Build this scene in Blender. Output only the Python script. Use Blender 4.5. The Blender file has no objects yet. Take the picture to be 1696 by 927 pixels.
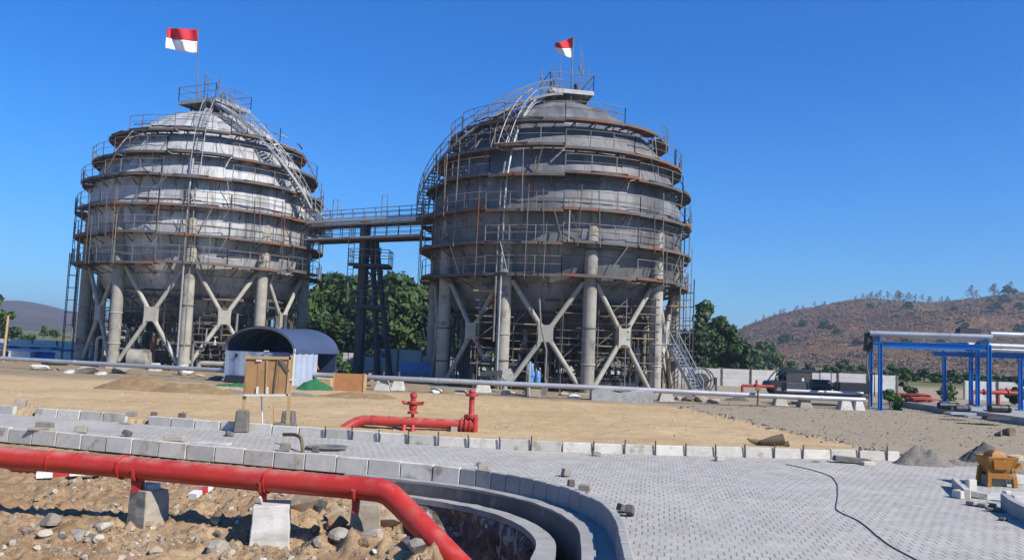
import bpy, bmesh, math, random
import numpy as np
from mathutils import Vector, Matrix, noise as mnoise
random.seed(7)
RNG = np.random.default_rng(11)
SC = bpy.context.scene
COL = SC.collection
R = math.radians
PI = math.pi

# ---------------------------------------------------------------- camera, sky, sun, exposure
FPX, CAMH, PITCH, ROLL = 1400.0, 2.65, 0.080, 0.040
cam_data = bpy.data.cameras.new('camera')
cam_data.sensor_width = 36.0
cam_data.sensor_fit = 'HORIZONTAL'
cam_data.lens = FPX / 1696 * 36.0
cam_data.clip_start = 0.1
cam_data.clip_end = 9000
cam = bpy.data.objects.new('camera', cam_data)
COL.objects.link(cam)
_f = Vector((0, math.cos(PITCH), math.sin(PITCH)))
_r0 = Vector((1, 0, 0))
_u0 = Vector((0, -math.sin(PITCH), math.cos(PITCH)))
_r = _r0 * math.cos(ROLL) + _u0 * math.sin(ROLL)
_u = -_r0 * math.sin(ROLL) + _u0 * math.cos(ROLL)
cam.matrix_world = Matrix(((_r.x, _u.x, -_f.x, 0), (_r.y, _u.y, -_f.y, 0), (_r.z, _u.z, -_f.z, CAMH), (0, 0, 0, 1)))
SC.camera = cam

SUN_AZ, SUN_EL = R(127), R(41)          # azimuth from +Y towards +X
sun_dir = Vector((math.sin(SUN_AZ) * math.cos(SUN_EL), math.cos(SUN_AZ) * math.cos(SUN_EL), math.sin(SUN_EL)))
world = bpy.data.worlds.new("World")
SC.world = world
world.use_nodes = True
wn = world.node_tree
bg = wn.nodes['Background']
sky = wn.nodes.new('ShaderNodeTexSky')
sky.sky_type = 'NISHITA'
sky.sun_disc = False
sky.sun_elevation = SUN_EL
sky.sun_rotation = SUN_AZ
sky.altitude = 300
sky.air_density = 1.0
sky.dust_density = 0.0
sky.ozone_density = 2.0
# the clear tropical sky is bluer towards the horizon than the model's: tint it by height
tc = wn.nodes.new('ShaderNodeTexCoord')
sep = wn.nodes.new('ShaderNodeSeparateXYZ')
wn.links.new(tc.outputs['Generated'], sep.inputs[0])
rmp = wn.nodes.new('ShaderNodeValToRGB')
el = rmp.color_ramp.elements
el[0].position, el[0].color = 0.0, (.32, .64, 1.04, 1)
el[1].position, el[1].color = 0.55, (.12, .72, 1.42, 1)
for pos_, c_ in ((.08, (.29, .67, 1.12, 1)), (.18, (.22, .70, 1.28, 1)), (.32, (.13, .67, 1.38, 1))):
    e_ = el.new(pos_)
    e_.color = c_
wn.links.new(sep.outputs[2], rmp.inputs[0])
mul = wn.nodes.new('ShaderNodeMix')
mul.data_type, mul.blend_type = 'RGBA', 'MULTIPLY'
mul.inputs[0].default_value = 1.0
wn.links.new(sky.outputs['Color'], mul.inputs[6])
wn.links.new(rmp.outputs[0], mul.inputs[7])
wn.links.new(mul.outputs[2], bg.inputs['Color'])
bg.inputs['Strength'].default_value = 0.093
sd = bpy.data.lights.new('sun', 'SUN')
sd.energy = 5.0
sd.angle = R(0.5)
sd.color = (1.0, 0.945, 0.86)
sun = bpy.data.objects.new('sun', sd)
COL.objects.link(sun)
sun.rotation_euler = sun_dir.to_track_quat('Z', 'Y').to_euler()
sun.location = (40, -30, 60)
SC.view_settings.view_transform = 'Standard'
SC.view_settings.look = 'None'
SC.view_settings.exposure = 0.42
SC.view_settings.gamma = 1.0
SC.view_settings.use_curve_mapping = False
SC.cycles.use_denoising = True
SC.cycles.max_bounces = 6
SC.cycles.diffuse_bounces = 3
SC.cycles.glossy_bounces = 3
SC.cycles.transparent_max_bounces = 6
SC.cycles.use_adaptive_sampling = True
SC.cycles.caustics_reflective = False
SC.cycles.caustics_refractive = False


def ray(px, py):
    u, v = px - 848, py - 463.5
    c, s = math.cos(-ROLL), math.sin(-ROLL)
    u, v = u * c - v * s, u * s + v * c
    a, b = 1.0, -v / FPX
    return Vector((u / FPX, a * math.cos(PITCH) - b * math.sin(PITCH), a * math.sin(PITCH) + b * math.cos(PITCH)))


def G(px, py, z=0.0):
    d = ray(px, py)
    t = (z - CAMH) / d.z
    return Vector((d.x * t, d.y * t, z))


def P(px, py, Y):
    d = ray(px, py)
    t = Y / d.y
    return Vector((d.x * t, Y, CAMH + d.z * t))


# ---------------------------------------------------------------- node material helpers
class NT:
    def __init__(self, name):
        self.m = bpy.data.materials.new(name)
        self.m.use_nodes = True
        self.t = self.m.node_tree
        self.b = self.t.nodes['Principled BSDF']

    def n(self, kind, **kw):
        nd = self.t.nodes.new('ShaderNode' + kind)
        for k, v in kw.items():
            setattr(nd, k, v)
        return nd

    def l(self, a, b):
        self.t.links.new(a, b)

    def val(self, sock, v):
        if isinstance(v, (int, float, tuple, list)):
            sock.default_value = v
        else:
            self.l(v, sock)

    def math(self, op, a, b=None, clamp=False):
        nd = self.n('Math', operation=op)
        nd.use_clamp = clamp
        self.val(nd.inputs[0], a)
        if b is not None:
            self.val(nd.inputs[1], b)
        return nd.outputs[0]

    def mix(self, fac, a, b, mode='MIX'):
        nd = self.n('Mix', data_type='RGBA', blend_type=mode)
        self.val(nd.inputs[0], fac)
        self.val(nd.inputs[6], tuple(a) + (1,) if isinstance(a, (tuple, list)) and len(a) == 3 else a)
        self.val(nd.inputs[7], tuple(b) + (1,) if isinstance(b, (tuple, list)) and len(b) == 3 else b)
        return nd.outputs[2]

    def pos(self, world=False):
        if world:
            return self.n('NewGeometry').outputs['Position']
        return self.n('TexCoord').outputs['Object']

    def noise(self, vec, scale, detail=4.0, rough=0.55):
        nd = self.n('TexNoise')
        nd.inputs['Scale'].default_value = scale
        nd.inputs['Detail'].default_value = detail
        nd.inputs['Roughness'].default_value = rough
        if vec is not None:
            self.l(vec, nd.inputs['Vector'])
        return nd.outputs['Fac']

    def ramp(self, fac, lo, hi, a=0.0, b=1.0):
        nd = self.n('MapRange')
        nd.interpolation_type = 'SMOOTHSTEP'
        self.val(nd.inputs['Value'], fac)
        nd.inputs['From Min'].default_value = lo
        nd.inputs['From Max'].default_value = hi
        nd.inputs['To Min'].default_value = a
        nd.inputs['To Max'].default_value = b
        return nd.outputs['Result']

    def bump(self, h, strength=0.3, dist=0.02):
        nd = self.n('Bump')
        nd.inputs['Strength'].default_value = strength
        nd.inputs['Distance'].default_value = dist
        self.l(h, nd.inputs['Height'])
        self.l(nd.outputs['Normal'], self.b.inputs['Normal'])

    def scale(self, vec, s):
        nd = self.n('Mapping')
        nd.inputs['Scale'].default_value = s
        self.l(vec, nd.inputs['Vector'])
        return nd.outputs['Vector']


def weathered(name, c1, c2, scale=2.0, rough=0.7, metal=0.0, stain=None, stain_lo=0.55, stain_hi=0.7, stain_scale=None,
              bump=0.25, bump_scale=None, bump_dist=0.01, rand=0.12, world_pos=True, spec=0.4, dust=0.0, dust_col=(.42, .33, .22)):
    k = NT(name)
    p = k.pos(world_pos)
    f = k.ramp(k.noise(p, scale, 6, 0.6), 0.3, 0.7)
    col = k.mix(f, c1, c2)
    fine = k.noise(p, scale * 9, 3, 0.6)
    col = k.mix(k.ramp(fine, 0.35, 0.75, 0, 0.35), col, tuple(x * 0.62 for x in c1))
    if stain:
        sf = k.ramp(k.noise(p, stain_scale or scale * 0.8, 5, 0.65), stain_lo, stain_hi)
        col = k.mix(sf, col, stain)
    if rand:
        rn = k.n('ObjectInfo').outputs['Random']
        g = k.ramp(rn, 0, 1, 1 - rand, 1 + rand)
        cc = k.n('CombineColor')
        for i in range(3):
            k.l(g, cc.inputs[i])
        col = k.mix(1.0, col, cc.outputs[0], 'MULTIPLY')
    if dust:
        sx = k.n('SeparateXYZ')
        k.l(k.n('NewGeometry').outputs['Normal'], sx.inputs[0])
        dn = k.ramp(k.noise(p, scale * 1.7, 5, .65), .38, .68)
        dm = k.math('MULTIPLY', k.math('MULTIPLY', k.ramp(sx.outputs[2], .45, .98), dn), dust)
        col = k.mix(dm, col, dust_col)
        k.l(k.math('ADD', k.math('MULTIPLY', dm, .5), rough, clamp=True), k.b.inputs['Roughness'])
    k.l(col, k.b.inputs['Base Color'])
    if not dust:
        k.b.inputs['Roughness'].default_value = rough
    k.b.inputs['Metallic'].default_value = metal
    k.b.inputs['Specular IOR Level'].default_value = spec
    if bump:
        k.bump(k.noise(p, bump_scale or scale * 6, 5, 0.6), bump, bump_dist)
    return k.m


M = {}
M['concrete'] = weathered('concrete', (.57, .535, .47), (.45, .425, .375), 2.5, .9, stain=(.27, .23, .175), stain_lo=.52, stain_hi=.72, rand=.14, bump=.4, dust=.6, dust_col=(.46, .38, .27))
M['concrete_old'] = weathered('concrete_old', (.38, .34, .27), (.30, .26, .20), 3, .95, stain=(.24, .17, .10), stain_lo=.5, stain_hi=.75, rand=.1, bump=.5)
M['concrete_pale'] = weathered('concrete_pale', (.56, .54, .49), (.42, .40, .36), 4, .95, stain=(.30, .26, .21), stain_lo=.55, stain_hi=.75, bump=.4)
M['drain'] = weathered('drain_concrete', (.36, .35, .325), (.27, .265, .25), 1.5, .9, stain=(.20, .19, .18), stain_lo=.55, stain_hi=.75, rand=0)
M['column'] = weathered('column_render', (.36, .335, .285), (.25, .235, .20), 1.0, .85, stain=(.11, .095, .08), stain_lo=.52, stain_hi=.70, rand=.1)
M['brace'] = weathered('brace_paint', (.42, .40, .34), (.31, .29, .245), 1.5, .75, stain=(.22, .15, .10), stain_lo=.62, stain_hi=.78, rand=.08)
M['rusty'] = weathered('rusty_steel', (.085, .08, .076), (.13, .115, .105), 1.0, .8, stain=(.19, .072, .03), stain_lo=.49, stain_hi=.64, stain_scale=.4, rand=.15)
M['rail'] = weathered('rail_steel', (.21, .20, .185), (.14, .13, .12), 1.0, .7, stain=(.16, .08, .045), stain_lo=.52, stain_hi=.68, stain_scale=.5, rand=.15, bump=0)
M['galv'] = weathered('galvanised', (.55, .55, .55), (.44, .44, .45), 1.5, .38, .45, rand=.06, bump=0)
M['galv_grate'] = weathered('grating', (.42, .42, .42), (.30, .30, .30), 2, .55, .3, rand=.06, bump=0)
M['pipe_silver'] = weathered('pipe_cladding', (.56, .56, .56), (.45, .45, .46), .8, .38, .5, stain=(.34, .31, .27), stain_lo=.55, stain_hi=.75, rand=0, bump=.08, dust=.4)
M['drain_shade'] = weathered('drain_face_shade', (.14, .135, .13), (.09, .088, .086), 2.5, .85, stain=(.24, .22, .20), stain_lo=.58, stain_hi=.75, rand=0)  # dark tone for painted shade on the drain wall face
M['red'] = weathered('red_paint', (.47, .034, .022), (.41, .026, .018), 1.2, .27, stain=(.36, .06, .04), stain_lo=.52, stain_hi=.75, stain_scale=2.2, rand=0, bump=.06, spec=.5, dust=.55, dust_col=(.48, .27, .21))
M['red_dusty'] = weathered('red_paint_dusty', (.42, .045, .035), (.36, .035, .028), 2, .42, stain=(.38, .18, .14), stain_lo=.6, stain_hi=.78, rand=.05, bump=.05, dust=.6, dust_col=(.46, .28, .20))
M['red_far'] = weathered('red_oxide', (.38, .05, .035), (.28, .04, .03), 2, .6, rand=.1, bump=0)
M['blue'] = weathered('blue_paint', (.012, .20, .56), (.010, .155, .46), 1, .45, stain=(.06, .14, .28), stain_lo=.58, stain_hi=.75, rand=.06, bump=0)
M['blue_pale'] = weathered('blue_pale', (.10, .26, .52), (.08, .2, .42), 1, .5, rand=.06, bump=0)
M['wood'] = weathered('plywood', (.40, .22, .09), (.32, .17, .07), 3, .8, stain=(.22, .11, .05), stain_lo=.55, stain_hi=.8, rand=.06)
M['wood_raw'] = weathered('raw_timber', (.48, .34, .18), (.38, .25, .12), 4, .85, rand=.08)
M['ply_orange'] = weathered('crate_ply', (.44, .20, .075), (.36, .16, .06), 3, .8, rand=.05)
M['white'] = weathered('white_paint', (.72, .71, .68), (.62, .61, .58), 2, .6, rand=.05, bump=.05)
M['black'] = weathered('black_paint', (.018, .019, .022), (.028, .028, .03), 2, .5, rand=.1, bump=.05)
M['dark'] = weathered('dark_steel', (.045, .047, .052), (.07, .07, .072), 1.5, .65, stain=(.10, .06, .04), stain_lo=.6, stain_hi=.75, rand=.15, bump=0)
M['rubber'] = weathered('rubber', (.02, .02, .02), (.03, .03, .03), 2, .85, rand=0, bump=0)
M['fence'] = weathered('fence_panel', (.62, .61, .585), (.52, .51, .49), .8, .8, stain=(.42, .39, .35), stain_lo=.58, stain_hi=.75, rand=.08, bump=.1)
M['fabric'] = weathered('awning_fabric', (.055, .085, .165), (.045, .07, .14), .8, .55, rand=0, bump=.15, bump_scale=3)
M['fabric_pale'] = weathered('wall_fabric', (.36, .42, .52), (.29, .345, .44), .8, .7, stain=(.3, .33, .4), stain_lo=.6, stain_hi=.8, rand=0, bump=.3, bump_scale=2, bump_dist=.05)
M['net'] = weathered('green_net', (.015, .16, .06), (.02, .10, .04), 6, .9, rand=0)
M['yellow'] = weathered('yellow_paint', (.36, .145, .012), (.25, .095, .010), 3, .6, stain=(.30, .22, .13), stain_lo=.52, stain_hi=.70, rand=0, stain_scale=5, dust=.6)
M['rock_grey'] = weathered('rock_grey', (.31, .275, .225), (.21, .185, .15), 5, .95, rand=.22, bump=.5)
M['rock_dark'] = weathered('rock_dark', (.10, .095, .088), (.16, .145, .125), 5, .95, rand=.2, bump=.5)
M['rock_tan'] = weathered('rock_tan', (.40, .33, .24), (.30, .235, .16), 4, .95, rand=.2, bump=.5)
M['rock_white'] = weathered('rock_white', (.54, .48, .39), (.40, .35, .27), 4, .95, rand=.12, bump=.4)
M['gravel_grey'] = weathered('gravel_grey', (.24, .215, .18), (.15, .135, .115), 14, .98, rand=0, bump=.9, bump_scale=30, bump_dist=.03)
M['gravel_dark'] = weathered('gravel_dark', (.12, .115, .11), (.08, .077, .073), 14, .98, rand=0, bump=.9, bump_scale=30, bump_dist=.03)
M['mound'] = weathered('loose_soil', (.30, .20, .105), (.22, .145, .075), 3, .98, rand=0, bump=.9, bump_scale=12, bump_dist=.06)
M['bark'] = weathered('bark', (.10, .08, .06), (.16, .13, .10), 4, .95, rand=.15)
M['cable'] = weathered('cable', (.12, .12, .125), (.17, .17, .17), 3, .6, rand=0, bump=0)
M['flag_red'] = weathered('flag_red', (.52, .018, .028), (.46, .015, .024), 1, .75, rand=0, bump=0)
M['flag_white'] = weathered('flag_white', (.80, .80, .80), (.74, .74, .75), 1, .75, rand=0, bump=0)
M['stump'] = weathered('weathered_wood', (.12, .10, .06), (.20, .15, .085), 4, .95, rand=0, bump=.7)
M['orange'] = weathered('orange_plastic', (.55, .15, .03), (.45, .12, .03), 3, .6, rand=0, bump=0)


def leaf_mat(name, a, b, c):
    k = NT(name)
    p = k.pos(True)
    rnd = k.n('ObjectInfo').outputs['Random']
    f = k.ramp(k.noise(p, .9, 3), .3, .7)
    col = k.mix(f, a, b)
    col = k.mix(k.ramp(k.noise(p, 5, 2), .5, .75), col, c)
    g = k.ramp(rnd, 0, 1, .8, 1.2)
    cc = k.n('CombineColor')
    for i in range(3):
        k.l(g, cc.inputs[i])
    col = k.mix(1.0, col, cc.outputs[0], 'MULTIPLY')
    k.l(col, k.b.inputs['Base Color'])
    k.b.inputs['Roughness'].default_value = .65
    k.b.inputs['Specular IOR Level'].default_value = .25
    return k.m


M['leaf'] = leaf_mat('leaf_green', (.036, .072, .016), (.055, .098, .023), (.088, .128, .034))
M['leaf_dark'] = leaf_mat('leaf_dark', (.022, .048, .016), (.035, .068, .02), (.06, .095, .03))
M['leaf_dry'] = leaf_mat('leaf_dry', (.11, .085, .065), (.14, .105, .078), (.09, .085, .055))
M['leaf_hedge'] = leaf_mat('leaf_hedge', (.05, .11, .02), (.07, .14, .03), (.10, .17, .045))


def shell_mat(name, up1, up2, low1, low2, zc, seam_n, band_h, cap=(-5.6, -4.2)):
    """galvanised cladding sheets: one tone per sheet, dark seams, dirt"""
    k = NT(name)
    p = k.pos(False)
    sx = k.n('SeparateXYZ')
    k.l(p, sx.inputs[0])
    az = k.math('MULTIPLY', k.math('ARCTAN2', sx.outputs[0], sx.outputs[1]), seam_n / (2 * PI))
    band = k.math('DIVIDE', sx.outputs[2], band_h)
    bi = k.math('FLOOR', band)
    az2 = k.math('ADD', az, k.math('MULTIPLY', bi, .37))
    ai = k.math('FLOOR', az2)
    cv = k.n('CombineXYZ')
    k.l(ai, cv.inputs[0])
    k.l(bi, cv.inputs[1])
    wn_ = k.n('TexWhiteNoise', noise_dimensions='3D')
    k.l(cv.outputs[0], wn_.inputs['Vector'])
    rnd = wn_.outputs['Value']
    fa = k.math('ABSOLUTE', k.math('SUBTRACT', k.math('FRACT', az2), .5))
    seam = k.ramp(fa, .478, .495)
    fb = k.math('ABSOLUTE', k.math('SUBTRACT', k.math('FRACT', band), .5))
    seamb = k.ramp(fb, .475, .495)
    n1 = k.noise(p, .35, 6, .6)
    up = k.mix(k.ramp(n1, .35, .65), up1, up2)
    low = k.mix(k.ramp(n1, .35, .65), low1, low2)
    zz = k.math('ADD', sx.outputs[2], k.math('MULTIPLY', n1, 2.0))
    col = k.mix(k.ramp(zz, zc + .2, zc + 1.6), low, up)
    col = k.mix(k.ramp(zz, *cap), (.022, .021, .020), col)  # shade on the tank's underside, painted near-black into the lower shell
    tone = k.ramp(rnd, 0, 1, .78, 1.15)
    cc = k.n('CombineColor')
    for i in range(3):
        k.l(tone, cc.inputs[i])
    col = k.mix(1.0, col, cc.outputs[0], 'MULTIPLY')
    streak = k.noise(k.scale(p, (1.6, 1.6, .12)), 1.5, 5, .65)
    col = k.mix(k.ramp(streak, .48, .72, 0, .7), col, (.12, .085, .055))
    blot = k.noise(p, .9, 5, .65)
    col = k.mix(k.ramp(blot, .58, .8, 0, .35), col, (.07, .065, .06))
    dk = k.math('MAXIMUM', seam, seamb)
    col = k.mix(k.math('MULTIPLY', dk, .7), col, (.05, .048, .045))
    k.l(col, k.b.inputs['Base Color'])
    k.b.inputs['Metallic'].default_value = .08
    k.l(k.ramp(rnd, 0, 1, .52, .72), k.b.inputs['Roughness'])
    h = k.math('SUBTRACT', k.math('MULTIPLY', k.noise(p, 1.2, 3), .8), dk)
    k.bump(h, .35, .05)
    return k.m


# ---------------------------------------------------------------- mesh builder
class MB:
    def __init__(self):
        self.v = []
        self.f = []
        self.mi = []
        self.cur = 0

    def add(self, vs, fs):
        o = len(self.v)
        self.v += [tuple(x) for x in vs]
        self.f += [tuple(i + o for i in f) for f in fs]
        self.mi += [self.cur] * len(fs)

    def box(self, c, s, rz=0.0, taper=1.0, rot=None):
        hx, hy, hz = s[0] / 2, s[1] / 2, s[2] / 2
        m = Matrix.Rotation(rz, 3, 'Z') if rot is None else rot
        vs = []
        for z, t in ((-hz, 1), (hz, taper)):
            for x, y in ((-hx, -hy), (hx, -hy), (hx, hy), (-hx, hy)):
                vs.append(Vector(c) + m @ Vector((x * t, y * t, z)))
        self.add(vs, [(0, 3, 2, 1), (4, 5, 6, 7), (0, 1, 5, 4), (1, 2, 6, 5), (2, 3, 7, 6), (3, 0, 4, 7)])

    def bar(self, a, b, w, h=None, up=(0, 0, 1)):
        a, b = Vector(a), Vector(b)
        h = h or w
        d = (b - a).normalized()
        u = Vector(up)
        if abs(d.dot(u)) > .98:
            u = Vector((0, 1, 0))
        s = d.cross(u).normalized()
        u = s.cross(d)
        vs = []
        for p in (a, b):
            for x, y in ((-1, -1), (1, -1), (1, 1), (-1, 1)):
                vs.append(p + s * (x * w / 2) + u * (y * h / 2))
        self.add(vs, [(0, 1, 2, 3), (7, 6, 5, 4), (0, 4, 5, 1), (1, 5, 6, 2), (2, 6, 7, 3), (3, 7, 4, 0)])

    def tube(self, pts, r, n=6, closed=False, cap=True, radii=None):
        pts = [Vector(p) for p in pts]
        k = len(pts)
        o = len(self.v)
        prev = None
        for i, p in enumerate(pts):
            if closed:
                d = pts[(i + 1) % k] - pts[i - 1]
            else:
                d = pts[min(i + 1, k - 1)] - pts[max(i - 1, 0)]
            d.normalize()
            if prev is None:
                u = Vector((0, 0, 1)) if abs(d.z) < .95 else Vector((1, 0, 0))
                s = d.cross(u).normalized()
            else:
                s = (prev - d * prev.dot(d)).normalized()
            prev = s
            t = d.cross(s)
            rr = radii[i] if radii else r
            for j in range(n):
                a = 2 * PI * j / n
                self.v.append(tuple(p + s * (math.cos(a) * rr) + t * (math.sin(a) * rr)))
        m = k if closed else k - 1
        for i in range(m):
            for j in range(n):
                a = o + i * n + j
                b = o + i * n + (j + 1) % n
                c = o + ((i + 1) % k) * n + (j + 1) % n
                d_ = o + ((i + 1) % k) * n + j
                self.f.append((a, d_, c, b))
                self.mi.append(self.cur)
        if cap and not closed:
            self.f.append(tuple(o + j for j in range(n)))
            self.f.append(tuple(o + (k - 1) * n + j for j in reversed(range(n))))
            self.mi += [self.cur] * 2

    def lathe(self, prof, c=(0, 0, 0), n=24, cap=True):
        o = len(self.v)
        for r, z in prof:
            for j in range(n):
                a = 2 * PI * j / n
                self.v.append((c[0] + r * math.cos(a), c[1] + r * math.sin(a), c[2] + z))
        for i in range(len(prof) - 1):
            for j in range(n):
                self.f.append((o + i * n + j, o + i * n + (j + 1) % n, o + (i + 1) * n + (j + 1) % n, o + (i + 1) * n + j))
                self.mi.append(self.cur)
        if cap:
            self.f.append(tuple(o + j for j in reversed(range(n))))
            self.f.append(tuple(o + (len(prof) - 1) * n + j for j in range(n)))
            self.mi += [self.cur] * 2

    def strip(self, sections, closed=False, caps=True):
        """sections: list of equal-length closed rings of points, skinned"""
        o = len(self.v)
        n = len(sections[0])
        for s in sections:
            self.v += [tuple(p) for p in s]
        k = len(sections)
        m = k if closed else k - 1
        for i in range(m):
            for j in range(n):
                i2 = (i + 1) % k
                self.f.append((o + i * n + j, o + i * n + (j + 1) % n, o + i2 * n + (j + 1) % n, o + i2 * n + j))
                self.mi.append(self.cur)
        if caps and not closed:
            self.f.append(tuple(o + j for j in reversed(range(n))))
            self.f.append(tuple(o + (k - 1) * n + j for j in range(n)))
            self.mi += [self.cur] * 2

    def build(self, name, mats, parent=None, smooth=False, loc=None, bevel=0.0, recalc=True):
        """vertices are in world space; loc (or the parent's world place) is subtracted so the origin is at the thing"""
        me = bpy.data.meshes.new(name)
        off = Vector((0, 0, 0))
        if parent is not None:
            q = parent
            while q is not None:
                off += q.location
                q = q.parent
        elif loc is not None:
            off = Vector(loc)
        me.from_pydata([tuple(Vector(p) - off) for p in self.v], [], self.f)
        if not isinstance(mats, (list, tuple)):
            mats = [mats]
        for m in mats:
            me.materials.append(m)
        if len(mats) > 1:
            me.polygons.foreach_set('material_index', self.mi)
        if recalc or bevel:
            bm = bmesh.new()
            bm.from_mesh(me)
            if recalc:
                bmesh.ops.recalc_face_normals(bm, faces=bm.faces)
            if bevel:
                bmesh.ops.bevel(bm, geom=[e for e in bm.edges], offset=bevel, segments=1, profile=.5, affect='EDGES')
            bm.to_mesh(me)
            bm.free()
        if smooth:
            me.shade_smooth()
            try:
                me.set_sharp_from_angle(angle=R(40))
            except Exception:
                pass
        me.update()
        o = bpy.data.objects.new(name, me)
        COL.objects.link(o)
        if parent is not None:
            o.parent = parent
        elif loc is not None:
            o.location = loc
        return o


def tag(o, label=None, cat=None, group=None, kind=None):
    if label:
        o['label'] = label
    if cat:
        o['category'] = cat
    if group:
        o['group'] = group
    if kind:
        o['kind'] = kind
    return o


def thing(name, label, cat, loc, group=None, rz=0.0):
    o = bpy.data.objects.new(name, None)
    o.empty_display_size = .3
    COL.objects.link(o)
    o.location = loc
    o.rotation_euler = (0, 0, rz)
    return tag(o, label, cat, group)


def kids(o):
    return [c for c in bpy.data.objects if c.parent is o]


def copy_tree(o, parent=None):
    c = o.copy()
    COL.objects.link(c)
    if parent is not None:
        c.parent = parent
    for ch in kids(o):
        copy_tree(ch, c)
    return c


def fbm(x, y, s, oct_=4, seed=0):
    """vectorised value noise"""
    out = np.zeros_like(x, dtype=float)
    amp, tot = 1.0, 0.0
    for o in range(oct_):
        xs, ys = x * s + seed * 17.3 + o * 5.1, y * s + seed * 9.7 + o * 3.3
        xi, yi = np.floor(xs).astype(np.int64), np.floor(ys).astype(np.int64)
        fx, fy = xs - xi, ys - yi
        fx, fy = fx * fx * (3 - 2 * fx), fy * fy * (3 - 2 * fy)

        def hsh(a, b):
            h = (a * 374761393 + b * 668265263 + (o + seed * 31) * 1274126177) & 0xFFFFFFFF
            h = ((h ^ (h >> 13)) * 1274126177) & 0xFFFFFFFF
            return ((h ^ (h >> 16)) & 0xFFFF) / 65535.0
        v = (hsh(xi, yi) * (1 - fx) + hsh(xi + 1, yi) * fx) * (1 - fy) + (hsh(xi, yi + 1) * (1 - fx) + hsh(xi + 1, yi + 1) * fx) * fy
        out += (v - .5) * 2 * amp
        tot += amp
        amp *= .5
        s *= 2.1
    return out / tot


def grid_mesh(name, X, Y, Z, mat, attrs=None, smooth=True):
    ny, nx = X.shape
    v = np.stack([X, Y, Z], -1).reshape(-1, 3)
    idx = np.arange(ny * nx).reshape(ny, nx)
    q = np.stack([idx[:-1, :-1], idx[:-1, 1:], idx[1:, 1:], idx[1:, :-1]], -1).reshape(-1, 4)
    me = bpy.data.meshes.new(name)
    me.vertices.add(len(v))
    me.vertices.foreach_set('co', v.ravel())
    me.loops.add(q.size)
    me.loops.foreach_set('vertex_index', q.ravel().astype(np.int32))
    me.polygons.add(len(q))
    me.polygons.foreach_set('loop_start', np.arange(0, q.size, 4, dtype=np.int32))
    me.polygons.foreach_set('loop_total', np.full(len(q), 4, dtype=np.int32))
    me.update(calc_edges=True)
    if attrs:
        for an, av in attrs.items():
            at = me.attributes.new(an, 'FLOAT', 'POINT')
            at.data.foreach_set('value', av.ravel().astype(np.float32))
    me.materials.append(mat)
    if smooth:
        me.shade_smooth()
    o = bpy.data.objects.new(name, me)
    COL.objects.link(o)
    return o


def resample(pts, step):
    pts = [np.array(p, float) for p in pts]
    d = [0]
    for a, b in zip(pts, pts[1:]):
        d.append(d[-1] + np.linalg.norm(b - a))
    n = max(2, int(round(d[-1] / step)) + 1)
    t = np.linspace(0, d[-1], n)
    A = np.array(pts)
    return np.stack([np.interp(t, d, A[:, i]) for i in range(A.shape[1])], -1)


def smooth_path(p, it=3):
    p = p.copy()
    for _ in range(it):
        p[1:-1] = .25 * p[:-2] + .5 * p[1:-1] + .25 * p[2:]
    return p


def seg_dist(X, Y, path):
    """distance to a polyline and signed side (positive = left of travel)"""
    best = np.full(X.shape, 1e9)
    side = np.zeros(X.shape)
    for a, b in zip(path[:-1], path[1:]):
        dx, dy = b - a
        L2 = dx * dx + dy * dy
        t = np.clip(((X - a[0]) * dx + (Y - a[1]) * dy) / L2, 0, 1)
        ex, ey = X - (a[0] + t * dx), Y - (a[1] + t * dy)
        d = np.hypot(ex, ey)
        cr = dx * (Y - a[1]) - dy * (X - a[0])
        m = d < best
        best = np.where(m, d, best)
        side = np.where(m, np.sign(cr), side)
    return best, side


# ---------------------------------------------------------------- plan of the paved road
KP = [(-40, 31.0), (-24, 26.0), (-13.26, 22.45), (-10.4, 21.5), (-8.53, 20.87), (-6.53, 20.25), (-3.71, 19.45), (-1.88, 18.84), (-.64, 18.3),
      (.26, 17.57), (.89, 16.85), (1.35, 16.0), (1.68, 14.95), (1.76, 14.2), (1.74, 13.4), (1.54, 10.98), (1.25, 7.0), (.9, 2.0)]
KPATH = smooth_path(resample(KP, .25), 6)                 # near kerb, inner face, from left to the bottom of the picture
FKP = [(-60, 43.0), (-28, 31.4), (-15.5, 26.4), (-11.4, 25.3), (-8.95, 24.45), (-5.5, 23.6), (-3.0, 22.8), (-.75, 22.4), (1.2, 22.35), (3.54, 22.45),
       (5.3, 22.6), (7.5, 22.95), (10.83, 23.45)]
FPATH = smooth_path(resample(FKP, .25), 6)                # far kerb, face towards the road


def offset(path, o):
    """move a polyline to its right-hand side (towards the lot) by o (scalar or array)"""
    t = np.gradient(path, axis=0)
    t /= np.linalg.norm(t, axis=1)[:, None]
    nrm = np.stack([t[:, 1], -t[:, 0]], -1)
    return path + nrm * np.reshape(o, (-1, 1))


# arclength of KPATH
_kd = np.concatenate([[0], np.cumsum(np.linalg.norm(np.diff(KPATH, axis=0), axis=1))])
def k_at_x(x):
    i = np.argmin(np.abs(KPATH[:, 0] - x) + (KPATH[:, 1] < 16) * 100)
    return _kd[i]
S0 = k_at_x(-3.6)                                         # the drain walls begin here
S1 = k_at_x(-.3)
_i1 = np.argmin(np.hypot(KPATH[:, 0] - 1.74, KPATH[:, 1] - 13.4))
S2 = _kd[_i1]
def ramp_off(a, b, c):
    return np.interp(_kd, [S0, S1, S2], [a, b, c])
O_W2O = ramp_off(.012, .03, .28)
O_W2I = ramp_off(.17, .26, .50)
O_W3O = ramp_off(.20, .34, .92)
O_W3I = ramp_off(.34, .62, 1.27)

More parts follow.
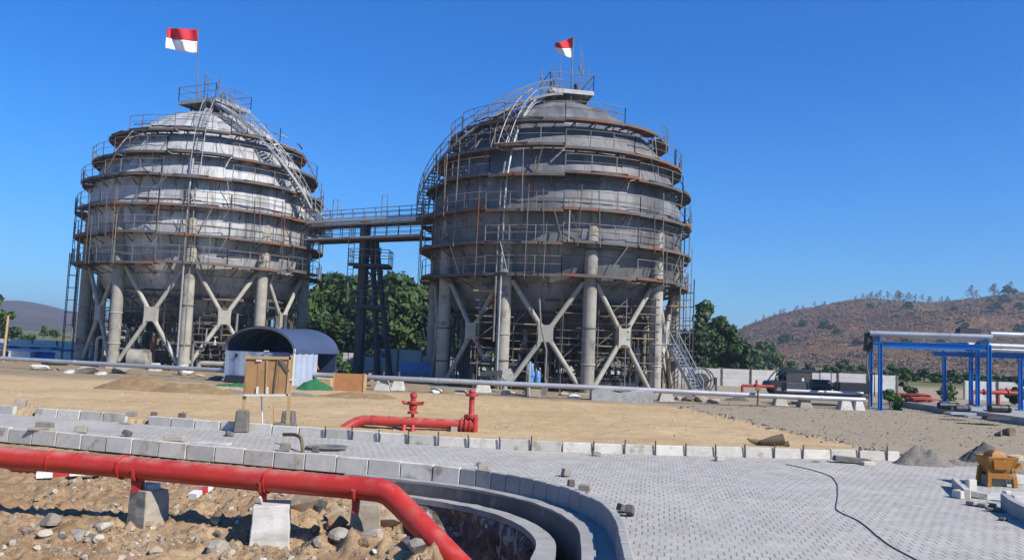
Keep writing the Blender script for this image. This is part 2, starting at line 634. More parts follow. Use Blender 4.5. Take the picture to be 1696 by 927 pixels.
# ---------------------------------------------------------------- ground: one sheet to the horizon
def spaced(lo, hi, step, grow, far_lo, far_hi):
    mid = list(np.arange(lo, hi + step / 2, step))
    a, s = [], step
    x = lo
    while x > far_lo:
        s *= grow
        x -= s
        a.append(x)
    b, s = [], step
    x = hi
    while x < far_hi:
        s *= grow
        x += s
        b.append(x)
    return np.array(a[::-1] + mid + b)


gx = np.concatenate([spaced(-18, -9.09, .09, 1.07, -4200, -9.2), np.arange(-9.0, 2.4, .055), spaced(2.45, 14.0, .10, 1.07, 2.45, 4200)])
gy = np.concatenate([spaced(9.5, 9.5, .055, 1.2, -60, 9.45), np.arange(9.555, 19.5, .055), spaced(19.55, 28.0, .085, 1.035, 19.55, 6500)])
X, Y = np.meshgrid(gx, gy)
near = (np.abs(X) < 60) & (Y > -5) & (Y < 60)
dK = np.full(X.shape, 99.0)
sK = np.ones(X.shape)
d_, s_ = seg_dist(X[near], Y[near], KPATH[::2])
dK[near], sK[near] = d_, s_
inlot = (sK < 0)
dF = np.full(X.shape, 99.0)
sF = np.ones(X.shape)
d_, s_ = seg_dist(X[near], Y[near], FPATH[::2])
dF[near], sF[near] = d_, s_
# sand beyond the far kerb
sand = .11 * fbm(X, Y, .35, 5, 1) * np.clip((70 - Y) / 40, 0, 1) + .03 * fbm(X, Y, 2.2, 4, 2)
rut = np.zeros(X.shape)
for (x0, y0, x1, y1, bend, wd) in ((-22, 33, 12, 31, 2.0, 1.7), (-18, 39, 9, 36, -1.5, 1.7), (-14, 30, 8, 43, 1.0, 1.6)):
    tq = np.clip((X - x0) / (x1 - x0), 0, 1)
    yc = y0 + (y1 - y0) * tq + bend * np.sin(tq * 3.1)
    for s_o in (-wd / 2, wd / 2):
        rut = np.maximum(rut, np.exp(-((Y - yc - s_o) / .17) ** 2) * (.55 + .45 * fbm(X, Y, .7, 3, 12)) * ((X > x0) & (X < x1)))
sand = sand - .035 * rut
beyond = (sF > 0) & (X < 13) & (dF > .10)
Z = np.where(beyond, sand * np.clip(dF / 3, .1, 1) + .13 * np.exp(-dF / 2.5), -.16)
gb = (X > 10.2) & (Y > 23.2) | (X > 13)
Z = np.where(~beyond & gb & (Y > 20), .02 + .5 * sand, Z)
Z = np.where(Y > 60, .6 * sand, Z)
road_zone = (Y < 21) & ~inlot
Z = np.where(road_zone, -.16, Z)
# the dug-up lot
lump = fbm(X, Y, .8, 5, 3)
fine = fbm(X, Y, 3.6, 5, 5)
clod = np.maximum(0, fbm(X, Y, 6.5, 3, 6) - .12)
lot = -.43 + .10 * lump + .075 * fine + .20 * clod + .05 * np.abs(fbm(X, Y, 8.5, 2, 7)) - .02
# heaps
def heap(cx, cy, rx, ry, h):
    return h * np.exp(-(((X - cx) / rx) ** 2 + ((Y - cy) / ry) ** 2))
lot += heap(-3.9, 14.6, 1.8, .8, .22) * (1 + .6 * fine) + heap(-2.0, 12.35, .85, .42, .22) * (1 + .7 * fine)
lot += heap(-1.3, 12.0, .5, .35, .18) * (1 + .7 * fine) + heap(-.86, 11.72, .34, .30, .34) * (1 + .5 * fine) + heap(-6.5, 16.8, 2.4, 1.0, .12) - heap(-3.6, 13.2, 1.3, .35, .14) - heap(-6.9, 13.6, 1.6, .3, .08)
# the pit along the drain wall
PITX = np.interp(Y, [10.0, 11.6, 12.4, 13.6, 15.5, 17.4, 18.6], [-.25, -.45, -.70, -1.2, -1.75, -2.0, -2.3])
pit = 1 / (1 + np.exp(np.clip(-(X - PITX + .12 * fine) / .13, -40, 40)))
pit *= np.clip((19.2 - Y) / .5, 0, 1)
lot = lot * (1 - pit) + pit * (-1.75 + .16 * lump + .13 * fine)
wallgap = np.clip((dK - .02) / .10, 0, 1)
near_kerb = np.exp(-dK / .6)
lot = np.where(X < -2.6, lot * (1 - near_kerb) + near_kerb * (-.33 + .03 * fine), lot)
Z = np.where(inlot, np.where(X < -3.0, lot, np.where(dK < .9, np.minimum(lot, -1.0), lot)), Z)
Z = np.where(inlot & (dK < .06), np.minimum(Z, -.36), Z)
Z = np.where(~inlot & (dK < .35), np.minimum(Z, -.5), Z)
# masks of what the ground is made of
GL = np.array([(6.0, 75.0), (8.79, 42.73), (10.0, 32.4), (10.74, 29.0), (10.8, 25.5), (10.9, 20)])
xl = np.interp(Y, GL[::-1, 1], GL[::-1, 0])
grav = np.clip((X - xl + .35 * fbm(X, Y, .8, 3, 8)) / .25, 0, 1) * (Y < 120)
# greyer strip of spoil and dust at the feet of the tanks, darkened as shade
spoil = np.clip((Y - 43.5 + 1.5 * fbm(X, Y, .25, 4, 9) + .10 * X) / 3, 0, 1) * (Y < 90) * .8
dirt = inlot.astype(float)
field = np.clip((Y - 90) / 20, 0, 1)


def ground_mat():
    k = NT('ground_soil')
    p = k.pos(True)
    A = lambda nme: k.n('Attribute', attribute_name=nme).outputs['Fac']
    n1 = k.noise(p, .22, 6, .6)
    n2 = k.noise(p, 1.4, 6, .65)
    n3 = k.noise(p, 9, 5, .65)
    n4 = k.noise(p, 38, 3, .7)
    str_ = k.noise(k.scale(p, (.12, .9, 1)), 1.0, 5, .6)
    sandc = k.mix(k.ramp(n1, .35, .65), (.52, .375, .205), (.45, .315, .165))
    sandc = k.mix(k.ramp(str_, .45, .7, 0, .6), sandc, (.55, .425, .265))
    sandc = k.mix(k.ramp(n2, .50, .72, 0, .7), sandc, (.35, .24, .125))
    sandc = k.mix(k.ramp(n3, .52, .72, 0, .65), sandc, (.28, .19, .10))
    sandc = k.mix(k.ramp(n4, .60, .70, 0, .5), sandc, (.60, .50, .35))
    grc = k.mix(k.ramp(n3, .35, .65), (.38, .315, .225), (.29, .24, .165))
    grc = k.mix(k.ramp(n4, .5, .68, 0, .8), grc, (.15, .13, .10))
    grc = k.mix(k.ramp(n2, .5, .8, 0, .6), grc, (.38, .30, .19))
    spc = k.mix(k.ramp(n2, .35, .7), (.27, .22, .155), (.17, .14, .10))  # spoil colour, lowered to carry the shade beneath the tanks
    drc = k.mix(k.ramp(n2, .35, .65), (.42, .295, .17), (.265, .17, .092))
    drc = k.mix(k.ramp(n1, .5, .7, 0, .5), drc, (.33, .19, .10))
    drc = k.mix(k.ramp(n3, .48, .70, 0, .75), drc, (.19, .125, .072))
    drc = k.mix(k.ramp(n4, .58, .70, 0, .7), drc, (.50, .42, .31))
    sx = k.n('SeparateXYZ')
    k.l(p, sx.inputs[0])
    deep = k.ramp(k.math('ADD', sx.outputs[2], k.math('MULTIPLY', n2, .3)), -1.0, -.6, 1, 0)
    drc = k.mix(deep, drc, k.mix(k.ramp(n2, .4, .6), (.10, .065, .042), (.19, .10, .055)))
    fld = k.mix(k.ramp(n1, .4, .6), (.16, .15, .07), (.10, .12, .04))
    sandc = k.mix(k.math('MULTIPLY', A('rut'), .45), sandc, (.30, .205, .11))
    c = k.mix(A('spoil'), sandc, spc)
    c = k.mix(A('gravel'), c, grc)
    c = k.mix(A('dirt'), c, drc)
    c = k.mix(A('field'), c, fld)
    k.l(c, k.b.inputs['Base Color'])
    k.b.inputs['Roughness'].default_value = 1.0
    k.b.inputs['Specular IOR Level'].default_value = .1
    h = k.math('ADD', k.math('MULTIPLY', n3, 1.0), k.math('MULTIPLY', n4, .5))
    k.bump(h, .8, .05)
    return k.m


ground = grid_mesh('ground', X, Y, Z, ground_mat(), {'rut': rut, 'gravel': grav, 'spoil': spoil, 'dirt': dirt, 'field': field})
tag(ground, kind='structure')


def gz(x, y):
    """height of the ground sheet"""
    i = int(np.clip(np.searchsorted(gx, x) - 1, 0, len(gx) - 2))
    j = int(np.clip(np.searchsorted(gy, y) - 1, 0, len(gy) - 2))
    fx = (x - gx[i]) / (gx[i + 1] - gx[i])
    fy = (y - gy[j]) / (gy[j + 1] - gy[j])
    return float((Z[j, i] * (1 - fx) + Z[j, i + 1] * fx) * (1 - fy) + (Z[j + 1, i] * (1 - fx) + Z[j + 1, i + 1] * fx) * fy)


# ---------------------------------------------------------------- block paving
def paving_mat():
    k = NT('block_paving')
    p = k.pos(True)
    wob = k.noise(p, .5, 2)
    wv = k.n('VectorMath', operation='ADD')
    k.l(p, wv.inputs[0])
    cx = k.n('CombineXYZ')
    k.l(k.math('MULTIPLY', k.math('SUBTRACT', wob, .5), .12), cx.inputs[0])
    k.l(cx.outputs[0], wv.inputs[1])
    pv = wv.outputs[0]
    rot = k.n('Mapping')
    rot.inputs['Rotation'].default_value = (0, 0, R(3))
    rot.inputs['Scale'].default_value = (.3, 1, 1)           # thin bed joints, wide head joints
    k.l(pv, rot.inputs['Vector'])
    br = k.n('TexBrick')
    br.offset = .5
    br.inputs['Scale'].default_value = 1.0
    br.inputs['Mortar Size'].default_value = .0036
    br.inputs['Mortar Smooth'].default_value = .15
    br.inputs['Brick Width'].default_value = .052
    br.inputs['Row Height'].default_value = .215
    br.inputs['Color1'].default_value = (.30, .30, .305, 1)
    br.inputs['Color2'].default_value = (.385, .385, .39, 1)
    br.inputs['Mortar'].default_value = (.05, .05, .05, 1)
    k.l(rot.outputs[0], br.inputs['Vector'])
    n1 = k.noise(p, .35, 5, .6)
    n2 = k.noise(p, 5, 4, .6)
    n3 = k.noise(p, 60, 2, .6)
    # in places the joints are filled with dust
    gap = k.ramp(k.noise(p, 1.6, 3, .6), .38, .58, .25, 1)
    mort = k.math('MULTIPLY', br.outputs['Fac'], gap)
    base = k.mix(k.noise(p, 3.3, 2), (.37, .345, .305), (.435, .41, .365))
    bt = k.n('TexBrick')
    bt.offset = .5
    for s, v in (('Scale', 1.0), ('Mortar Size', 0.0), ('Brick Width', .052), ('Row Height', .215)):
        bt.inputs[s].default_value = v
    bt.inputs['Color1'].default_value = (.315, .295, .26, 1)
    bt.inputs['Color2'].default_value = (.45, .425, .38, 1)
    k.l(rot.outputs[0], bt.inputs['Vector'])
    col = k.mix(.55, base, bt.outputs['Color'])
    col = k.mix(k.ramp(n1, .45, .72, 0, .55), col, (.50, .465, .40))
    worn = k.noise(k.scale(p, (.25, 1.0, 1)), .6, 5, .6)
    col = k.mix(k.ramp(worn, .5, .75, 0, .4), col, (.27, .26, .245))
    col = k.mix(k.ramp(n2, .5, .8, 0, .35), col, (.26, .255, .25))
    col = k.mix(k.ramp(n3, .4, .8, 0, .2), col, (.2, .2, .2))
    col = k.mix(k.math('MULTIPLY', mort, .62), col, (.06, .058, .054))
    k.l(col, k.b.inputs['Base Color'])
    k.b.inputs['Roughness'].default_value = .85
    k.b.inputs['Specular IOR Level'].default_value = .25
    h = k.math('SUBTRACT', k.math('ADD', k.math('MULTIPLY', n2, .25), k.math('MULTIPLY', n3, .12)), mort)
    k.bump(h, .6, .012)
    return k.m


def paving():
    # strip between the two kerbs on the left, an open apron to the right
    inner = offset(KPATH, -.155)
    outer = offset(FPATH, .004)
    ri = resample([tuple(p) for p in inner], .6)
    fo = resample([tuple(p) for p in outer], .6)
    far = [tuple(p) for p in fo] + [(12.5, 23.9), (16, 23.0), (22, 22.0), (40, 21.0), (40, 1.0)]
    poly = [tuple(p) for p in ri] + list(reversed(far))
    from mathutils.geometry import delaunay_2d_cdt
    n = len(poly)
    vv, _, ff, *_rest = delaunay_2d_cdt([Vector(p) for p in poly], [(i, (i + 1) % n) for i in range(n)], [], 1, 1e-4)
    bm = bmesh.new()
    vs = [bm.verts.new((p.x, p.y, 0)) for p in vv]
    for f in ff:
        bm.faces.new([vs[i] for i in f])
    for f in bm.faces:
        f.normal_update()
        if f.normal.z < 0:
            f.normal_flip()
    me = bpy.data.meshes.new('paving')
    bm.to_mesh(me)
    bm.free()
    me.materials.append(paving_mat())
    o = bpy.data.objects.new('paving', me)
    COL.objects.link(o)
    tag(o, kind='structure')


paving()


# ---------------------------------------------------------------- kerb stones, each one its own
def kerb_block(a, b, nrm, z0, z1, th, mat, name, label, cat, group, skew=0.0):
    """a, b: ends of the face (2-D), nrm: unit vector away from the face"""
    c = (a + b) / 2
    mb = MB()
    ins = .014
    vs = []
    for z, lean in ((z0, 0.0), (z1, .02)):
        for p, q in ((a, 0), (b, 0), (b, th), (a, th)):
            pp = p + nrm * (q + (lean if q == 0 else 0))
            vs.append((pp[0], pp[1], z + random.uniform(-.004, .004)))
    mb.add(vs, [(0, 3, 2, 1), (4, 5, 6, 7), (0, 1, 5, 4), (1, 2, 6, 5), (2, 3, 7, 6), (3, 0, 4, 7)])
    o = mb.build(name, mat, loc=(c[0], c[1], z0), bevel=.012)
    return tag(o, label, cat, group)


def kerb_row(path, step, gap, side, z0, z1, th, mat, label, group, s_from=0, s_to=None, jitter=.01, skip=()):
    d = np.concatenate([[0], np.cumsum(np.linalg.norm(np.diff(path, axis=0), axis=1))])
    s_to = s_to if s_to is not None else d[-1]
    s = s_from
    ends = []
    i = 0
    at = lambda t: np.array([np.interp(t, d, path[:, 0]), np.interp(t, d, path[:, 1])])
    while s < s_to - .1:
        L = step(s) if callable(step) else step
        e = min(s + L, s_to)
        a, b = at(s + gap / 2), at(e - gap / 2)
        t = (b - a) / np.linalg.norm(b - a)
        nrm = np.array([-t[1], t[0]]) * side
        if i not in skip:
            j = random.uniform(-jitter, jitter)
            kerb_block(a + nrm * j, b + nrm * j, nrm, z0 + random.uniform(-.008, .008), z1 + random.uniform(-.015, .015), th, mat, 'kerb_stone',
                       label, 'kerb stone', group)
        ends.append((at(e), nrm))
        s = e
        i += 1
    return ends


fd = np.concatenate([[0], np.cumsum(np.linalg.norm(np.diff(FPATH, axis=0), axis=1))])
sF0 = float(np.interp(-17.5, FPATH[:, 0], fd))
f_ends = kerb_row(FPATH, .82, .035, 1, -.02, .25, .15, M['concrete'], 'pale concrete kerb stone in the row between the paving and the sand',
                  'kerb stones along the sand edge', sF0, skip=(3, 8))
sK0 = float(np.interp(-15, KPATH[:, 0][:60], _kd[:60]))
sK1 = k_at_x(-.95)
kerb_row(KPATH, .80, .022, 1, -.33, .045, .15, M['concrete'], 'grey concrete kerb stone facing the dug lot, behind the big red pipe',
         'kerb stones along the dug lot', sK0, sK1)
sK2 = _kd[-1] - 4.0
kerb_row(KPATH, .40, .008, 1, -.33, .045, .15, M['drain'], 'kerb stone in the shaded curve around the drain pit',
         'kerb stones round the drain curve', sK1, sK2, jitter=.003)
# steel pins stand in the joints of the far row
for i, (e, nrm) in enumerate(f_ends):
    if e[0] < -5.6 or e[0] > 10.5:
        continue
    if i % 9 == 5:
        continue
    mb = MB()
    lean = random.uniform(-.02, .02)
    mb.bar((e[0], e[1] - .03, -.02), (e[0] + lean, e[1] - .025, .34 + random.uniform(-.03, .06)), .034, .02)
    tag(mb.build('steel_pin', M['dark'], loc=(e[0], e[1], 0)), 'short dark steel pin in a joint of the kerb along the sand', 'pin', 'steel pins in the kerb joints')

# ---------------------------------------------------------------- drain walls around the pit
def wall_strip(name, o_out, o_in, ztop, zbot, mat, label, rough=0.0):
    sel = (_kd >= S0 - .1) & (_kd <= _kd[-1] - 4.0)
    A, B = offset(KPATH, o_out)[sel], offset(KPATH, o_in)[sel]
    mb = MB()
    secs = []
    for i, (a, b) in enumerate(zip(A, B)):
        j = rough * math.sin(i * 2.1) * random.random()
        zt = ztop + random.uniform(-.008, .008)
        secs.append([(a[0], a[1], zbot), (a[0], a[1], zt), (b[0] + j, b[1] + j, zt - .006), (b[0] + j, b[1] + j, zbot)])
    mb.strip(secs)
    c = A[len(A) // 2]
    o = tag(mb.build(name, mat, loc=(c[0], c[1], zbot)), label, 'drain wall')
    if zbot < -1:                                            # dark strip that paints shade on the face towards the channel
        mb = MB()
        t = np.gradient(B, axis=0)
        t /= np.linalg.norm(t, axis=1)[:, None]
        q = B + np.stack([t[:, 1], -t[:, 0]], -1) * .012
        mb.strip([[(b[0], b[1], zbot), (b[0], b[1], ztop - .045), (e[0], e[1], ztop - .05 + random.uniform(-.012, .004)), (e[0], e[1], zbot)] for b, e in zip(B, q)])
        mb.build('shade_face', M['drain_shade'], o)
    return o


wall_strip('drain_wall', O_W2O, O_W2I, -.30, -1.2, M['drain'], 'curved concrete drain wall between kerb and dark channel, upper step')
wall_strip('drain_wall', O_W3O, O_W3I, -.60, -.72, M['drain'], 'curved concrete drain ledge right beside the pit, lower step')
k_ = NT('pit_soil')
_p = k_.pos(True)
_n = k_.noise(_p, 3.5, 6, .65)
_c = k_.mix(k_.ramp(_n, .4, .6), (.10, .085, .07), (.22, .18, .135))
_c = k_.mix(k_.ramp(k_.noise(k_.scale(_p, (1, 1, .35)), 5, 5, .7), .55, .60), _c, (.46, .43, .37))
k_.l(_c, k_.b.inputs['Base Color'])
k_.b.inputs['Roughness'].default_value = 1
k_.bump(k_.noise(_p, 9, 6, .7), 1.0, .08)
M['pit'] = k_.m
sel = (_kd >= S0 - .1) & (_kd <= _kd[-1] - 4.0)
B = offset(KPATH, O_W3I - .03)[sel]
C2 = offset(KPATH, O_W3I + .25)[sel]
nn = len(B)
rows = 14
tt = np.linspace(0, 1, rows)[:, None]
PX = B[None, :, 0] * (1 - tt) + C2[None, :, 0] * tt
PY = B[None, :, 1] * (1 - tt) + C2[None, :, 1] * tt
PZ = np.repeat(-.72 - 1.3 * tt, nn, 1)
nz = fbm(PX * 3 + PZ * 1.7, PY * 3 - PZ, 1.0, 4, 4) * .26 * np.minimum(tt * 6, 1)
pw = grid_mesh('pit_bank', PX + nz, PY + nz, PZ, M['pit'])
tag(pw, kind='structure')

# blue-shadowed gutter between the kerb and the upper drain wall
A, B = offset(KPATH, -.02)[sel], offset(KPATH, O_W2O + .02)[sel]
gm = grid_mesh('gutter', np.stack([A[:, 0], B[:, 0]]), np.stack([A[:, 1], B[:, 1]]), np.full((2, len(A)), -.325), M['drain'])
tag(gm, kind='structure')


# ================================================================ the two spherical tanks
RINGS = [(18.2, 7.95, 1.0), (16.2, 9.07, 1.0), (14.3, 9.62, .95), (12.05, 9.85, .9), (9.98, 9.80, 1.0), (7.92, 9.75, 1.25)]


def polar(c, az, r, z):
    return Vector((c[0] + r * math.sin(az), c[1] - r * math.cos(az), z))


def railing_on(mb, pts, h=1.08, r=.028, post_every=2, mid=(.55,), start=0):
    """posts, top rail and mid rail over a run of deck-edge points"""
    top = [p + Vector((0, 0, h)) for p in pts]
    mb.tube(top, r, 5)
    for m in mid:
        mb.tube([p + Vector((0, 0, h * m)) for p in pts], r * .8, 4)
    for i in range(start, len(pts), post_every):
        mb.bar(pts[i], pts[i] + Vector((0, 0, h)), .05)
    mb.bar(pts[-1], pts[-1] + Vector((0, 0, h)), .05)


def make_tank(cfg):
    c = cfg['c']
    zc, a, b, dz = cfg['zc'], cfg['a'], cfg['b'], cfg['dz']
    g0 = cfg['g']
    rnd = random.Random(cfg['seed'])
    root = thing('spherical_tank', cfg['label'], 'storage tank', (c[0], c[1], g0), 'spherical tanks with ring walkways')

    def rs(z):
        q = (z - zc) / b
        return a * math.sqrt(max(0.0, 1 - q * q))
    # shell of lapped sheets
    nseg, nb = 192, 17
    mb = MB()
    prof = []
    for i in range(nb):
        f0 = -PI / 2 + PI * i / nb
        for t in (0.0, .12, .5, .88, .999):
            f = f0 + PI / nb * t
            flare = .05 * (1 - t) if f < .2 else .05 * t * .0 + .05 * (1 - t)
            prof.append((f, flare))
    prof.append((PI / 2, 0))
    secs_v = []
    NP = 40
    tone = [[rnd.uniform(-.012, .012) for _ in range(NP)] for _ in range(nb + 1)]
    for k, (f, fl) in enumerate(prof):
        bi = min(nb, k // 5)
        ring = []
        for j in range(nseg):
            az = 2 * PI * j / nseg
            u = (az / (2 * PI) * NP + .5 * (bi % 2)) % NP
            bulge = .03 * abs(math.sin(u * PI)) + tone[bi][int(u)]
            w = math.cos(f)
            r = (a + fl) * w + bulge * min(1, w * 1.5)
            ring.append((c[0] + r * math.sin(az), c[1] - r * math.cos(az), zc + (b + fl * .3) * math.sin(f)))
        secs_v.append(ring)
    mb.strip(secs_v)
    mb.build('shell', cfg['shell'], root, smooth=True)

    # columns
    N = 10
    cols = []
    ztop = zc + .9
    for i in range(N):
        az = cfg['phase'] + 2 * PI * i / N
        p = polar(c, az, a - .24, 0)
        cols.append((az, p))
        mb = MB()
        r = .43
        prof = [(r, g0 + .2), (r, 3.0), (r, zc - 1.2), (r * .96, zc - .6), (r * .8, zc + .0), (r * .5, zc + .55), (r * .12, zc + .95)]
        mb.lathe(prof, (p.x, p.y, 0), 20)
        col = mb.build('column', M['column'], root, smooth=True)
        mb = MB()
        mb.lathe([(.98, g0 - .5), (.95, g0 + .22), (.62, g0 + .30)], (p.x, p.y, 0), 8)
        mb.build('footing', M['concrete_old'], col)
        for zz in (g0 + rnd.uniform(1.4, 2.2), g0 + rnd.uniform(3.3, 5.2), rnd.uniform(zc - 3.2, zc - 2.0)):
            mb = MB()
            mb.lathe([(r + .015, -.05), (r + .045, -.04), (r + .045, .04), (r + .015, .05)], (p.x, p.y, zz), 20)
            mb.build('collar', M['rusty'] if rnd.random() < .4 else M['brace'], col, smooth=True)
    # crossed braces with a plate in the middle
    for i in range(N):
        p, q = cols[i][1], cols[(i + 1) % N][1]
        zt, zb = 7.55 + dz, g0 + .55
        d = (q - p).normalized()
        p2, q2 = p + d * .45, q - d * .45
        mb = MB()
        A1, B1 = Vector((p2.x, p2.y, zt)), Vector((q2.x, q2.y, zb))
        A2, B2 = Vector((p2.x, p2.y, zb)), Vector((q2.x, q2.y, zt))
        nrm = Vector((d.y, -d.x, 0))
        mb.tube([A1, B1], .165, 10)
        mid = (A2 + B2) / 2
        mb.tube([A2, mid - (mid - A2) * .12], .165, 10)
        mb.tube([mid + (B2 - mid) * .12, B2], .165, 10)
        br = mb.build('cross_brace', M['brace'], root, smooth=True)
        mb = MB()
        hw, hh = .50, .80
        out = [(-hw, -hh), (-hw * .45, -hh * .62), (hw * .45, -hh * .62), (hw, -hh), (hw * .92, -hh * .25), (hw * .92, hh * .25), (hw, hh), (hw * .45, hh * .70), (-hw * .45, hh * .70), (-hw, hh), (-hw * .92, hh * .25), (-hw * .92, -hh * .25)]
        secs = []
        for s in (-.2, .2):
            secs.append([mid + d * x + Vector((0, 0, z)) + nrm * s for x, z in out])
        mb.strip(secs)
        mb.build('gusset_plate', M['brace'], br)

    # ring walkways
    def walkway(z, Ro, w, sup, rail=True, a0=0.0, a1=2 * PI, steps=72, jig=.13, cover=.80):
        """deck with a lip, carried on brackets from the shell, railing outside"""
        mb = MB()
        full = a1 - a0 > 6.2
        nsec = 12 if full else max(2, int((a1 - a0) / .5))
        per = max(3, steps // nsec)
        runs = []
        for s in range(nsec):
            zz = z + rnd.uniform(-jig, jig)
            ro = Ro + rnd.uniform(-.10, .10)
            aa0 = a0 + (a1 - a0) * s / nsec
            aa1 = a0 + (a1 - a0) * (s + 1) / nsec - .003
            secs = []
            edge = []
            for j in range(per + 1):
                az = aa0 + (aa1 - aa0) * j / per
                secs.append([polar(c, az, ro - w, zz - .05), polar(c, az, ro - w, zz), polar(c, az, ro - .06, zz), polar(c, az, ro - .06, zz + .05),
                             polar(c, az, ro, zz + .05), polar(c, az, ro, zz - .13), polar(c, az, ro - .06, zz - .13), polar(c, az, ro - .06, zz - .06)])
                edge.append(polar(c, az, ro - .03, zz + .04))
            mb.strip(secs)
            runs.append(edge)
            nb_ = 3
            for j in range(nb_):
                az = aa0 + (aa1 - aa0) * (j + .5) / nb_
                mb.bar(polar(c, az, ro - .02, zz - .10), polar(c, az, min(ro - w, sup(zz) - .05), zz - .10), .08, .10)
                z2 = zz - .75
                mb.bar(polar(c, az, ro - .12, zz - .14), polar(c, az, max(sup(z2) - .05, .5), z2), .06)
        wk = mb.build('ring_walkway', M['rusty'], root)
        if rail:
            for e in runs:
                if rnd.random() < cover:
                    mb = MB()
                    railing_on(mb, e, 1.08 + rnd.uniform(-.08, .05), .024, 2)
                    mb.build('railing', M['rail'], wk)
            for e in runs:                                   # loose scaffold boards lying on the decks
                if rnd.random() < .35:
                    k0 = rnd.randrange(0, len(e) - 3)
                    mb = MB()
                    mb.bar(e[k0] + Vector((0, 0, .02)), e[k0 + 3] + Vector((0, 0, .05)), .22, .05)
                    mb.build('scaffold_board', M['wood_raw'] if rnd.random() < .2 else M['rusty'], wk)
        return wk
    for (z, Ro, w) in RINGS:
        walkway(z + dz, Ro, w, rs)
    walkway(5.55 + dz, 7.3, .9, lambda z: 6.3, steps=48)
    walkway(3.55 + dz * .6, 5.6, .9, lambda z: 4.4, steps=48)

    # top platform: square deck seen on a corner, on a short skirt
    zt = zc + b
    zp = zt + .75
    pr = cfg['plat_r']
    pa = cfg['plat_az']
    pc = polar(c, cfg['plat_off'][0], cfg['plat_off'][1], 0)
    corners = [Vector((pc.x + pr * math.sin(pa + k * PI / 2), pc.y - pr * math.cos(pa + k * PI / 2), zp)) for k in range(4)]
    mb = MB()
    for z_, grow in ((zp - .16, 1), ):
        lo = [Vector((p.x, p.y, zp - .16)) for p in corners]
        mb.strip([lo, corners])
    for k in range(4):
        mb.bar(corners[k] - Vector((0, 0, .2)), corners[(k + 1) % 4] - Vector((0, 0, .2)), .09, .24)
    top = mb.build('top_platform', M['galv_grate'], root)
    mb = MB()
    mb.lathe([(2.3, zt - 1.0), (1.9, zt - .1), (1.3, zt + .15)], (c[0], c[1], 0), 20)
    for k in range(8):
        az = pa + k * PI / 4
        mb.bar(polar(pc, az, pr * .62, rs(zp) if False else zt - .8), polar(pc, az, pr * .66, zp - .2), .10)
    mb.build('platform_support', M['dark'], top)
    mb = MB()
    for k in range(4):
        p, q = corners[k], corners[(k + 1) % 4]
        pts = [p.lerp(q, t / 4) for t in range(5)]
        railing_on(mb, pts, 1.15, .032, 2, (.5,))
    mb.build('railing', M['rail'], top)
    # valves and vent stubs on the platform
    for k in range(5):
        q = pc + Vector((rnd.uniform(-1.2, 1.2), rnd.uniform(-1.2, 1.2), 0))
        h = rnd.uniform(.5, 1.2)
        mb = MB()
        mb.lathe([(.09, zp - .05), (.09, zp + h * .4), (.2, zp + h * .4), (.2, zp + h * .48), (.1, zp + h * .5), (.16, zp + h * .7), (.16, zp + h * .9), (.04, zp + h)], (q.x, q.y, 0), 10)
        mb.build('vent_valve', M['dark'] if k % 2 else M['rail'], top, smooth=True)
    for (dx, dy, h) in cfg['masts']:
        q = pc + Vector((dx, dy, 0))
        mb = MB()
        mb.tube([(q.x, q.y, zp), (q.x + .03, q.y, zp + h * .5), (q.x + .01, q.y, zp + h)], .03, 5, radii=[.04, .03, .014])
        if h > 2.2:
            mb.bar((q.x - .22, q.y, zp + h * .62), (q.x + .22, q.y, zp + h * .66), .035)
            mb.lathe([(.07, zp + h * .45), (.09, zp + h * .5), (.05, zp + h * .56)], (q.x, q.y, 0), 6)
        mb.build('mast', M['rail'] if rnd.random() < .6 else M['rusty'], top)

    def on_shell(az, f, gap):
        return Vector((c[0] + (a + gap) * math.cos(f) * math.sin(az), c[1] - (a + gap) * math.cos(f) * math.cos(az), zc + (b + gap) * math.sin(f)))

    # curved stairs over the shell
    for (az0, f0, az1, f1, n) in cfg['stairs']:
        mb = MB()
        inn, outp = [], []
        for i in range(n + 1):
            t = i / n
            az, f = az0 + (az1 - az0) * t, f0 + (f1 - f0) * t
            inn.append(on_shell(az, f, cfg['stair_gap']))
            tang = (on_shell(az0 + (az1 - az0) * (t + .01), f0 + (f1 - f0) * (t + .01), cfg['stair_gap']) - inn[-1])
            side = tang.cross(Vector((0, 0, 1))).normalized()
            outw = (inn[-1] - Vector((c[0], c[1], zc)))
            if side.dot(outw) < 0:
                side = -side
            outp.append(inn[-1] + side * .85)
        for run in (inn, outp):
            for p, q in zip(run[:-1], run[1:]):
                mb.bar(p, q, .05, .17)
        for i in range(n):
            m0 = (inn[i] + inn[i + 1]) / 2
            m1 = (outp[i] + outp[i + 1]) / 2
            mb.bar(m0 + (m1 - m0) * .03, m1 - (m1 - m0) * .03, .24, .035)
        for i in range(2, n, 5):
            az, f = az0 + (az1 - az0) * i / n, f0 + (f1 - f0) * i / n
            mb.bar(outp[i], on_shell(az, f, -.05), .07)
        st = mb.build('stairway', M['galv_grate'] if cfg['seed'] == 3 else M['rail'], root)
        mb = MB()
        for run in (inn, outp):
            for hh in (.55, 1.05):
                mb.tube([p + Vector((0, 0, hh)) for p in run[::2]], .03, 5)
            for p in run[::3]:
                mb.bar(p, p + Vector((0, 0, 1.05)), .045)
        mb.build('railing', M['galv_grate'] if cfg['seed'] == 3 else M['rail'], st)
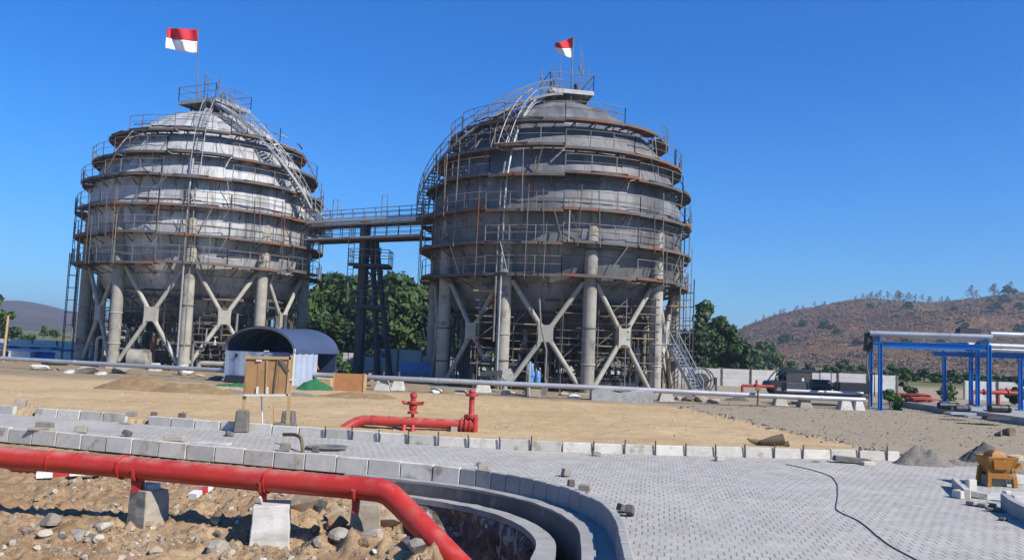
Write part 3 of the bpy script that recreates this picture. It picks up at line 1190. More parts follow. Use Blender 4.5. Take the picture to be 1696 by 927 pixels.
    # ladders following the shell
    for (az, f0, f1, gap) in cfg['ladders']:
        mb = MB()
        n = 14
        for s in (-.28, .28):
            mb.tube([on_shell(az, f0 + (f1 - f0) * i / n, gap) + Vector((s * math.cos(az), s * math.sin(az), 0)) for i in range(n + 1)], .035, 5)
            mb.tube([on_shell(az, f0 + (f1 - f0) * i / n, gap + .75) + Vector((s * 1.3 * math.cos(az), s * 1.3 * math.sin(az), 0)) for i in range(n + 1)], .028, 5)
        m = n * 3
        for i in range(m):
            p = on_shell(az, f0 + (f1 - f0) * i / m, gap)
            s = Vector((.28 * math.cos(az), .28 * math.sin(az), 0))
            mb.bar(p - s, p + s, .03)
            if i % 4 == 0:
                p2 = on_shell(az, f0 + (f1 - f0) * i / m, gap + .75)
                mb.bar(p + s, p2 + s * 1.3, .025)
                mb.bar(p - s, p2 - s * 1.3, .025)
        mb.build('ladder', M['galv_grate'], root)
    # straight ladders with cage at the edge of the lowest ring
    for (az, z0, z1) in cfg['cages']:
        mb = MB()
        r0 = 9.35
        t = Vector((math.cos(az), math.sin(az), 0))
        for s in (-.35, .35):
            for rr in (r0, r0 + .7):
                mb.bar(polar(c, az, rr, z0) + t * s, polar(c, az, rr, z1) + t * s, .05)
        z = z0
        k = 0
        while z < z1:
            mb.bar(polar(c, az, r0, z) - t * .35, polar(c, az, r0, z) + t * .35, .035)
            if k % 3 == 0:
                mb.bar(polar(c, az, r0 + .7, z) - t * .35, polar(c, az, r0 + .7, z) + t * .35, .04)
                for s in (-.35, .35):
                    mb.bar(polar(c, az, r0, z) + t * s, polar(c, az, r0 + .7, z) + t * s, .035)
            z += .33
            k += 1
        mb.build('ladder', M['dark'], root)
    # risers that run down the outside
    for (az, ftop, zbot, rad, mat) in cfg['risers']:
        pts = []
        n = 10
        for i in range(n + 1):
            f = ftop * (1 - i / n)
            pts.append(on_shell(az, f, .55))
        pts.append(polar(c, az, a + .62, (zc + zbot) / 2))
        pts.append(polar(c, az, a + .62, zbot))
        mb = MB()
        mb.tube(pts, rad, 7)
        for p in pts[1::2]:
            mb.lathe([(rad * 1.5, -.05), (rad * 1.5, .05)], p, 8)
        mb.build('riser_pipe', M[mat], root, smooth=True)
    # upright scaffold tubes joining ring to ring
    for k in range(cfg['uprights']):
        az = rnd.uniform(-PI / 2, PI / 2)
        i = rnd.randrange(2, 5)
        j = min(5, i + rnd.randrange(1, 3))
        z1, R1, _ = RINGS[i]
        z0, R0, _ = RINGS[j]
        r = max(R1, R0) + .06
        mb = MB()
        mb.tube([polar(c, az, r, z0 + dz - .3), polar(c, az + rnd.uniform(-.02, .02), r, z1 + dz + rnd.uniform(.9, 1.6))], .03, 5)
        mb.build('scaffold_tube', M[rnd.choice(('rusty', 'rail', 'rusty'))], root)
    for k in range(34):                                      # short braces and props between neighbouring rings
        az = cfg['face'] + rnd.uniform(-1.5, 1.5)
        i = rnd.randrange(0, 5)
        z1, R1, w1 = RINGS[i]
        z0, R0, w0 = RINGS[i + 1]
        da = rnd.choice((0, 0, .05, -.06, .1, -.1))
        mb = MB()
        ri, rj = R0 - rnd.choice((.05, .9)) * w0, R1 - rnd.choice((.05, .9)) * w1
        mb.tube([polar(c, az, ri, z0 + dz), polar(c, az + da, rj, z1 + dz - .1)], rnd.choice((.024, .03, .045)), 5)
        mb.build('brace_tube', M[rnd.choice(('rusty', 'rail', 'dark', 'brace'))], root)
    for k in range(14):                                      # cable runs and thin pipes that hug a ring
        az = cfg['face'] + rnd.uniform(-1.4, 1.2)
        z1, R1, w1 = rnd.choice(RINGS)
        zz = z1 + dz + rnd.choice((-.32, .25, .5, .9))
        da = rnd.uniform(.2, .6)
        mb = MB()
        mb.tube([polar(c, az + da * t / 6, R1 - .5 * w1, zz + .04 * math.sin(t * 2.1)) for t in range(7)], rnd.choice((.03, .045, .07)), 6)
        mb.build('cable_run', M[rnd.choice(('rail', 'galv_grate', 'dark', 'rusty'))], root)
    # bottom nozzle and outlet pipe
    mb = MB()
    zb = zc - b
    mb.lathe([(1.3, zb + .5), (.9, zb - .1), (.45, zb - .25), (.45, g0 + 1.0), (.62, g0 + 1.0), (.62, g0 + .85)], (c[0], c[1], 0), 18)
    mb.tube([(c[0], c[1], g0 + 1.0), (c[0] + 2.2, c[1] - 1.2, g0 + .9), (c[0] + 5.5, c[1] - 3, g0 + .9)], .3, 12)
    mb.build('outlet_pipe', M['dark'], root, smooth=True)
    return root, cols, corners, zp, pc


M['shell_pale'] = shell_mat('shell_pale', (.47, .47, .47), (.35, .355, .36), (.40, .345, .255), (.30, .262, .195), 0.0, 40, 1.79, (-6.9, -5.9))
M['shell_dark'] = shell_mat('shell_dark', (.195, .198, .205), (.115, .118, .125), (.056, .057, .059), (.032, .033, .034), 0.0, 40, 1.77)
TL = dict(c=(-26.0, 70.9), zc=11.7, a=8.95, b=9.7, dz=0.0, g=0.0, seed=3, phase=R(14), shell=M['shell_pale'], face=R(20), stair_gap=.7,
          label='paler grey spherical tank with ring walkways, rising behind the blue arched shelter',
          plat_r=2.9, plat_az=R(20), plat_off=(R(30), .3),
          masts=[(-.3, -1.9, 3.0), (-.9, -1.0, 2.2), (.6, -1.2, 2.6), (1.3, -.4, 1.6), (-1.6, 0, 1.3), (.1, -2.2, 2.4)],
          stairs=[(R(70), R(8), R(30), R(74), 46), (R(104), R(-2), R(72), R(8), 18)],
          ladders=[(R(14), R(16), R(70), .35)], cages=[(R(-70), .1, 8.8)],
          risers=[(R(12), R(30), 1.0, .07, 'galv_grate'), (R(14.5), R(10), 1.5, .05, 'rail'), (R(-52), R(2), 2.0, .06, 'rail')], uprights=20)
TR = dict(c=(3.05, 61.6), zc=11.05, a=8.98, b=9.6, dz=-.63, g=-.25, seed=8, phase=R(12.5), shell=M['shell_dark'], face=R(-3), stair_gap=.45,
          label='darker grey spherical tank with ring walkways and a blue pump at its foot',
          plat_r=2.3, plat_az=R(-35), plat_off=(R(60), .5),
          masts=[(.9, -.6, 3.9), (1.1, -.2, 3.4), (1.6, .1, 2.3), (-1.9, -.3, 2.4), (-1.1, -.7, 2.5), (-.6, -1.0, 2.7), (.2, -1.4, 1.7)],
          stairs=[(R(-92), R(2), R(-50), R(40), 34), (R(-50), R(40), R(-18), R(76), 30)],
          ladders=[(R(-26), R(26), R(66), .35)], cages=[(R(80), .1, 8.0)],
          risers=[(R(-23), R(62), 1.0, .065, 'galv_grate'), (R(-25), R(20), 3.0, .06, 'rail'), (R(60), R(3), 2.0, .06, 'rail')], uprights=22)
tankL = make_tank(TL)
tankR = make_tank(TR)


# ---------------------------------------------------------------- flags over the tanks
def flag(px_pole_top, px_foot, Yd, outline, label_p, label_f, wave):
    top = P(px_pole_top[0], px_pole_top[1], Yd)
    foot = P(px_foot[0], px_foot[1], Yd)
    pole = MB()
    pole.tube([foot, (foot + top) / 2, top], .045, 8, radii=[.055, .045, .032])
    pole.lathe([(.05, -.02), (.075, .05), (.02, .12)], top, 8)
    po = tag(pole.build('flagpole', M['rail'], loc=foot, smooth=True), label_p, 'flagpole')
    # outline: hoist-top, hoist-bottom, fly-bottom, fly-top, and the seam at hoist and fly
    ht, hb, fb, ft = [P(x, y, Yd) for x, y in outline]
    nx, ny = 26, 14
    root = thing('flag', label_f, 'flag', hb)
    for part, r0, r1, mat in (('red_stripe', 0.0, .5, 'flag_red'), ('white_stripe', .5, 1.0, 'flag_white')):
        mb = MB()
        front = []
        for j in range(ny // 2 + 1):
            v = r0 + (r1 - r0) * j / (ny // 2)
            row = []
            for i in range(nx + 1):
                u = i / nx
                p = ht.lerp(hb, v).lerp(ft.lerp(fb, v), u)
                ph = u * wave[0] + v * wave[1]
                p = p + Vector((0, wave[2] * math.sin(ph) * min(1, u * 2.5), wave[3] * math.sin(ph * .8 + 1) * min(1, u * 2)))
                row.append(p)
            front.append(row)
        o = len(mb.v)
        for row in front:
            mb.v += [tuple(p) for p in row]
        w = nx + 1
        for j in range(ny // 2):
            for i in range(nx):
                mb.f.append((o + j * w + i, o + j * w + i + 1, o + (j + 1) * w + i + 1, o + (j + 1) * w + i))
                mb.mi.append(0)
        s = mb.build(part, M[mat], root, smooth=True)
        md = s.modifiers.new('thickness', 'SOLIDIFY')
        md.thickness = .012
    return po


flag((328, 45), (326, 172), 70.9, [(327, 49), (327, 89), (276, 82), (275, 46)], 'tall thin steel flagpole on the paler tank',
     'larger red and white flag, blown flat over the paler tank', (8.5, 2.2, .30, .10))
flag((949.5, 62), (946, 150), 61.6, [(949, 63), (948, 97), (920, 86), (919, 70)], 'thin steel flagpole on the darker tank',
     'smaller red and white flag, drooping over the darker tank', (6.0, 2.5, .34, .20))


# ---------------------------------------------------------------- bridge between the tanks, on a trestle
def bridge():
    zu, zl = P(620, 371, 66).z, P(620, 397, 66).z
    A = polar(TL['c'], R(80), 9.7, 0)
    B = polar(TR['c'], R(-88), 9.6, 0)
    A = Vector((-16.35, 69.0, 0))
    B = Vector((-6.3, 62.4, 0))
    d = (B - A).normalized()
    n = Vector((-d.y, d.x, 0))
    root = thing('footbridge', 'two level steel footbridge carrying pipes between the two spherical tanks', 'footbridge', (A + B) / 2 + Vector((0, 0, zl)))
    for z, nm in ((zl, 0), (zu, 1)):
        mb = MB()
        e0, e1 = A + Vector((0, 0, z)), B + Vector((0, 0, z - .1))
        mb.bar(e0, e1, 1.5, .04)
        for s in (-.75, .75):
            mb.bar(e0 + n * s + Vector((0, 0, -.06)), e1 + n * s + Vector((0, 0, -.06)), .08, .15)
        k = 8
        for i in range(k + 1):
            m = e0.lerp(e1, i / k)
            mb.bar(m - n * .75 - Vector((0, 0, .09)), m + n * .75 - Vector((0, 0, .09)), .08, .10)
        dk = mb.build('deck', M['rusty'] if not nm else M['galv_grate'], root)
        mb = MB()
        for s in (-.72, .72):
            pts = [e0.lerp(e1, i / 10) + n * s for i in range(11)]
            railing_on(mb, pts, 1.1, .03, 1, (.33, .66))
        mb.build('railing', M['rail'], dk)
    mb = MB()
    mb.tube([A + Vector((0, 0, zu + .15)) - n * 1.0, B + Vector((0, 0, zu + .05)) - n * 1.0], .14, 12)
    mb.build('pipe', M['pipe_silver'], root, smooth=True)
    mb = MB()
    mb.tube([A + Vector((0, 0, zl + .05)) - n * .98, B + Vector((0, 0, zl - .05)) - n * .98], .10, 12)
    mb.build('pipe', M['galv_grate'], root, smooth=True)
    for t in (.18, .62):
        m = A.lerp(B, t) + Vector((0, 0, zu))
        mb = MB()
        mb.tube([m - d * .25, m - d * .25 + Vector((0, 0, 2.1)), m + d * .3 + Vector((0, 0, 2.1)), m + d * .3], .035, 6)
        mb.build('goal_frame', M['rail'], root)
    # the trestle
    m = A.lerp(B, .49)
    z1 = zl - .15
    tr = thing('trestle_tower', 'tall dark column and leaning trestle legs holding up the footbridge', 'tower', (m.x, m.y, 0))
    foot = Vector((m.x - .35, m.y, 0))
    mb = MB()
    mb.lathe([(.42, -.2), (.42, z1 + 1.6)], (m.x - .2, m.y, 0), 18)
    mb.build('column', M['dark'], tr, smooth=True)
    for (dx, dy, tx) in ((1.15, -.6, .35), (1.15, .6, .35), (2.1, -.6, .7), (2.1, .6, .7)):
        mb = MB()
        mb.tube([(m.x + dx + .25, m.y + dy, -.2), (m.x + tx, m.y + dy * .6, z1)], .15, 10)
        mb.build('leg', M['dark'], tr, smooth=True)
    for z in (1.6, 3.3, 5.2, 7.0, 8.6):
        mb = MB()
        f = z / z1
        x1 = m.x + 2.2 * (1 - f) + .75 * f
        mb.bar((m.x - .2, m.y - .55, z), (x1, m.y - .55, z), .14)
        mb.build('cross_beam', M['dark'], tr)
        mb = MB()
        mb.bar((m.x - .2, m.y + .55, z), (x1, m.y + .55, z), .14)
        mb.build('cross_beam', M['dark'], tr)
        for s in (-.55, .55):
            for (p, q) in (((m.x - .2, m.y + s, z), (x1, m.y + s, z + 1.5)), ((x1, m.y + s, z), (m.x - .2, m.y + s, z + 1.5))):
                mb = MB()
                mb.tube([p, q], .05, 6)
                mb.build('diagonal', M['dark'] if s < 0 else M['rail'], tr)
        mb = MB()
        mb.tube([(x1, m.y - .55, z), (x1, m.y + .55, z + 1.3)], .05, 6)
        mb.build('diagonal', M['dark'], tr)
    for (z, w) in ((P(620, 440, 66).z, 3.1), (P(620, 507, 66).z, 2.6)):
        mb = MB()
        mb.box((m.x + .35, m.y, z), (w, 2.2, .1))
        for yy in (-1.1, 1.1):
            mb.bar((m.x + .35 - w / 2, m.y + yy, z - .1), (m.x + .35 + w / 2, m.y + yy, z - .1), .09, .22)
        pl = mb.build('platform', M['dark'], tr)
        mb = MB()
        cs = [Vector((m.x + .35 + sx * w / 2, m.y + sy * 1.1, z + .05)) for sx, sy in ((-1, -1), (1, -1), (1, 1), (-1, 1), (-1, -1))]
        for p, q in zip(cs[:-1], cs[1:]):
            railing_on(mb, [p.lerp(q, t / 3) for t in range(4)], 1.1, .03, 1)
        mb.build('railing', M['rail'], pl)
    mb = MB()
    for s in (-.22, .22):
        mb.bar((m.x - 1.15 + s, m.y - .4, 0), (m.x - 1.15 + s, m.y - .4, z1 + 1), .05)
    for i in range(34):
        mb.bar((m.x - 1.37, m.y - .4, .3 + i * .33), (m.x - .93, m.y - .4, .3 + i * .33), .03)
    mb.build('ladder', M['dark'], tr)
    mb = MB()
    mb.tube([(m.x - .05, m.y - .62, .2), (m.x + .05, m.y - .62, 4), (m.x - .1, m.y - .62, z1 + 1.5)], .10, 8)
    mb.build('riser_pipe', M['dark'], tr, smooth=True)


bridge()


# ================================================================ hills, far scrub, trees
def GG(px, py, z0=-.3):
    """where the line of sight meets the ground sheet"""
    d = ray(px, py)
    t = (1.2 - CAMH) / d.z
    for _ in range(4000):
        p = d * t
        z = CAMH + p.z
        if z <= gz(p.x, p.y):
            break
        t *= 1.0012
    p = d * t
    return Vector((p.x, p.y, gz(p.x, p.y)))


def hill_mat(name, a, b, c, d, s):
    k = NT(name)
    p = k.pos(True)
    n1 = k.noise(p, .012 * s, 7, .62)
    n2 = k.noise(p, .06 * s, 6, .65)
    n3 = k.noise(p, .25 * s, 4, .6)
    col = k.mix(k.ramp(n1, .38, .62), a, b)
    col = k.mix(k.ramp(n2, .56, .66), col, c)
    col = k.mix(k.ramp(n3, .48, .66, 0, .85), col, d)
    k.l(col, k.b.inputs['Base Color'])
    k.b.inputs['Roughness'].default_value = 1
    k.b.inputs['Specular IOR Level'].default_value = 0
    k.bump(k.math('ADD', n2, k.math('MULTIPLY', n3, .5)), 1.0, 4.0)
    return k.m


def hill(name, ridge, Yr, Yf, Yb, x0, x1, nx, ny, mat, seed, gul):
    xs = np.linspace(x0, x1, nx)
    ys = np.linspace(Yf, Yb, ny)
    HX, HY = np.meshgrid(xs, ys)
    pts = [P(px, py, Yr) for px, py in ridge]
    rx = np.array([p.x for p in pts])
    rz = np.array([max(0.0, p.z) for p in pts])
    ang = HX / HY * Yr                                   # follow the line of sight so the skyline keeps its shape
    ang = ang * .6 + HX * .4
    top = np.interp(ang, rx, rz)
    t = np.clip((HY - Yf) / (Yr - Yf), 0, 1)
    up = t * t * (3 - 2 * t)
    up = up * .55 + .45 * t
    back = np.clip((HY - Yr) / (Yb - Yr), 0, 1)
    H = top * up * (1 - .7 * back ** 2)
    g = fbm(HX, HY, gul, 5, seed)
    g2 = np.abs(fbm(HX + .3 * HY, HY * .45, gul * 1.6, 4, seed + 1))
    H = H + (g * .16 - g2 * .22 + .05) * top * np.sin(np.clip(t, 0, 1) * PI) ** .8
    H = H - 1.0 * (1 - np.clip(t * 8, 0, 1)) - .4
    o = grid_mesh(name, HX, HY, H, mat)
    tag(o, kind='structure')
    return xs, ys, H


RR = [(1120, 590), (1180, 566), (1235, 541), (1280, 523), (1350, 507), (1400, 498), (1440, 494), (1500, 498), (1540, 501), (1600, 495), (1650, 489), (1696, 484), (1800, 470), (2000, 452), (2300, 470)]
hxs, hys, HR = hill('hills', RR, 600, 300, 950, 90, 900, 260, 130,
                    hill_mat('hill_near', (.140, .085, .050), (.18, .108, .058), (.27, .145, .065), (.10, .067, .046), 1.6), 21, .012)
RLf = [(-500, 505), (-200, 496), (0, 501), (30, 497), (55, 500), (80, 508), (120, 515), (200, 527), (300, 541), (420, 552), (600, 566)]
hill('hills', RLf, 1500, 900, 2200, -2400, -200, 160, 70,
     hill_mat('hill_far', (.075, .056, .04), (.105, .07, .046), (.15, .09, .055), (.045, .042, .03), .8), 33, .005)


def hz_at(x, y):
    i = int(np.clip(np.searchsorted(hxs, x) - 1, 0, len(hxs) - 2))
    j = int(np.clip(np.searchsorted(hys, y) - 1, 0, len(hys) - 2))
    fx = (x - hxs[i]) / (hxs[i + 1] - hxs[i])
    fy = (y - hys[j]) / (hys[j + 1] - hys[j])
    return float((HR[j, i] * (1 - fx) + HR[j, i + 1] * fx) * (1 - fy) + (HR[j + 1, i] * (1 - fx) + HR[j + 1, i + 1] * fx) * fy)


def leaf_cloud(rng, centres, radii, n, size, flat=.8):
    """small leaf-clump faces through a set of lumps; denser towards each lump's skin"""
    V, F = [], []
    w = np.array([r ** 2 for r in radii])
    w = w / w.sum()
    pick = rng.choice(len(centres), n, p=w)
    for i in range(n):
        c, r = centres[pick[i]], radii[pick[i]]
        d = rng.normal(size=3)
        d /= np.linalg.norm(d)
        rad = r * (1 - abs(rng.normal()) * .28)
        p = np.array(c) + d * rad * np.array([1, 1, flat]) + rng.normal(size=3) * r * .07
        nrm = d + rng.normal(size=3) * .7
        nrm /= np.linalg.norm(nrm)
        a = np.cross(nrm, rng.normal(size=3))
        a /= np.linalg.norm(a)
        b = np.cross(nrm, a)
        s = size * rng.uniform(.6, 1.35)
        o = len(V)
        V += [tuple(p - a * s - b * s * .3), tuple(p + b * s * .55 - a * s * .1), tuple(p + a * s + b * s * .1), tuple(p - b * s * .6 + a * s * .15)]
        F.append((o, o + 1, o + 2, o + 3))
    return V, F


def make_tree(name, label, cat, group, loc, h, spread, seed, leaf, n=2200, size=.30, trunk_h=.25, lumps=16, sparse=False, bark='bark'):
    rng = np.random.default_rng(seed)
    root = thing(name, label, cat, loc, group)
    L = Vector(loc)
    cs, rs_ = [], []
    for i in range(lumps):
        t = rng.uniform(0, 1)
        a = rng.uniform(0, 2 * PI)
        z = h * (trunk_h + (1 - trunk_h) * (.12 + .80 * t))
        prof = math.sin(min(1, (.18 + t * .9)) * PI) ** .55
        r = spread * prof * rng.uniform(.25, .85)
        cs.append((L.x + r * math.cos(a), L.y + r * math.sin(a), L.z + z))
        rs_.append(spread * rng.uniform(.24, .46) * (.75 if sparse else 1))
    mb = MB()
    top = L + Vector((rng.uniform(-.1, .1) * h, 0, h * .8))
    pts = [L - Vector((0, 0, .2)), L + Vector((rng.uniform(-.03, .03) * h, 0, h * .3)), L.lerp(top, .65), top]
    mb.tube(pts, .1, 7, radii=[h * .030, h * .022, h * .014, h * .004])
    for c_ in cs[:9]:
        s = L.lerp(top, rng.uniform(.3, .75))
        e = Vector(c_)
        m = s.lerp(e, .5) + Vector((0, 0, -.05 * h))
        mb.tube([s, m, e], .05, 5, radii=[h * .011, h * .007, h * .002])
    mb.build('trunk', M[bark], root, smooth=True)
    V, F = leaf_cloud(rng, cs, rs_, n, size)
    mb = MB()
    mb.add(V, F)
    mb.build('crown', M[leaf], root, recalc=False)
    return root


def copy_tree_at(src, loc, s, rz, label=None):
    c = copy_tree(src)
    c.location = loc
    c.scale = (s[0], s[0], s[1])
    c.rotation_euler = (0, 0, rz)
    if label:
        c['label'] = label
    return c


GRP_T = 'trees behind the white fence'
protos = []
for i, (h, sp, lf, n) in enumerate(((9.0, 4.2, 'leaf', 3000), (8.2, 4.6, 'leaf_dark', 3000), (9.5, 3.8, 'leaf_dark', 3000), (7.5, 4.4, 'leaf', 2800))):
    protos.append((h, make_tree('broadleaf_tree', 'dark leafy tree in the dense row seen between the two tanks', 'tree', GRP_T, (0, 0, 0), h, sp, 40 + i, lf, n, .36, .16, 22)))
spots = []
for (px, py, Yd, k) in ((520, 476, 104, 0), (556, 470, 112, 1), (590, 478, 100, 3), (622, 486, 108, 2), (655, 470, 112, 1), (686, 465, 104, 0), (716, 468, 116, 2), (600, 505, 94, 1), (672, 500, 92, 3), (640, 515, 90, 2),
                        (745, 480, 108, 1), (790, 500, 112, 3), (840, 505, 104, 0), (900, 505, 110, 1), (960, 512, 104, 2), (1020, 520, 108, 3), (1080, 520, 102, 1), (545, 520, 92, 2), (705, 520, 92, 1),
                        (505, 500, 96, 3), (575, 495, 120, 0), (735, 515, 96, 2)):
    spots.append((px, py, Yd, k))
used = set()
for (px, py, Yd, k) in spots:
    p = P(px, py, Yd)
    h0, t0 = protos[k]
    sc = (p.z + .3) / h0 * 1.04
    lab = 'dark leafy tree in the dense row seen between the two tanks' if px < 740 else 'leafy tree glimpsed through the legs of the darker tank'
    if k not in used:
        used.add(k)
        t0.location = (p.x, p.y, -.2)
        t0.scale = (max(.85, sc), max(.85, sc), sc)
        t0['label'] = lab
    else:
        copy_tree_at(t0, (p.x, p.y, -.2), (max(.9, sc * .95), sc), RNG.uniform(0, 6.28), lab)
# the clump to the right of the darker tank
for (px, py, Yd, sp, n, lf, lab, sd_, th) in ((1168, 503, 98, 3.3, 2300, 'leaf', 'tallest airy tree with gaps in its crown, right beside the darker tank', 61, .35),
                                              (1160, 545, 94, 3.0, 2400, 'leaf_dark', 'low dark bushy tree under the airy tree beside the darker tank', 62, .1),
                                              (1203, 535, 97, 2.7, 2800, 'leaf', 'rounded green tree right next to the airy tall tree', 63, .1),
                                              (1228, 562, 96, 1.7, 1700, 'leaf_dark', 'small dark tree at the end of the clump towards the brown hill', 64, .1)):
    p = P(px, py, Yd)
    make_tree('broadleaf_tree', lab, 'tree', GRP_T, (p.x, p.y, -.2), p.z + .2, sp, sd_, lf, n, .30, th, 18, sparse=(sd_ == 61))
# mid distance bushes at the foot of the hill
bush = make_tree('bush', 'green bush at the foot of the brown hill', 'bush', 'bushes at the foot of the hill', (0, 0, 0), 4.0, 2.4, 71, 'leaf', 700, .34, .02, 10)
first = True
for (px, py, Yd, w) in ((1262, 568, 190, 1.3), (1280, 570, 200, 1.0), (1392, 601, 150, .9), (1400, 597, 160, .8), (1370, 605, 150, .7), (1480, 606, 130, 1.0), (1500, 611, 128, .9), (1530, 612, 130, .9), (1555, 618, 126, .8),
                        (1578, 614, 128, .9), (1625, 624, 120, .9), (1655, 622, 122, 1.0), (1680, 626, 118, 1.1), (1430, 607, 140, .9), (1340, 604, 150, .7), (1310, 600, 160, .7), (1605, 618, 124, .9), (1285, 590, 170, .8), (1255, 590, 160, .8)):
    p = P(px, py, Yd)
    base = P(px, py + 22, Yd).z
    gzv = max(-.2, hz_at(p.x, p.y) if p.y > 305 else -.2)
    hh = max(1.6, p.z - gzv)
    if first:
        bush.location, bush.scale, first = (p.x, p.y, gzv), (w, w, hh / 4.0), False
    else:
        copy_tree_at(bush, (p.x, p.y, gzv), (w, hh / 4.0), RNG.uniform(0, 6), None)
# bare trees on the skyline
rt = make_tree('bare_tree', 'thin bare tree standing on the skyline of the brown hill', 'tree', 'bare trees along the ridge', (0, 0, 0), 9.0, 4.6, 81, 'leaf_dry', 420, .26, .10, 26, sparse=True)
first = True
ridge_x = [(1250, 533, 4), (1262, 529, 5), (1274, 524, 4), (1285, 520, 5), (1296, 517, 5), (1307, 515, 4), (1318, 512, 5), (1330, 509, 4), (1341, 506, 5), (1352, 503, 4), (1405, 492, 4), (1414, 491, 5), (1422, 490, 4), (1430, 489, 6), (1438, 488, 5),
           (1446, 488, 7), (1454, 488, 6), (1461, 488, 7), (1468, 489, 6), (1475, 489, 8), (1482, 489, 7), (1489, 490, 8), (1496, 490, 6), (1503, 491, 8), (1511, 491, 6), (1519, 492, 7), (1527, 494, 5), (1535, 495, 6), (1543, 496, 5), (1551, 497, 5), (1562, 497, 4),
           (1597, 494, 11), (1606, 493, 7), (1626, 491, 9), (1648, 489, 10), (1673, 486, 10), (1660, 488, 5)]
for (px, py, h) in ridge_x:
    p = P(px, py, 600)
    z = hz_at(p.x, 596) - .6
    s = h / 9.0
    if first:
        rt.location, rt.scale, first = (p.x, 596, z), (s, s, s), False
    else:
        copy_tree_at(rt, (p.x, 596 + RNG.uniform(-12, 6), z), (s * RNG.uniform(.8, 1.1), s), RNG.uniform(0, 6))
# dry scrub all over the hill, nobody could count it
V, F = [], []
rng = np.random.default_rng(5)
cnt = 0
while cnt < 9000:
    y = rng.uniform(310, 640)
    px = rng.uniform(1150, 1760)
    x = (px - 848) / 1400 * y
    if x < 95:
        continue
    dens = mnoise.noise(Vector((x * .02, y * .02, 3))) + .4 * mnoise.noise(Vector((x * .07, y * .07, 1)))
    if dens < rng.uniform(-.45, .35):
        continue
    z = hz_at(x, y)
    s = rng.uniform(.45, 1.05) * (1.4 if rng.random() < .07 else 1)
    for q in range(6):
        d = rng.normal(size=3) * np.array([.6, .6, .35]) * s
        n_ = rng.normal(size=3) * .55 + np.array([.5, -.5, .7])
        n_ /= np.linalg.norm(n_)
        a = np.cross(n_, rng.normal(size=3))
        a /= np.linalg.norm(a)
        b = np.cross(n_, a)
        c_ = np.array([x, y, z + s * .45]) + d
        o = len(V)
        V += [tuple(c_ - a * s * .6), tuple(c_ + b * s * .45), tuple(c_ + a * s * .6), tuple(c_ - b * s * .45)]
        F.append((o, o + 1, o + 2, o + 3))
    cnt += 1
mb = MB()
mb.add(V, F)
M['scrub'] = leaf_mat('dry_scrub', (.125, .085, .058), (.15, .10, .065), (.095, .078, .046))
tag(mb.build('dry_scrub', M['scrub'], recalc=False), kind='stuff')
hb = make_tree('bush', 'dark green bush on the brown hillside', 'bush', 'dark bushes dotted over the hillside', (0, 0, 0), 5.0, 3.4, 91, 'leaf_dark', 420, .6, .02, 9)
first = True
for (px, Yd, s) in ((1300, 420, 1.0), (1365, 450, 1.5), (1385, 430, .9), (1440, 500, .8), (1505, 480, 1.0), (1580, 470, .8), (1600, 420, .7), (1652, 470, 1.3), (1665, 530, 1.4), (1690, 500, 1.0), (1560, 380, .7), (1500, 370, .8), (1420, 380, .8), (1640, 560, .9), (1670, 590, 1.6), (1330, 480, .9), (1470, 420, .7), (1690, 400, 1.0)):
    x = P(px, 560, Yd).x
    z = hz_at(x, Yd) - .3
    if first:
        hb.location, hb.scale, first = (x, Yd, z), (s, s, s), False
    else:
        copy_tree_at(hb, (x, Yd, z), (s, s * .85), RNG.uniform(0, 6))
# left edge: tall tree, bushes and a thin pair of trees in the field
p = P(-4, 484, 92)
make_tree('roadside_tree', 'tall grey green tree half cut off at the edge of the picture', 'tree', None, (p.x, p.y, -.2), p.z, 1.9, 101, 'leaf', 900, .26, .3, 14, sparse=True)
for (px, py, Yd, sp, lf, lab, sd_) in ((26, 545, 130, 2.4, 'leaf_dark', 'low dark bush in the field near the tall edge tree', 102), (48, 556, 125, 2.0, 'leaf', 'rounded green bush in the field below the far hills', 103),
                                       (74, 540, 150, 1.3, 'leaf', 'thin bare stemmed tree alone in the field below the far hills', 104), (92, 541, 155, 1.2, 'leaf', 'second thin tree in the field, nearest the paler tank', 105), (118, 570, 110, 1.5, 'leaf_hedge', 'small bright bush beside the blue pipe trays', 106)):
    p = P(px, py, Yd)
    make_tree('field_tree' if sd_ > 103 and sd_ < 106 else 'bush', lab, 'tree' if sd_ in (104, 105) else 'bush', None, (p.x, p.y, -.2), p.z + .2, sp, sd_, lf, 700, .26, .3 if sd_ in (104, 105) else .03, 10, sparse=sd_ in (104, 105))
# pole at the left edge
q = P(6, 586, 66)
mb = MB()
mb.tube([(q.x, q.y, -.3), (q.x + .1, q.y, 3.6)], .09, 8, radii=[.11, .08])
tag(mb.build('wooden_pole', M['wood_raw'], loc=(q.x, q.y, 0)), 'pale timber pole by the silver pipe at the picture edge', 'pole')

# ---------------------------------------------------------------- white panel fence
def fence(xa, ya, xb, yb, h, label, step=2.6):
    a, b = Vector((xa, ya, 0)), Vector((xb, yb, 0))
    n = max(1, int(round((b - a).length / step)))
    d = (b - a) / n
    root = thing('panel_fence', label, 'fence', (a + b) / 2)
    u = d.normalized()
    rz = math.atan2(u.y, u.x)
    for i in range(n + 1):
        mb = MB()
        c_ = a + d * i
        mb.box((c_.x, c_.y - .03, h / 2 - .1), (.11, .13, h + .26), rz)
        mb.build('post', M['dark'] if i % 2 else M['rail'], root)
        if i < n:
            m = a + d * (i + .5)
            mb = MB()
            hh = h + random.uniform(-.03, .03)
            rows = 4
            for k in range(rows):
                mb.box((m.x, m.y + .01 * (k % 2), -.1 + (hh + .1) * (k + .5) / rows), (d.length - .11, .05, (hh + .1) / rows - .012), rz)
            mb.build('panel', M['fence'], root)


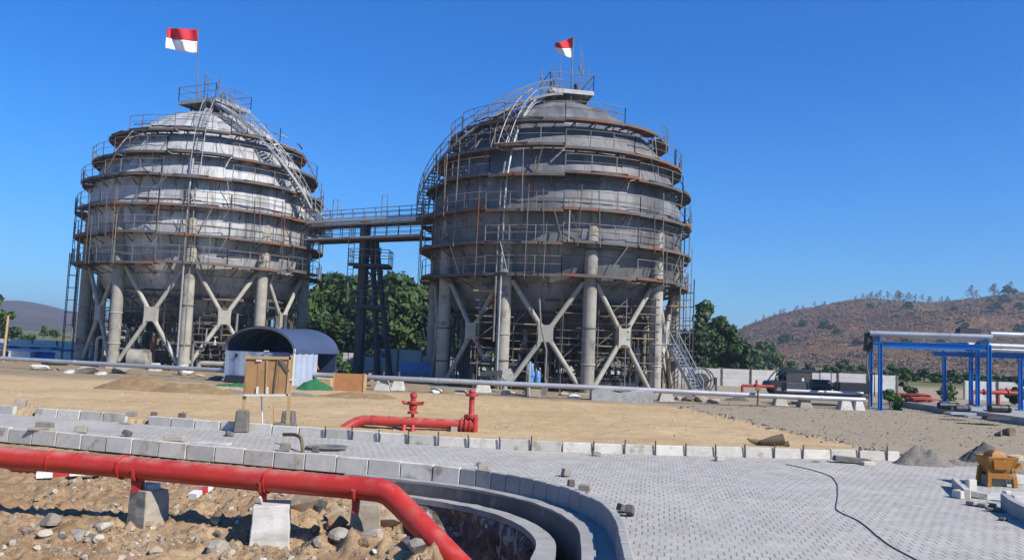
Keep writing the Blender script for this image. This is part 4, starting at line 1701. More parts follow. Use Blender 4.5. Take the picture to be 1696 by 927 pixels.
fence(-52, 84, 34.8, 76, 1.55, 'long white panel fence running behind both tanks')
fence(36.5, 68, 62, 66, 1.5, 'shorter white panel fence behind the blue pipe racks')
fence(-12.4, 78.6, -8.0, 78.2, 2.1, 'tall pale panels by the green shrub behind the shelter')


# ================================================================ long silver pipeline in front of the tanks
def pipe_thing(name, label, cat, pts, r, mat, n=14, rings=(), group=None):
    root = thing(name, label, cat, pts[len(pts) // 2], group)
    mb = MB()
    mb.tube(pts, r, n)
    mb.build('pipe', M[mat], root, smooth=True)
    for (t, rr, w) in rings:
        i = min(int(t), len(pts) - 2)
        p = Vector(pts[i]).lerp(Vector(pts[i + 1]), t - i)
        d = (Vector(pts[i + 1]) - Vector(pts[i])).normalized()
        mb = MB()
        mb.tube([p - d * w, p + d * w], rr, n)
        mb.build('collar', M[mat], root, smooth=True)
    return root


SP = [P(-260, 583, 58), P(0, 593, 56.5), P(254, 607, 54), P(370, 613, 52), P(520, 620, 49.5), P(640, 626, 47.6), P(755, 631, 47.0), P(880, 637, 46.6), P(1000, 642, 46.5), P(1150, 649.5, 46.5), P(1290, 656, 46.5), P(1432, 662, 46.5)]
pipe_thing('silver_pipeline', 'long silver clad pipeline running on low blocks in front of both tanks', 'pipeline', SP, .14, 'pipe_silver', 14,
           [(i + .5, .155, .06) for i in range(11)])
SP2 = [p + Vector((0, .75, -.03)) for p in SP[7:]]
pipe_thing('silver_pipeline', 'second thinner silver pipe behind the long one, beside the darker tank', 'pipeline', SP2, .08, 'galv_grate', 12)


def trapezoid_block(loc, w, h, d, mat, label, cat='block', name='concrete_block', group=None, rz=0.0, taper=.62, rough=.0):
    mb = MB()
    mb.box((loc[0], loc[1], loc[2] + h / 2 - .03), (w, d, h + .06), rz, taper)
    o = mb.build(name, M[mat], loc=loc, bevel=min(.03, w * .05))
    return tag(o, label, cat, group)


for (px, py, Yd, w, h, mat, lab) in ((254, 614, None, .75, .55, 'concrete_pale', 'pale tapered support block under the silver pipeline, in front of the paler tank'),
                                     (632, 646, None, .95, .55, 'concrete_pale', 'tapered pale block next to the orange plywood crate'),
                                     (658, 646, None, .8, .55, 'concrete_pale', 'second tapered pale block from the orange plywood crate'),
                                     (800, 650, None, 1.0, .60, 'concrete_pale', 'tapered pale block under the pipeline before the darker tank, with a dark rod on top'),
                                     (886, 654, None, 1.5, .62, 'rock_dark', 'dark square block under the pipeline below the blue pump'),
                                     (1104, 664, None, .9, .55, 'concrete_pale', 'pale block under the pipeline at the end of the long low slab'),
                                     (1294, 672, None, .8, .50, 'concrete', 'grey tapered support block under the dark skid, nearest the gravel edge'),
                                     (1335, 676, None, .75, .50, 'concrete_old', 'brownish support block in the middle under the dark skid'),
                                     (1402, 679, None, .75, .48, 'concrete_pale', 'pale support block under the dark skid, next to the blue posts'),
                                     (1424, 680, None, .6, .48, 'concrete_pale', 'small pale support block touching the blue posts')):
    g = G(px, py)
    trapezoid_block((g.x, g.y + .3, gz(g.x, g.y + .3)), w, h, .8, mat, lab, 'support block')
    if 'crate' in lab or 'rod' in lab:
        mb = MB()
        mb.tube([(g.x, g.y + .3, .5), (g.x + .03, g.y + .3, 1.05)], .05, 6)
        tag(mb.build('anchor_rod', M['rusty'], loc=(g.x, g.y + .3, .5)), 'short rusty rod standing on the %s' % ('block next to the crate' if 'next' in lab else 'second block from the crate' if 'second' in lab else 'block before the darker tank'), 'rod')

# ---------------------------------------------------------------- big red pipe in the dug lot
def arc_join(pts, rad=.35, n=5):
    out = [pts[0]]
    for a, b, c in zip(pts[:-2], pts[1:-1], pts[2:]):
        l1, l2 = (a - b).length, (c - b).length
        k = min(rad, l1 * .45, l2 * .45)
        p, q = b + (a - b).normalized() * k, b + (c - b).normalized() * k
        for i in range(n + 1):
            t = i / n
            out.append(p * (1 - t) ** 2 + b * 2 * t * (1 - t) + q * t * t)
    out.append(pts[-1])
    return out


YB1, YB2, YB3 = 13.9, 13.3, 13.0
RP = [P(-330, 728, 14.8), P(0, 757, 14.2), P(205, 773, 13.95), P(445, 795.5, 13.4), P(600, 808, 13.05), P(640, 813, 12.95), P(664, 835, 12.8), P(800, 976, 11.85)]
rp_root = thing('red_pipe', 'big glossy red pipe crossing the dug lot and bending down into the pit', 'pipe', (RP[3].x, RP[3].y, -.43))
PR = .172
mb = MB()
mb.tube(RP[:5], PR, 28)
mb.build('straight_pipe', M['red'], rp_root, smooth=True)
mb = MB()
mb.tube(arc_join([RP[4], RP[5], RP[6], RP[7]], .22, 6), PR + .004, 28)
mb.build('elbow', M['red'], rp_root, smooth=True)
for (px, py, Yd, rr, w) in ((205, 773, 13.95, PR + .028, .018), (86, 763, 14.08, PR + .006, .008), (445, 795.5, 13.4, PR + .026, .016), (581, 806.5, 13.1, PR + .007, .008), (630, 811, 12.98, PR + .010, .010)):
    p = P(px, py, Yd)
    i = 1 if px < 205 else 2 if px < 445 else 3 if px < 600 else 4
    d = (RP[i + 1] - RP[i]).normalized()
    mb = MB()
    mb.tube([p - d * w, p + d * w], rr, 28)
    mb.build('weld_collar', M['red'], rp_root, smooth=True)
# saddles and their blocks
def pipe_block(px, py, zb, w, h_px, mat, label, rz, taper):
    g = G(px, py, zb)
    top = P(px, h_px, g.y).z
    h = top - zb + .1
    loc = (g.x, g.y + w * .4, zb - .1)
    mb = MB()
    n = 5
    secs = []
    for i in range(n + 1):
        t = i / n
        s = w / 2 * (1 - (1 - taper) * t)
        jit = [random.uniform(-.012, .012) for _ in range(8)]
        ring = []
        for k, (x, y) in enumerate(((-1, -1), (0, -1.02), (1, -1), (1.02, 0), (1, 1), (0, 1.02), (-1, 1), (-1.02, 0))):
            v = Matrix.Rotation(rz, 3, 'Z') @ Vector((x * s + jit[k], y * s + jit[-k], 0))
            ring.append((loc[0] + v.x, loc[1] + v.y, loc[2] + h * t + (random.uniform(-.01, .01) if i == n else 0)))
        secs.append(ring)
    mb.strip(secs)
    o = mb.build('concrete_block', M[mat], loc=loc, bevel=.012)
    tag(o, label, 'support block', None)
    return Vector((loc[0], loc[1], top))


b1 = pipe_block(236, 871, -.43, .46, 812, 'concrete_old', 'tan concrete block with a thin plate on top, carrying the red pipe near its collar', R(-32), .93)
b2 = pipe_block(440, 899, -.45, .60, 836, 'concrete_pale', 'pale chipped concrete block under the middle of the red pipe', R(13), .88)
b3 = pipe_block(600, 893, -.43, .50, 835, 'concrete_old', 'shaded block under the red pipe, close to its elbow', R(8), .85)
for b, (pi_, t), bs, plate in ((b1, (2, .10), .09, True), (b2, (3, -.06), .05, False), (b3, (3, .93), .06, False)):
    q = RP[pi_].lerp(RP[pi_ + 1], t)
    mb = MB()
    mb.box((q.x + .02, q.y, (b.z + q.z - PR) / 2 + .01), (bs * 1.6, bs * 1.3, max(.06, q.z - PR - b.z + .10)), 0, 1.25)
    mb.build('saddle', M['red_dusty'], rp_root)
    mb = MB()
    d = (RP[pi_ + 1] - RP[pi_]).normalized()
    pts = []
    for k in range(9):
        a = PI + PI * k / 8
        pts.append(q + Vector((0, math.cos(a) * (PR + .02), math.sin(a) * (PR + .03))))
    mb.tube(pts, .035, 8)
    mb.build('cradle', M['red_dusty'], rp_root, smooth=True)
mb = MB()
mb.box((b1.x, b1.y, b1.z + .03), (.26, .22, .12), R(-20), .9)
tag(mb.build('packing_stone', M['concrete_pale'], loc=b1), 'small pale packing block between the red pipe and the tan block', 'stone')
# red pipe stubs and marker boards behind the pipe
for (px, py, Yd, w, h, rz, mat, lab) in ((20, 779, 17.0, 1.5, .14, R(4), 'red_far', 'dusty red length of pipe lying behind the big red pipe'),
                                        ):
    p = GG(px, py)
    mb = MB()
    mb.tube([(p.x - .9, p.y + .1, p.z + .08), (p.x + .9, p.y - .05, p.z + .06)], .10, 14)
    tag(mb.build('red_pipe_length', M['red_dusty'], loc=p, smooth=True), lab, 'pipe')


def striped_marker(px, py, label, L, rz, lean):
    p = GG(px, py)
    root = thing('marker_post', label, 'marker post', p)
    d = Vector((math.sin(rz) * math.cos(lean), math.cos(rz) * math.cos(lean), math.sin(lean)))
    for k, m in enumerate(('white', 'red_dusty', 'white', 'red_dusty')):
        a, b = p + Vector((0, 0, .07)) + d * (L * k / 4), p + Vector((0, 0, .07)) + d * (L * (k + 1) / 4 - .004)
        mb = MB()
        mb.bar(a, b, .17, .12)
        mb.build('red_band' if k % 2 else 'white_band', M[m], root)


striped_marker(318, 829, 'short red and white marker post lying behind the red pipe', .85, R(8), R(10))
striped_marker(60, 792, 'red and white marker post lying near the kerb, behind the red pipe', 1.2, R(66), R(3))
g = GG(352, 762)
mb = MB()
mb.box((g.x, g.y, g.z + .33), (.78, .35, .06), R(-4))
mb.box((g.x - .3, g.y, g.z + .17), (.10, .32, .30), R(-4))
mb.box((g.x + .34, g.y, g.z + .17), (.08, .32, .30), R(-4))
tag(mb.build('gully_frame', M['concrete_pale'], loc=g, bevel=.008), 'open pale concrete gully frame against the kerb, above the red pipe', 'frame')

# ---------------------------------------------------------------- smaller red pipe with valves, on the sand
Yh = 26.6
H = [P(562, 716, Yh - .55), P(594, 694.5, Yh - .2), P(640, 697, Yh - .1), P(774, 703.5, Yh + .2)]
hroot = thing('hydrant_pipe', 'low red pipe on the sand with two upright valves', 'pipe', (H[2].x, H[2].y, .05))
mb = MB()
mb.tube(arc_join([H[0], H[1], H[3]], .45, 6), .155, 20)
mb.build('pipe', M['red_dusty'], hroot, smooth=True)
for t in (.12, .55, .92):
    p = H[1].lerp(H[3], t)
    d = (H[3] - H[1]).normalized()
    mb = MB()
    mb.tube([p - d * .012, p + d * .012], .168, 20)
    mb.build('weld_collar', M['red_dusty'], hroot, smooth=True)
def valve_stack(prof, c_, nm, mat='red_dusty', n=14):
    mb = MB()
    mb.lathe(prof, c_, n)
    return mb.build(nm, M[mat], hroot, smooth=True)
v1 = P(683, 698, Yh)
zt1 = P(683, 649, Yh).z - v1.z
body = valve_stack([(.05, .1), (.05, .24), (.17, .25), (.17, .32), (.10, .34), (.13, .42), (.13, .50), (.10, .54), (.19, .55), (.19, .62), (.09, .64), (.08, .74), (.12, .77), (.10, .88), (.05, zt1)], v1, 'hydrant_valve')
for s in (-1, 1):
    mb = MB()
    mb.tube([v1 + Vector((s * .08, -.02, .57)), v1 + Vector((s * .30, -.05, .58)), v1 + Vector((s * .31, -.05, .64))], .055, 8)
    mb.build('outlet', M['red_dusty'], body, smooth=True)
mb = MB()
mb.tube([H[3] - Vector((.05, 0, 0)), H[3] + Vector((.22, 0, 0))], .20, 18)
mb.tube([H[3] + Vector((.0, 0, -.36)), H[3] + Vector((.0, 0, .30))], .12, 14)
for s in (-.16, -.02, .12):
    mb.tube([H[3] + Vector((s - .05, 0, 0)), H[3] + Vector((s, 0, 0))], .235, 18)
gv = mb.build('gate_valve', M['red_dusty'], hroot, smooth=True)
v2 = P(780, 700, Yh + .2)
zt2 = P(780, 650, Yh + .2).z - v2.z
mb = MB()
mb.lathe([(.15, .16), (.21, .17), (.21, .26), (.10, .27), (.085, .3), (.085, zt2 - .12), (.2, zt2 - .11), (.2, zt2 - .05), (.1, zt2 - .04), (.11, zt2 + .05), (.06, zt2 + .10)], v2, 14)
mb.build('riser', M['red_dusty'], gv, smooth=True)
mb = MB()
mb.tube([v2 + Vector((.14, -.12, -.32)), v2 + Vector((.14, -.12, .20))], .09, 12)
mb.build('drain_stub', M['red_dusty'], gv, smooth=True)
for t in (.42, .5):
    p = H[1].lerp(H[3], t)
    mb = MB()
    mb.tube([p + Vector((0, -.1, -.1)), p + Vector((0, -.22, -.28))], .07, 10)
    mb.lathe([(.09, -.05), (.11, 0), (.09, .05)], p + Vector((0, -.24, -.28)), 10)
    mb.build('drain_plug', M['red_dusty'], hroot, smooth=True)
for (px, lab) in ((596, 'stone prop under the bend of the low red pipe'), (752, 'stone prop under the valve end of the low red pipe')):
    p = P(px, 700, Yh)
    mb = MB()
    z0 = gz(p.x, p.y)
    mb.box((p.x, p.y, (z0 + p.z - .15) / 2), (.22, .22, p.z - .15 - z0 + .08), .2, .85)
    tag(mb.build('prop_block', M['concrete_old'], loc=(p.x, p.y, z0)), lab, 'prop')

# ---------------------------------------------------------------- timber notice board
def sign_board():
    a, b = G(399, 716), G(474, 718)
    Yd = (a.y + b.y) / 2
    root = thing('notice_board', 'timber notice board of bare planks on two posts, propped in dark stones', 'notice board', ((a.x + b.x) / 2, Yd, 0))
    tl, tr_, bl, br = P(407, 590, Yd), P(484, 591, Yd), P(404, 655, Yd), P(479, 655, Yd)
    for (top, foot) in ((P(410, 588, Yd), P(399, 712, Yd)), (P(483, 589, Yd), P(475, 710, Yd))):
        mb = MB()
        mb.bar(foot + Vector((0, .05, 0)), top + Vector((0, .05, .02)), .085, .06)
        mb.build('post', M['wood_raw'], root)
    mb = MB()
    n = 4
    edges = [0, .27, .52, .74, 1.0]
    for i in range(n):
        t0, t1 = edges[i] + .004, edges[i + 1] - .004
        y = -.012 * (i % 2)
        q = [tl.lerp(tr_, t0), tl.lerp(tr_, t1), bl.lerp(br, t1), bl.lerp(br, t0)]
        mb.strip([[p + Vector((0, y, 0)) for p in q], [p + Vector((0, y + .02, 0)) for p in q]])
    mb.build('panel', M['wood'], root)
    for (p, q, w, m) in ((tl + Vector((0, -.03, -.03)), tr_ + Vector((0, -.03, -.03)), .08, 'wood_raw'), (bl + Vector((0, -.03, .02)), br + Vector((0, -.03, .02)), .05, 'white'),
                         (tl.lerp(tr_, .47) + Vector((0, -.035, -.1)), bl.lerp(br, .49) + Vector((0, -.035, .05)), .03, 'wood_raw'), (tr_ + Vector((-.05, -.03, 0)), br + Vector((-.05, -.03, 0)), .06, 'wood_raw'),
                         (tl.lerp(tr_, .70) + Vector((0, -.028, -.08)), bl.lerp(br, .66) + Vector((0, -.028, .06)), .035, 'bark')):
        mb = MB()
        mb.bar(p, q, .03, w) if abs((q - p).z) < .5 else mb.bar(p, q, w, .03)
        mb.build('batten', M[m], root)
    for (u, v, w, h) in ((.30, .86, .07, .20), (.52, .86, .06, .19), (.30, .10, .16, .05)):
        p = tl.lerp(tr_, u).lerp(bl.lerp(br, u), v)
        mb = MB()
        mb.box((p.x, p.y - .045, p.z), (w, .008, h))
        mb.build('paper_slip', M['white'], root)
    p, q, s = tr_ + Vector((-.06, -.04, -.32)), tl.lerp(tr_, .75) + Vector((0, -.04, -.07)), tr_ + Vector((-.07, -.04, -.42))
    mb = MB()
    mb.bar(q, s, .02, .10)
    mb.build('torn_strip', M['bark'], root)
    mb = MB()
    mb.bar(br.lerp(tr_, .42) + Vector((-.02, -.03, 0)), br.lerp(tr_, .42) + Vector((.18, -.03, .0)), .02, .03)
    mb.build('side_peg', M['white'], root)


sign_board()

# ---------------------------------------------------------------- rocks, loose blocks
def rock(loc, s, mat, label, flat=.7, seed=None, name='rock', cat='rock', group=None, sink=.3, ang=1.0):
    rr = random.Random(seed if seed is not None else random.random())
    bm = bmesh.new()
    bmesh.ops.create_icosphere(bm, subdivisions=2, radius=1)
    off = Vector((rr.uniform(-50, 50), rr.uniform(-50, 50), rr.uniform(-50, 50)))
    planes = [(Vector((rr.gauss(0, 1), rr.gauss(0, 1), rr.gauss(0, .8))).normalized(), rr.uniform(.35, .75)) for _ in range(10)]
    ax = (rr.uniform(.8, 1.25), rr.uniform(.7, 1.0), flat)
    for v in bm.verts:
        p = v.co.copy()
        for n_, d in planes:
            k = p.dot(n_) - d
            if k > 0:
                p -= n_ * k * ang
        p *= 1 + .10 * mnoise.noise(p * 2.2 + off)
        v.co = Vector((p.x * ax[0], p.y * ax[1], p.z * ax[2])) * s * 1.25
    me = bpy.data.meshes.new(name)
    bm.to_mesh(me)
    bm.free()
    me.materials.append(M[mat])
    me.shade_smooth()
    try:
        me.set_sharp_from_angle(angle=R(12))
    except Exception:
        pass
    o = bpy.data.objects.new(name, me)
    COL.objects.link(o)
    o.location = (loc[0], loc[1], loc[2] + s * flat * (1 - sink) * .8)
    o.rotation_euler = (rr.uniform(-.2, .2), rr.uniform(-.2, .2), rr.uniform(0, 6.28))
    return tag(o, label, cat, group)


GR = 'rocks in the dug lot'
ROCKS = [
    (75, 872, 32, 'rock_grey', .75, 'grey angular rock with a flat white stone before it'), (43, 885, 20, 'rock_dark', .7, 'small dark rock at the edge of a grey rock pair'),
    (75, 888, 25, 'rock_white', .45, 'flat white stone before the angular grey rock'), (104, 893, 16, 'rock_dark', .8, 'dark small stone beside a grey heap of stones'),
    (125, 892, 32, 'rock_grey', .5, 'flat grey stone in the group of five before the tan block'), (164, 879, 32, 'rock_white', .5, 'long pale stone just before the tan block'),
    (163, 897, 20, 'rock_white', .6, 'small white stone in front of the long pale stone'), (148, 891, 15, 'rock_dark', .7, 'dark stone wedged between two pale stones'),
    (355, 912, 38, 'rock_grey', .6, 'big grey rock at the bottom edge before the pale chipped block'), (325, 893, 16, 'rock_grey', .6, 'small flat grey stone beside the pale chipped block'),
    (357, 890, 15, 'rock_dark', .8, 'dark cube shaped stone beside the pale chipped block'), (384, 920, 15, 'rock_white', .7, 'white pebble at the bottom edge of the lot'),
    (352, 868, 26, 'rock_tan', .5, 'light tan flat stone left of the pale chipped block'), (253, 916, 22, 'rock_grey', .5, 'flat grey stone alone in front of the tan block'),
    (90, 817, 13, 'rock_white', .6, 'small white stone behind the pipe shadow'), (507, 842, 44, 'rock_tan', .9, 'big tan boulder behind the red pipe'),
    (530, 848, 30, 'rock_dark', .8, 'dark boulder standing in for shadow next to the big tan boulder'), (567, 893, 42, 'rock_grey', .55, 'long grey slab stone below the red pipe'),  # the dark boulder takes the place of a shadow patch
    (612, 890, 32, 'rock_grey', .5, 'flat light grey slab stone beside a white stone'), (628, 888, 17, 'rock_white', .8, 'white stone leaning on the flat slab'),
    (672, 908, 26, 'rock_dark', .9, 'dark grey pyramid rock by the foot of the red pipe'), (690, 917, 36, 'rock_grey', .75, 'large grey rock right beside the foot of the red pipe'),
    (560, 877, 36, 'mound', .8, 'clod of tan soil between the two boulders'), (640, 872, 44, 'rock_tan', .6, 'big shaded boulder under the elbow'),
    (556, 866, 40, 'rock_tan', .7, 'shaded tan boulder under the red pipe'), (788, 905, 40, 'mound', .6, 'brown clod sticking out of the pit bottom'),
    (525, 905, 20, 'rock_tan', .6, 'tan stone at the bottom of the soil heap'), (620, 916, 18, 'rock_white', .6, 'round white stone at the bottom edge below the elbow'),
    (60, 911, 18, 'rock_tan', .6, 'tan stone near the picture corner'), (190, 840, 16, 'rock_tan', .6, 'tan stone in the shadow of the pipe'),
    (480, 880, 16, 'rock_tan', .7, 'tan stone touching the pale chipped block'), (120, 800, 16, 'rock_tan', .6, 'tan stone behind the red pipe near the kerb'),
    (15, 866, 14, 'rock_tan', .6, 'tan stone at the edge of the picture'), (290, 851, 14, 'rock_white', .6, 'white chip in the shadow beside the tan block'),
    (205, 905, 12, 'rock_tan', .6, 'small tan stone before the tan block'), (420, 915, 12, 'rock_dark', .6, 'small dark stone before the chipped block'),
    (300, 800, 22, 'rock_tan', .6, 'tan lump beside the striped marker post'), (470, 818, 20, 'rock_tan', .6, 'tan stone seen just beneath the red pipe'),
    (395, 812, 18, 'rock_white', .6, 'pale stone beneath the red pipe beside the block'), (15, 905, 20, 'rock_grey', .6, 'grey stone in the picture corner'),
    (455, 905, 22, 'mound', .6, 'clod of soil before the chipped block'), (520, 885, 26, 'mound', .6, 'clod of soil on the heap below the pipe'), (600, 902, 30, 'mound', .55, 'wide clod of soil before the slab stones'),
]
for i, (px, py, wpx, mat, fl, lab) in enumerate(ROCKS):
    g = GG(px, py)
    d = math.hypot(g.x, g.y)
    s = wpx * g.y / FPX / 2
    rock((g.x, g.y + s * .3, g.z), s, mat, lab, fl, seed=100 + i)
# white stone lying on the chipped block
rock((b2.x - .16, b2.y - .10, b2.z - .02), .085, 'rock_white', 'round white stone lying on top of the chipped block', .8, seed=7, sink=.1)


def loose_block(px, py, w, d, h, rz, mat, label, z=0.0, tilt=0.0, name='loose_block'):
    g = G(px, py, z)
    mb = MB()
    mb.box((0, 0, 0), (w, d, h), 0, .94)
    o = mb.build(name, M[mat], bevel=.012)
    o.location = (g.x, g.y + d / 2, z + h / 2 + abs(math.sin(tilt)) * w * .4)
    o.rotation_euler = (0, tilt, rz)
    return tag(o, label, 'block')


LB = [(938, 790, .17, .16, .15, .4, 'rock_grey', 'rounded grey stone alone on the paving above the drain curve', 0, .2), (946, 806, .13, .12, .13, .2, 'rock_dark', 'dark upright block at the rim of the drain curve', .04, 0),
      (969, 813, .22, .15, .11, -.3, 'rock_grey', 'brick lying on the rim of the drain curve beside the dark block', .04, 0), (800, 777, .24, .15, .10, .1, 'concrete_old', 'brick lying on the kerb where the curve begins', .045, 0),
      (793, 771, .10, .10, .07, .1, 'rock_dark', 'small dark stone behind the brick where the curve begins', .0, 0), (988, 755, .22, .12, .10, .2, 'rock_grey', 'flat grey stone on the paving near the far kerb', 0, .1),
      (1193, 764, .20, .2, .13, .1, 'concrete', 'small pale cube on the paving below the far kerb', 0, 0), (70, 710, .42, .22, .16, .1, 'rock_grey', 'grey stone pile on the near kerb, nearest the picture edge', .04, .05),
      (64, 713, .62, .2, .07, 0, 'concrete_old', 'flat broken slab under the grey stone on the near kerb', .04, 0), (131, 716, .30, .2, .15, .2, 'rock_grey', 'grey block second along the near kerb', .04, .1),
      (208, 723, .22, .16, .12, 0, 'rock_dark', 'wedge shaped grey stone lying on the paving behind the near kerb', .0, .35), (286, 730, .5, .22, .13, 0, 'concrete_old', 'long grey block lying on the near kerb', .04, 0),
      (471, 745, .26, .2, .14, .2, 'rock_grey', 'grey stone on the near kerb beside a dark chip', .045, .1), (521, 751, .16, .15, .17, 0, 'rock_dark', 'dark block at the end of the coiled wire', .0, 0),
      (1032, 850, .17, .15, .12, .5, 'rock_dark', 'dark chip of stone on the paving by the drain curve, farther one', 0, .3), (1044, 856, .17, .13, .14, 1.2, 'rock_dark', 'dark pointed chip by the drain curve, nearer one', 0, .5),
      (1415, 768, .95, .3, .13, -.1, 'rock_dark', 'dark slab lying between the gravel heaps', 0, .06), (1440, 771, .35, .2, .1, .2, 'rock_white', 'pale stone at the end of the dark slab', 0, 0),
      (30, 676, .35, .25, .28, .3, 'rock_grey', 'grey stone in the gap of the far kerb', 0, .2), (24, 683, .5, .2, .14, 0, 'concrete_old', 'broken block under the stone in the far kerb gap', 0, 0),
      (215, 689, .28, .2, .12, .1, 'rock_grey', 'grey block on top of the far kerb', .25, 0), (252, 694, .16, .15, .2, .1, 'rock_dark', 'dark stone stuck in a far kerb joint', .1, .2),
      (299, 700, .2, .15, .28, .1, 'rock_dark', 'dark upright stone beside a pale stake in the far kerb', .1, 0)]
for a in LB:
    loose_block(*a[:8], z=a[8], tilt=a[9])
# stones that prop up the notice board
for (px, py, w, h, lab) in ((398, 716, .40, .62, 'dark stone block propping up the post of the notice board, farther from the hydrant pipe'), (476, 708, .42, .50, 'dark stone block propping up the notice board post nearest the hydrant pipe'),
                            (470, 718, .75, .30, 'broad dark stone lying at the foot of the notice board')):
    g = G(px, py, 0)
    mb = MB()
    mb.box((g.x, g.y + .1, h / 2), (w, .34, h), random.uniform(-.2, .2), .8)
    tag(mb.build('prop_stone', M['rock_dark'], loc=(g.x, g.y, 0), bevel=.03), lab, 'stone')
rock((G(380, 722).x, G(380, 722).y, 0), .22, 'rock_dark', 'dark stone lying low beside the notice board foot', .5, seed=61)
for (x0, y0, x1, y1, mat, lab) in ((435, 715, 433, 655, 'white', 'thin white stake standing behind the notice board'), (455, 706, 453, 672, 'wood_raw', 'thin bare stake between the notice board posts'), (302, 704, 305, 680, 'wood_raw', 'pale timber stake at the far kerb')):
    a = G(x0, y0)
    b = P(x1, y1, a.y)
    mb = MB()
    mb.tube([a, b], .022, 6)
    tag(mb.build('stake', M[mat], loc=a), lab, 'stake')
# bent rusty pipe by the near kerb, coiled wire
a = G(500, 768, -.2)
pts = [G(502, 768, -.25), P(501, 735, 20.3), P(498, 724, 20.6), P(490, 719, 21.1), P(470, 719, 21.6)]
mb = MB()
mb.tube(arc_join(pts, .25, 4), .045, 8)
tag(mb.build('bent_pipe', M['stump'], loc=pts[0], smooth=True), 'bent rusty pipe hooking over the near kerb', 'pipe')
g = G(535, 744)
mb = MB()
for k in range(4):
    mb.tube([(g.x + (.42 + .03 * k) * math.cos(t) + .03 * k, g.y + (.34 + .02 * k) * math.sin(t), .015 + .02 * k) for t in np.linspace(0, 2 * PI, 24)[:-1]], .012, 5, closed=True)
tag(mb.build('wire_coil', M['rail'], loc=g), 'flat coil of wire lying on the paving', 'wire coil')
# cable across the paving
cp = [G(x, y) for x, y in ((1302, 769), (1345, 778), (1378, 789), (1387, 802), (1388, 820), (1384, 845), (1396, 851), (1420, 861), (1440, 876), (1450, 886), (1475, 905), (1500, 918), (1530, 934))]
mb = MB()
cpp = smooth_path(resample([tuple(p) for p in cp], .12), 4)
mb.tube([(x, y, .010) for x, y, z in cpp], .0105, 6)
tag(mb.build('cable', M['cable'], loc=cp[5]), 'dark cable snaking over the paving', 'cable')


# ================================================================ blue arched shelter
def vault(cx, cy, span, rise, length, az, z0, th=.05, n=20, segs=6, lo=0.0, hi=PI, sag=.05):
    """barrel roof sheet: cross-section along u, length along w"""
    u = Vector((math.cos(az), math.sin(az), 0))
    w = Vector((-math.sin(az), math.cos(az), 0))
    mb = MB()
    secs = []
    for j in range(segs + 1):
        t = j / segs
        dip = sag * math.sin(t * PI)
        ring = []
        for i in range(n + 1):
            a = PI - (lo + (hi - lo) * i / n)
            ring.append(Vector((cx, cy, z0)) + u * (math.cos(a) * span / 2) + w * (length * t) + Vector((0, 0, math.sin(a) * (rise - dip))))
        for i in reversed(range(n + 1)):
            a = PI - (lo + (hi - lo) * i / n)
            ring.append(Vector((cx, cy, z0)) + u * (math.cos(a) * (span / 2 - th)) + w * (length * t) + Vector((0, 0, math.sin(a) * (rise - dip - th))))
        secs.append(ring)
    mb.strip(secs)
    return mb, u, w


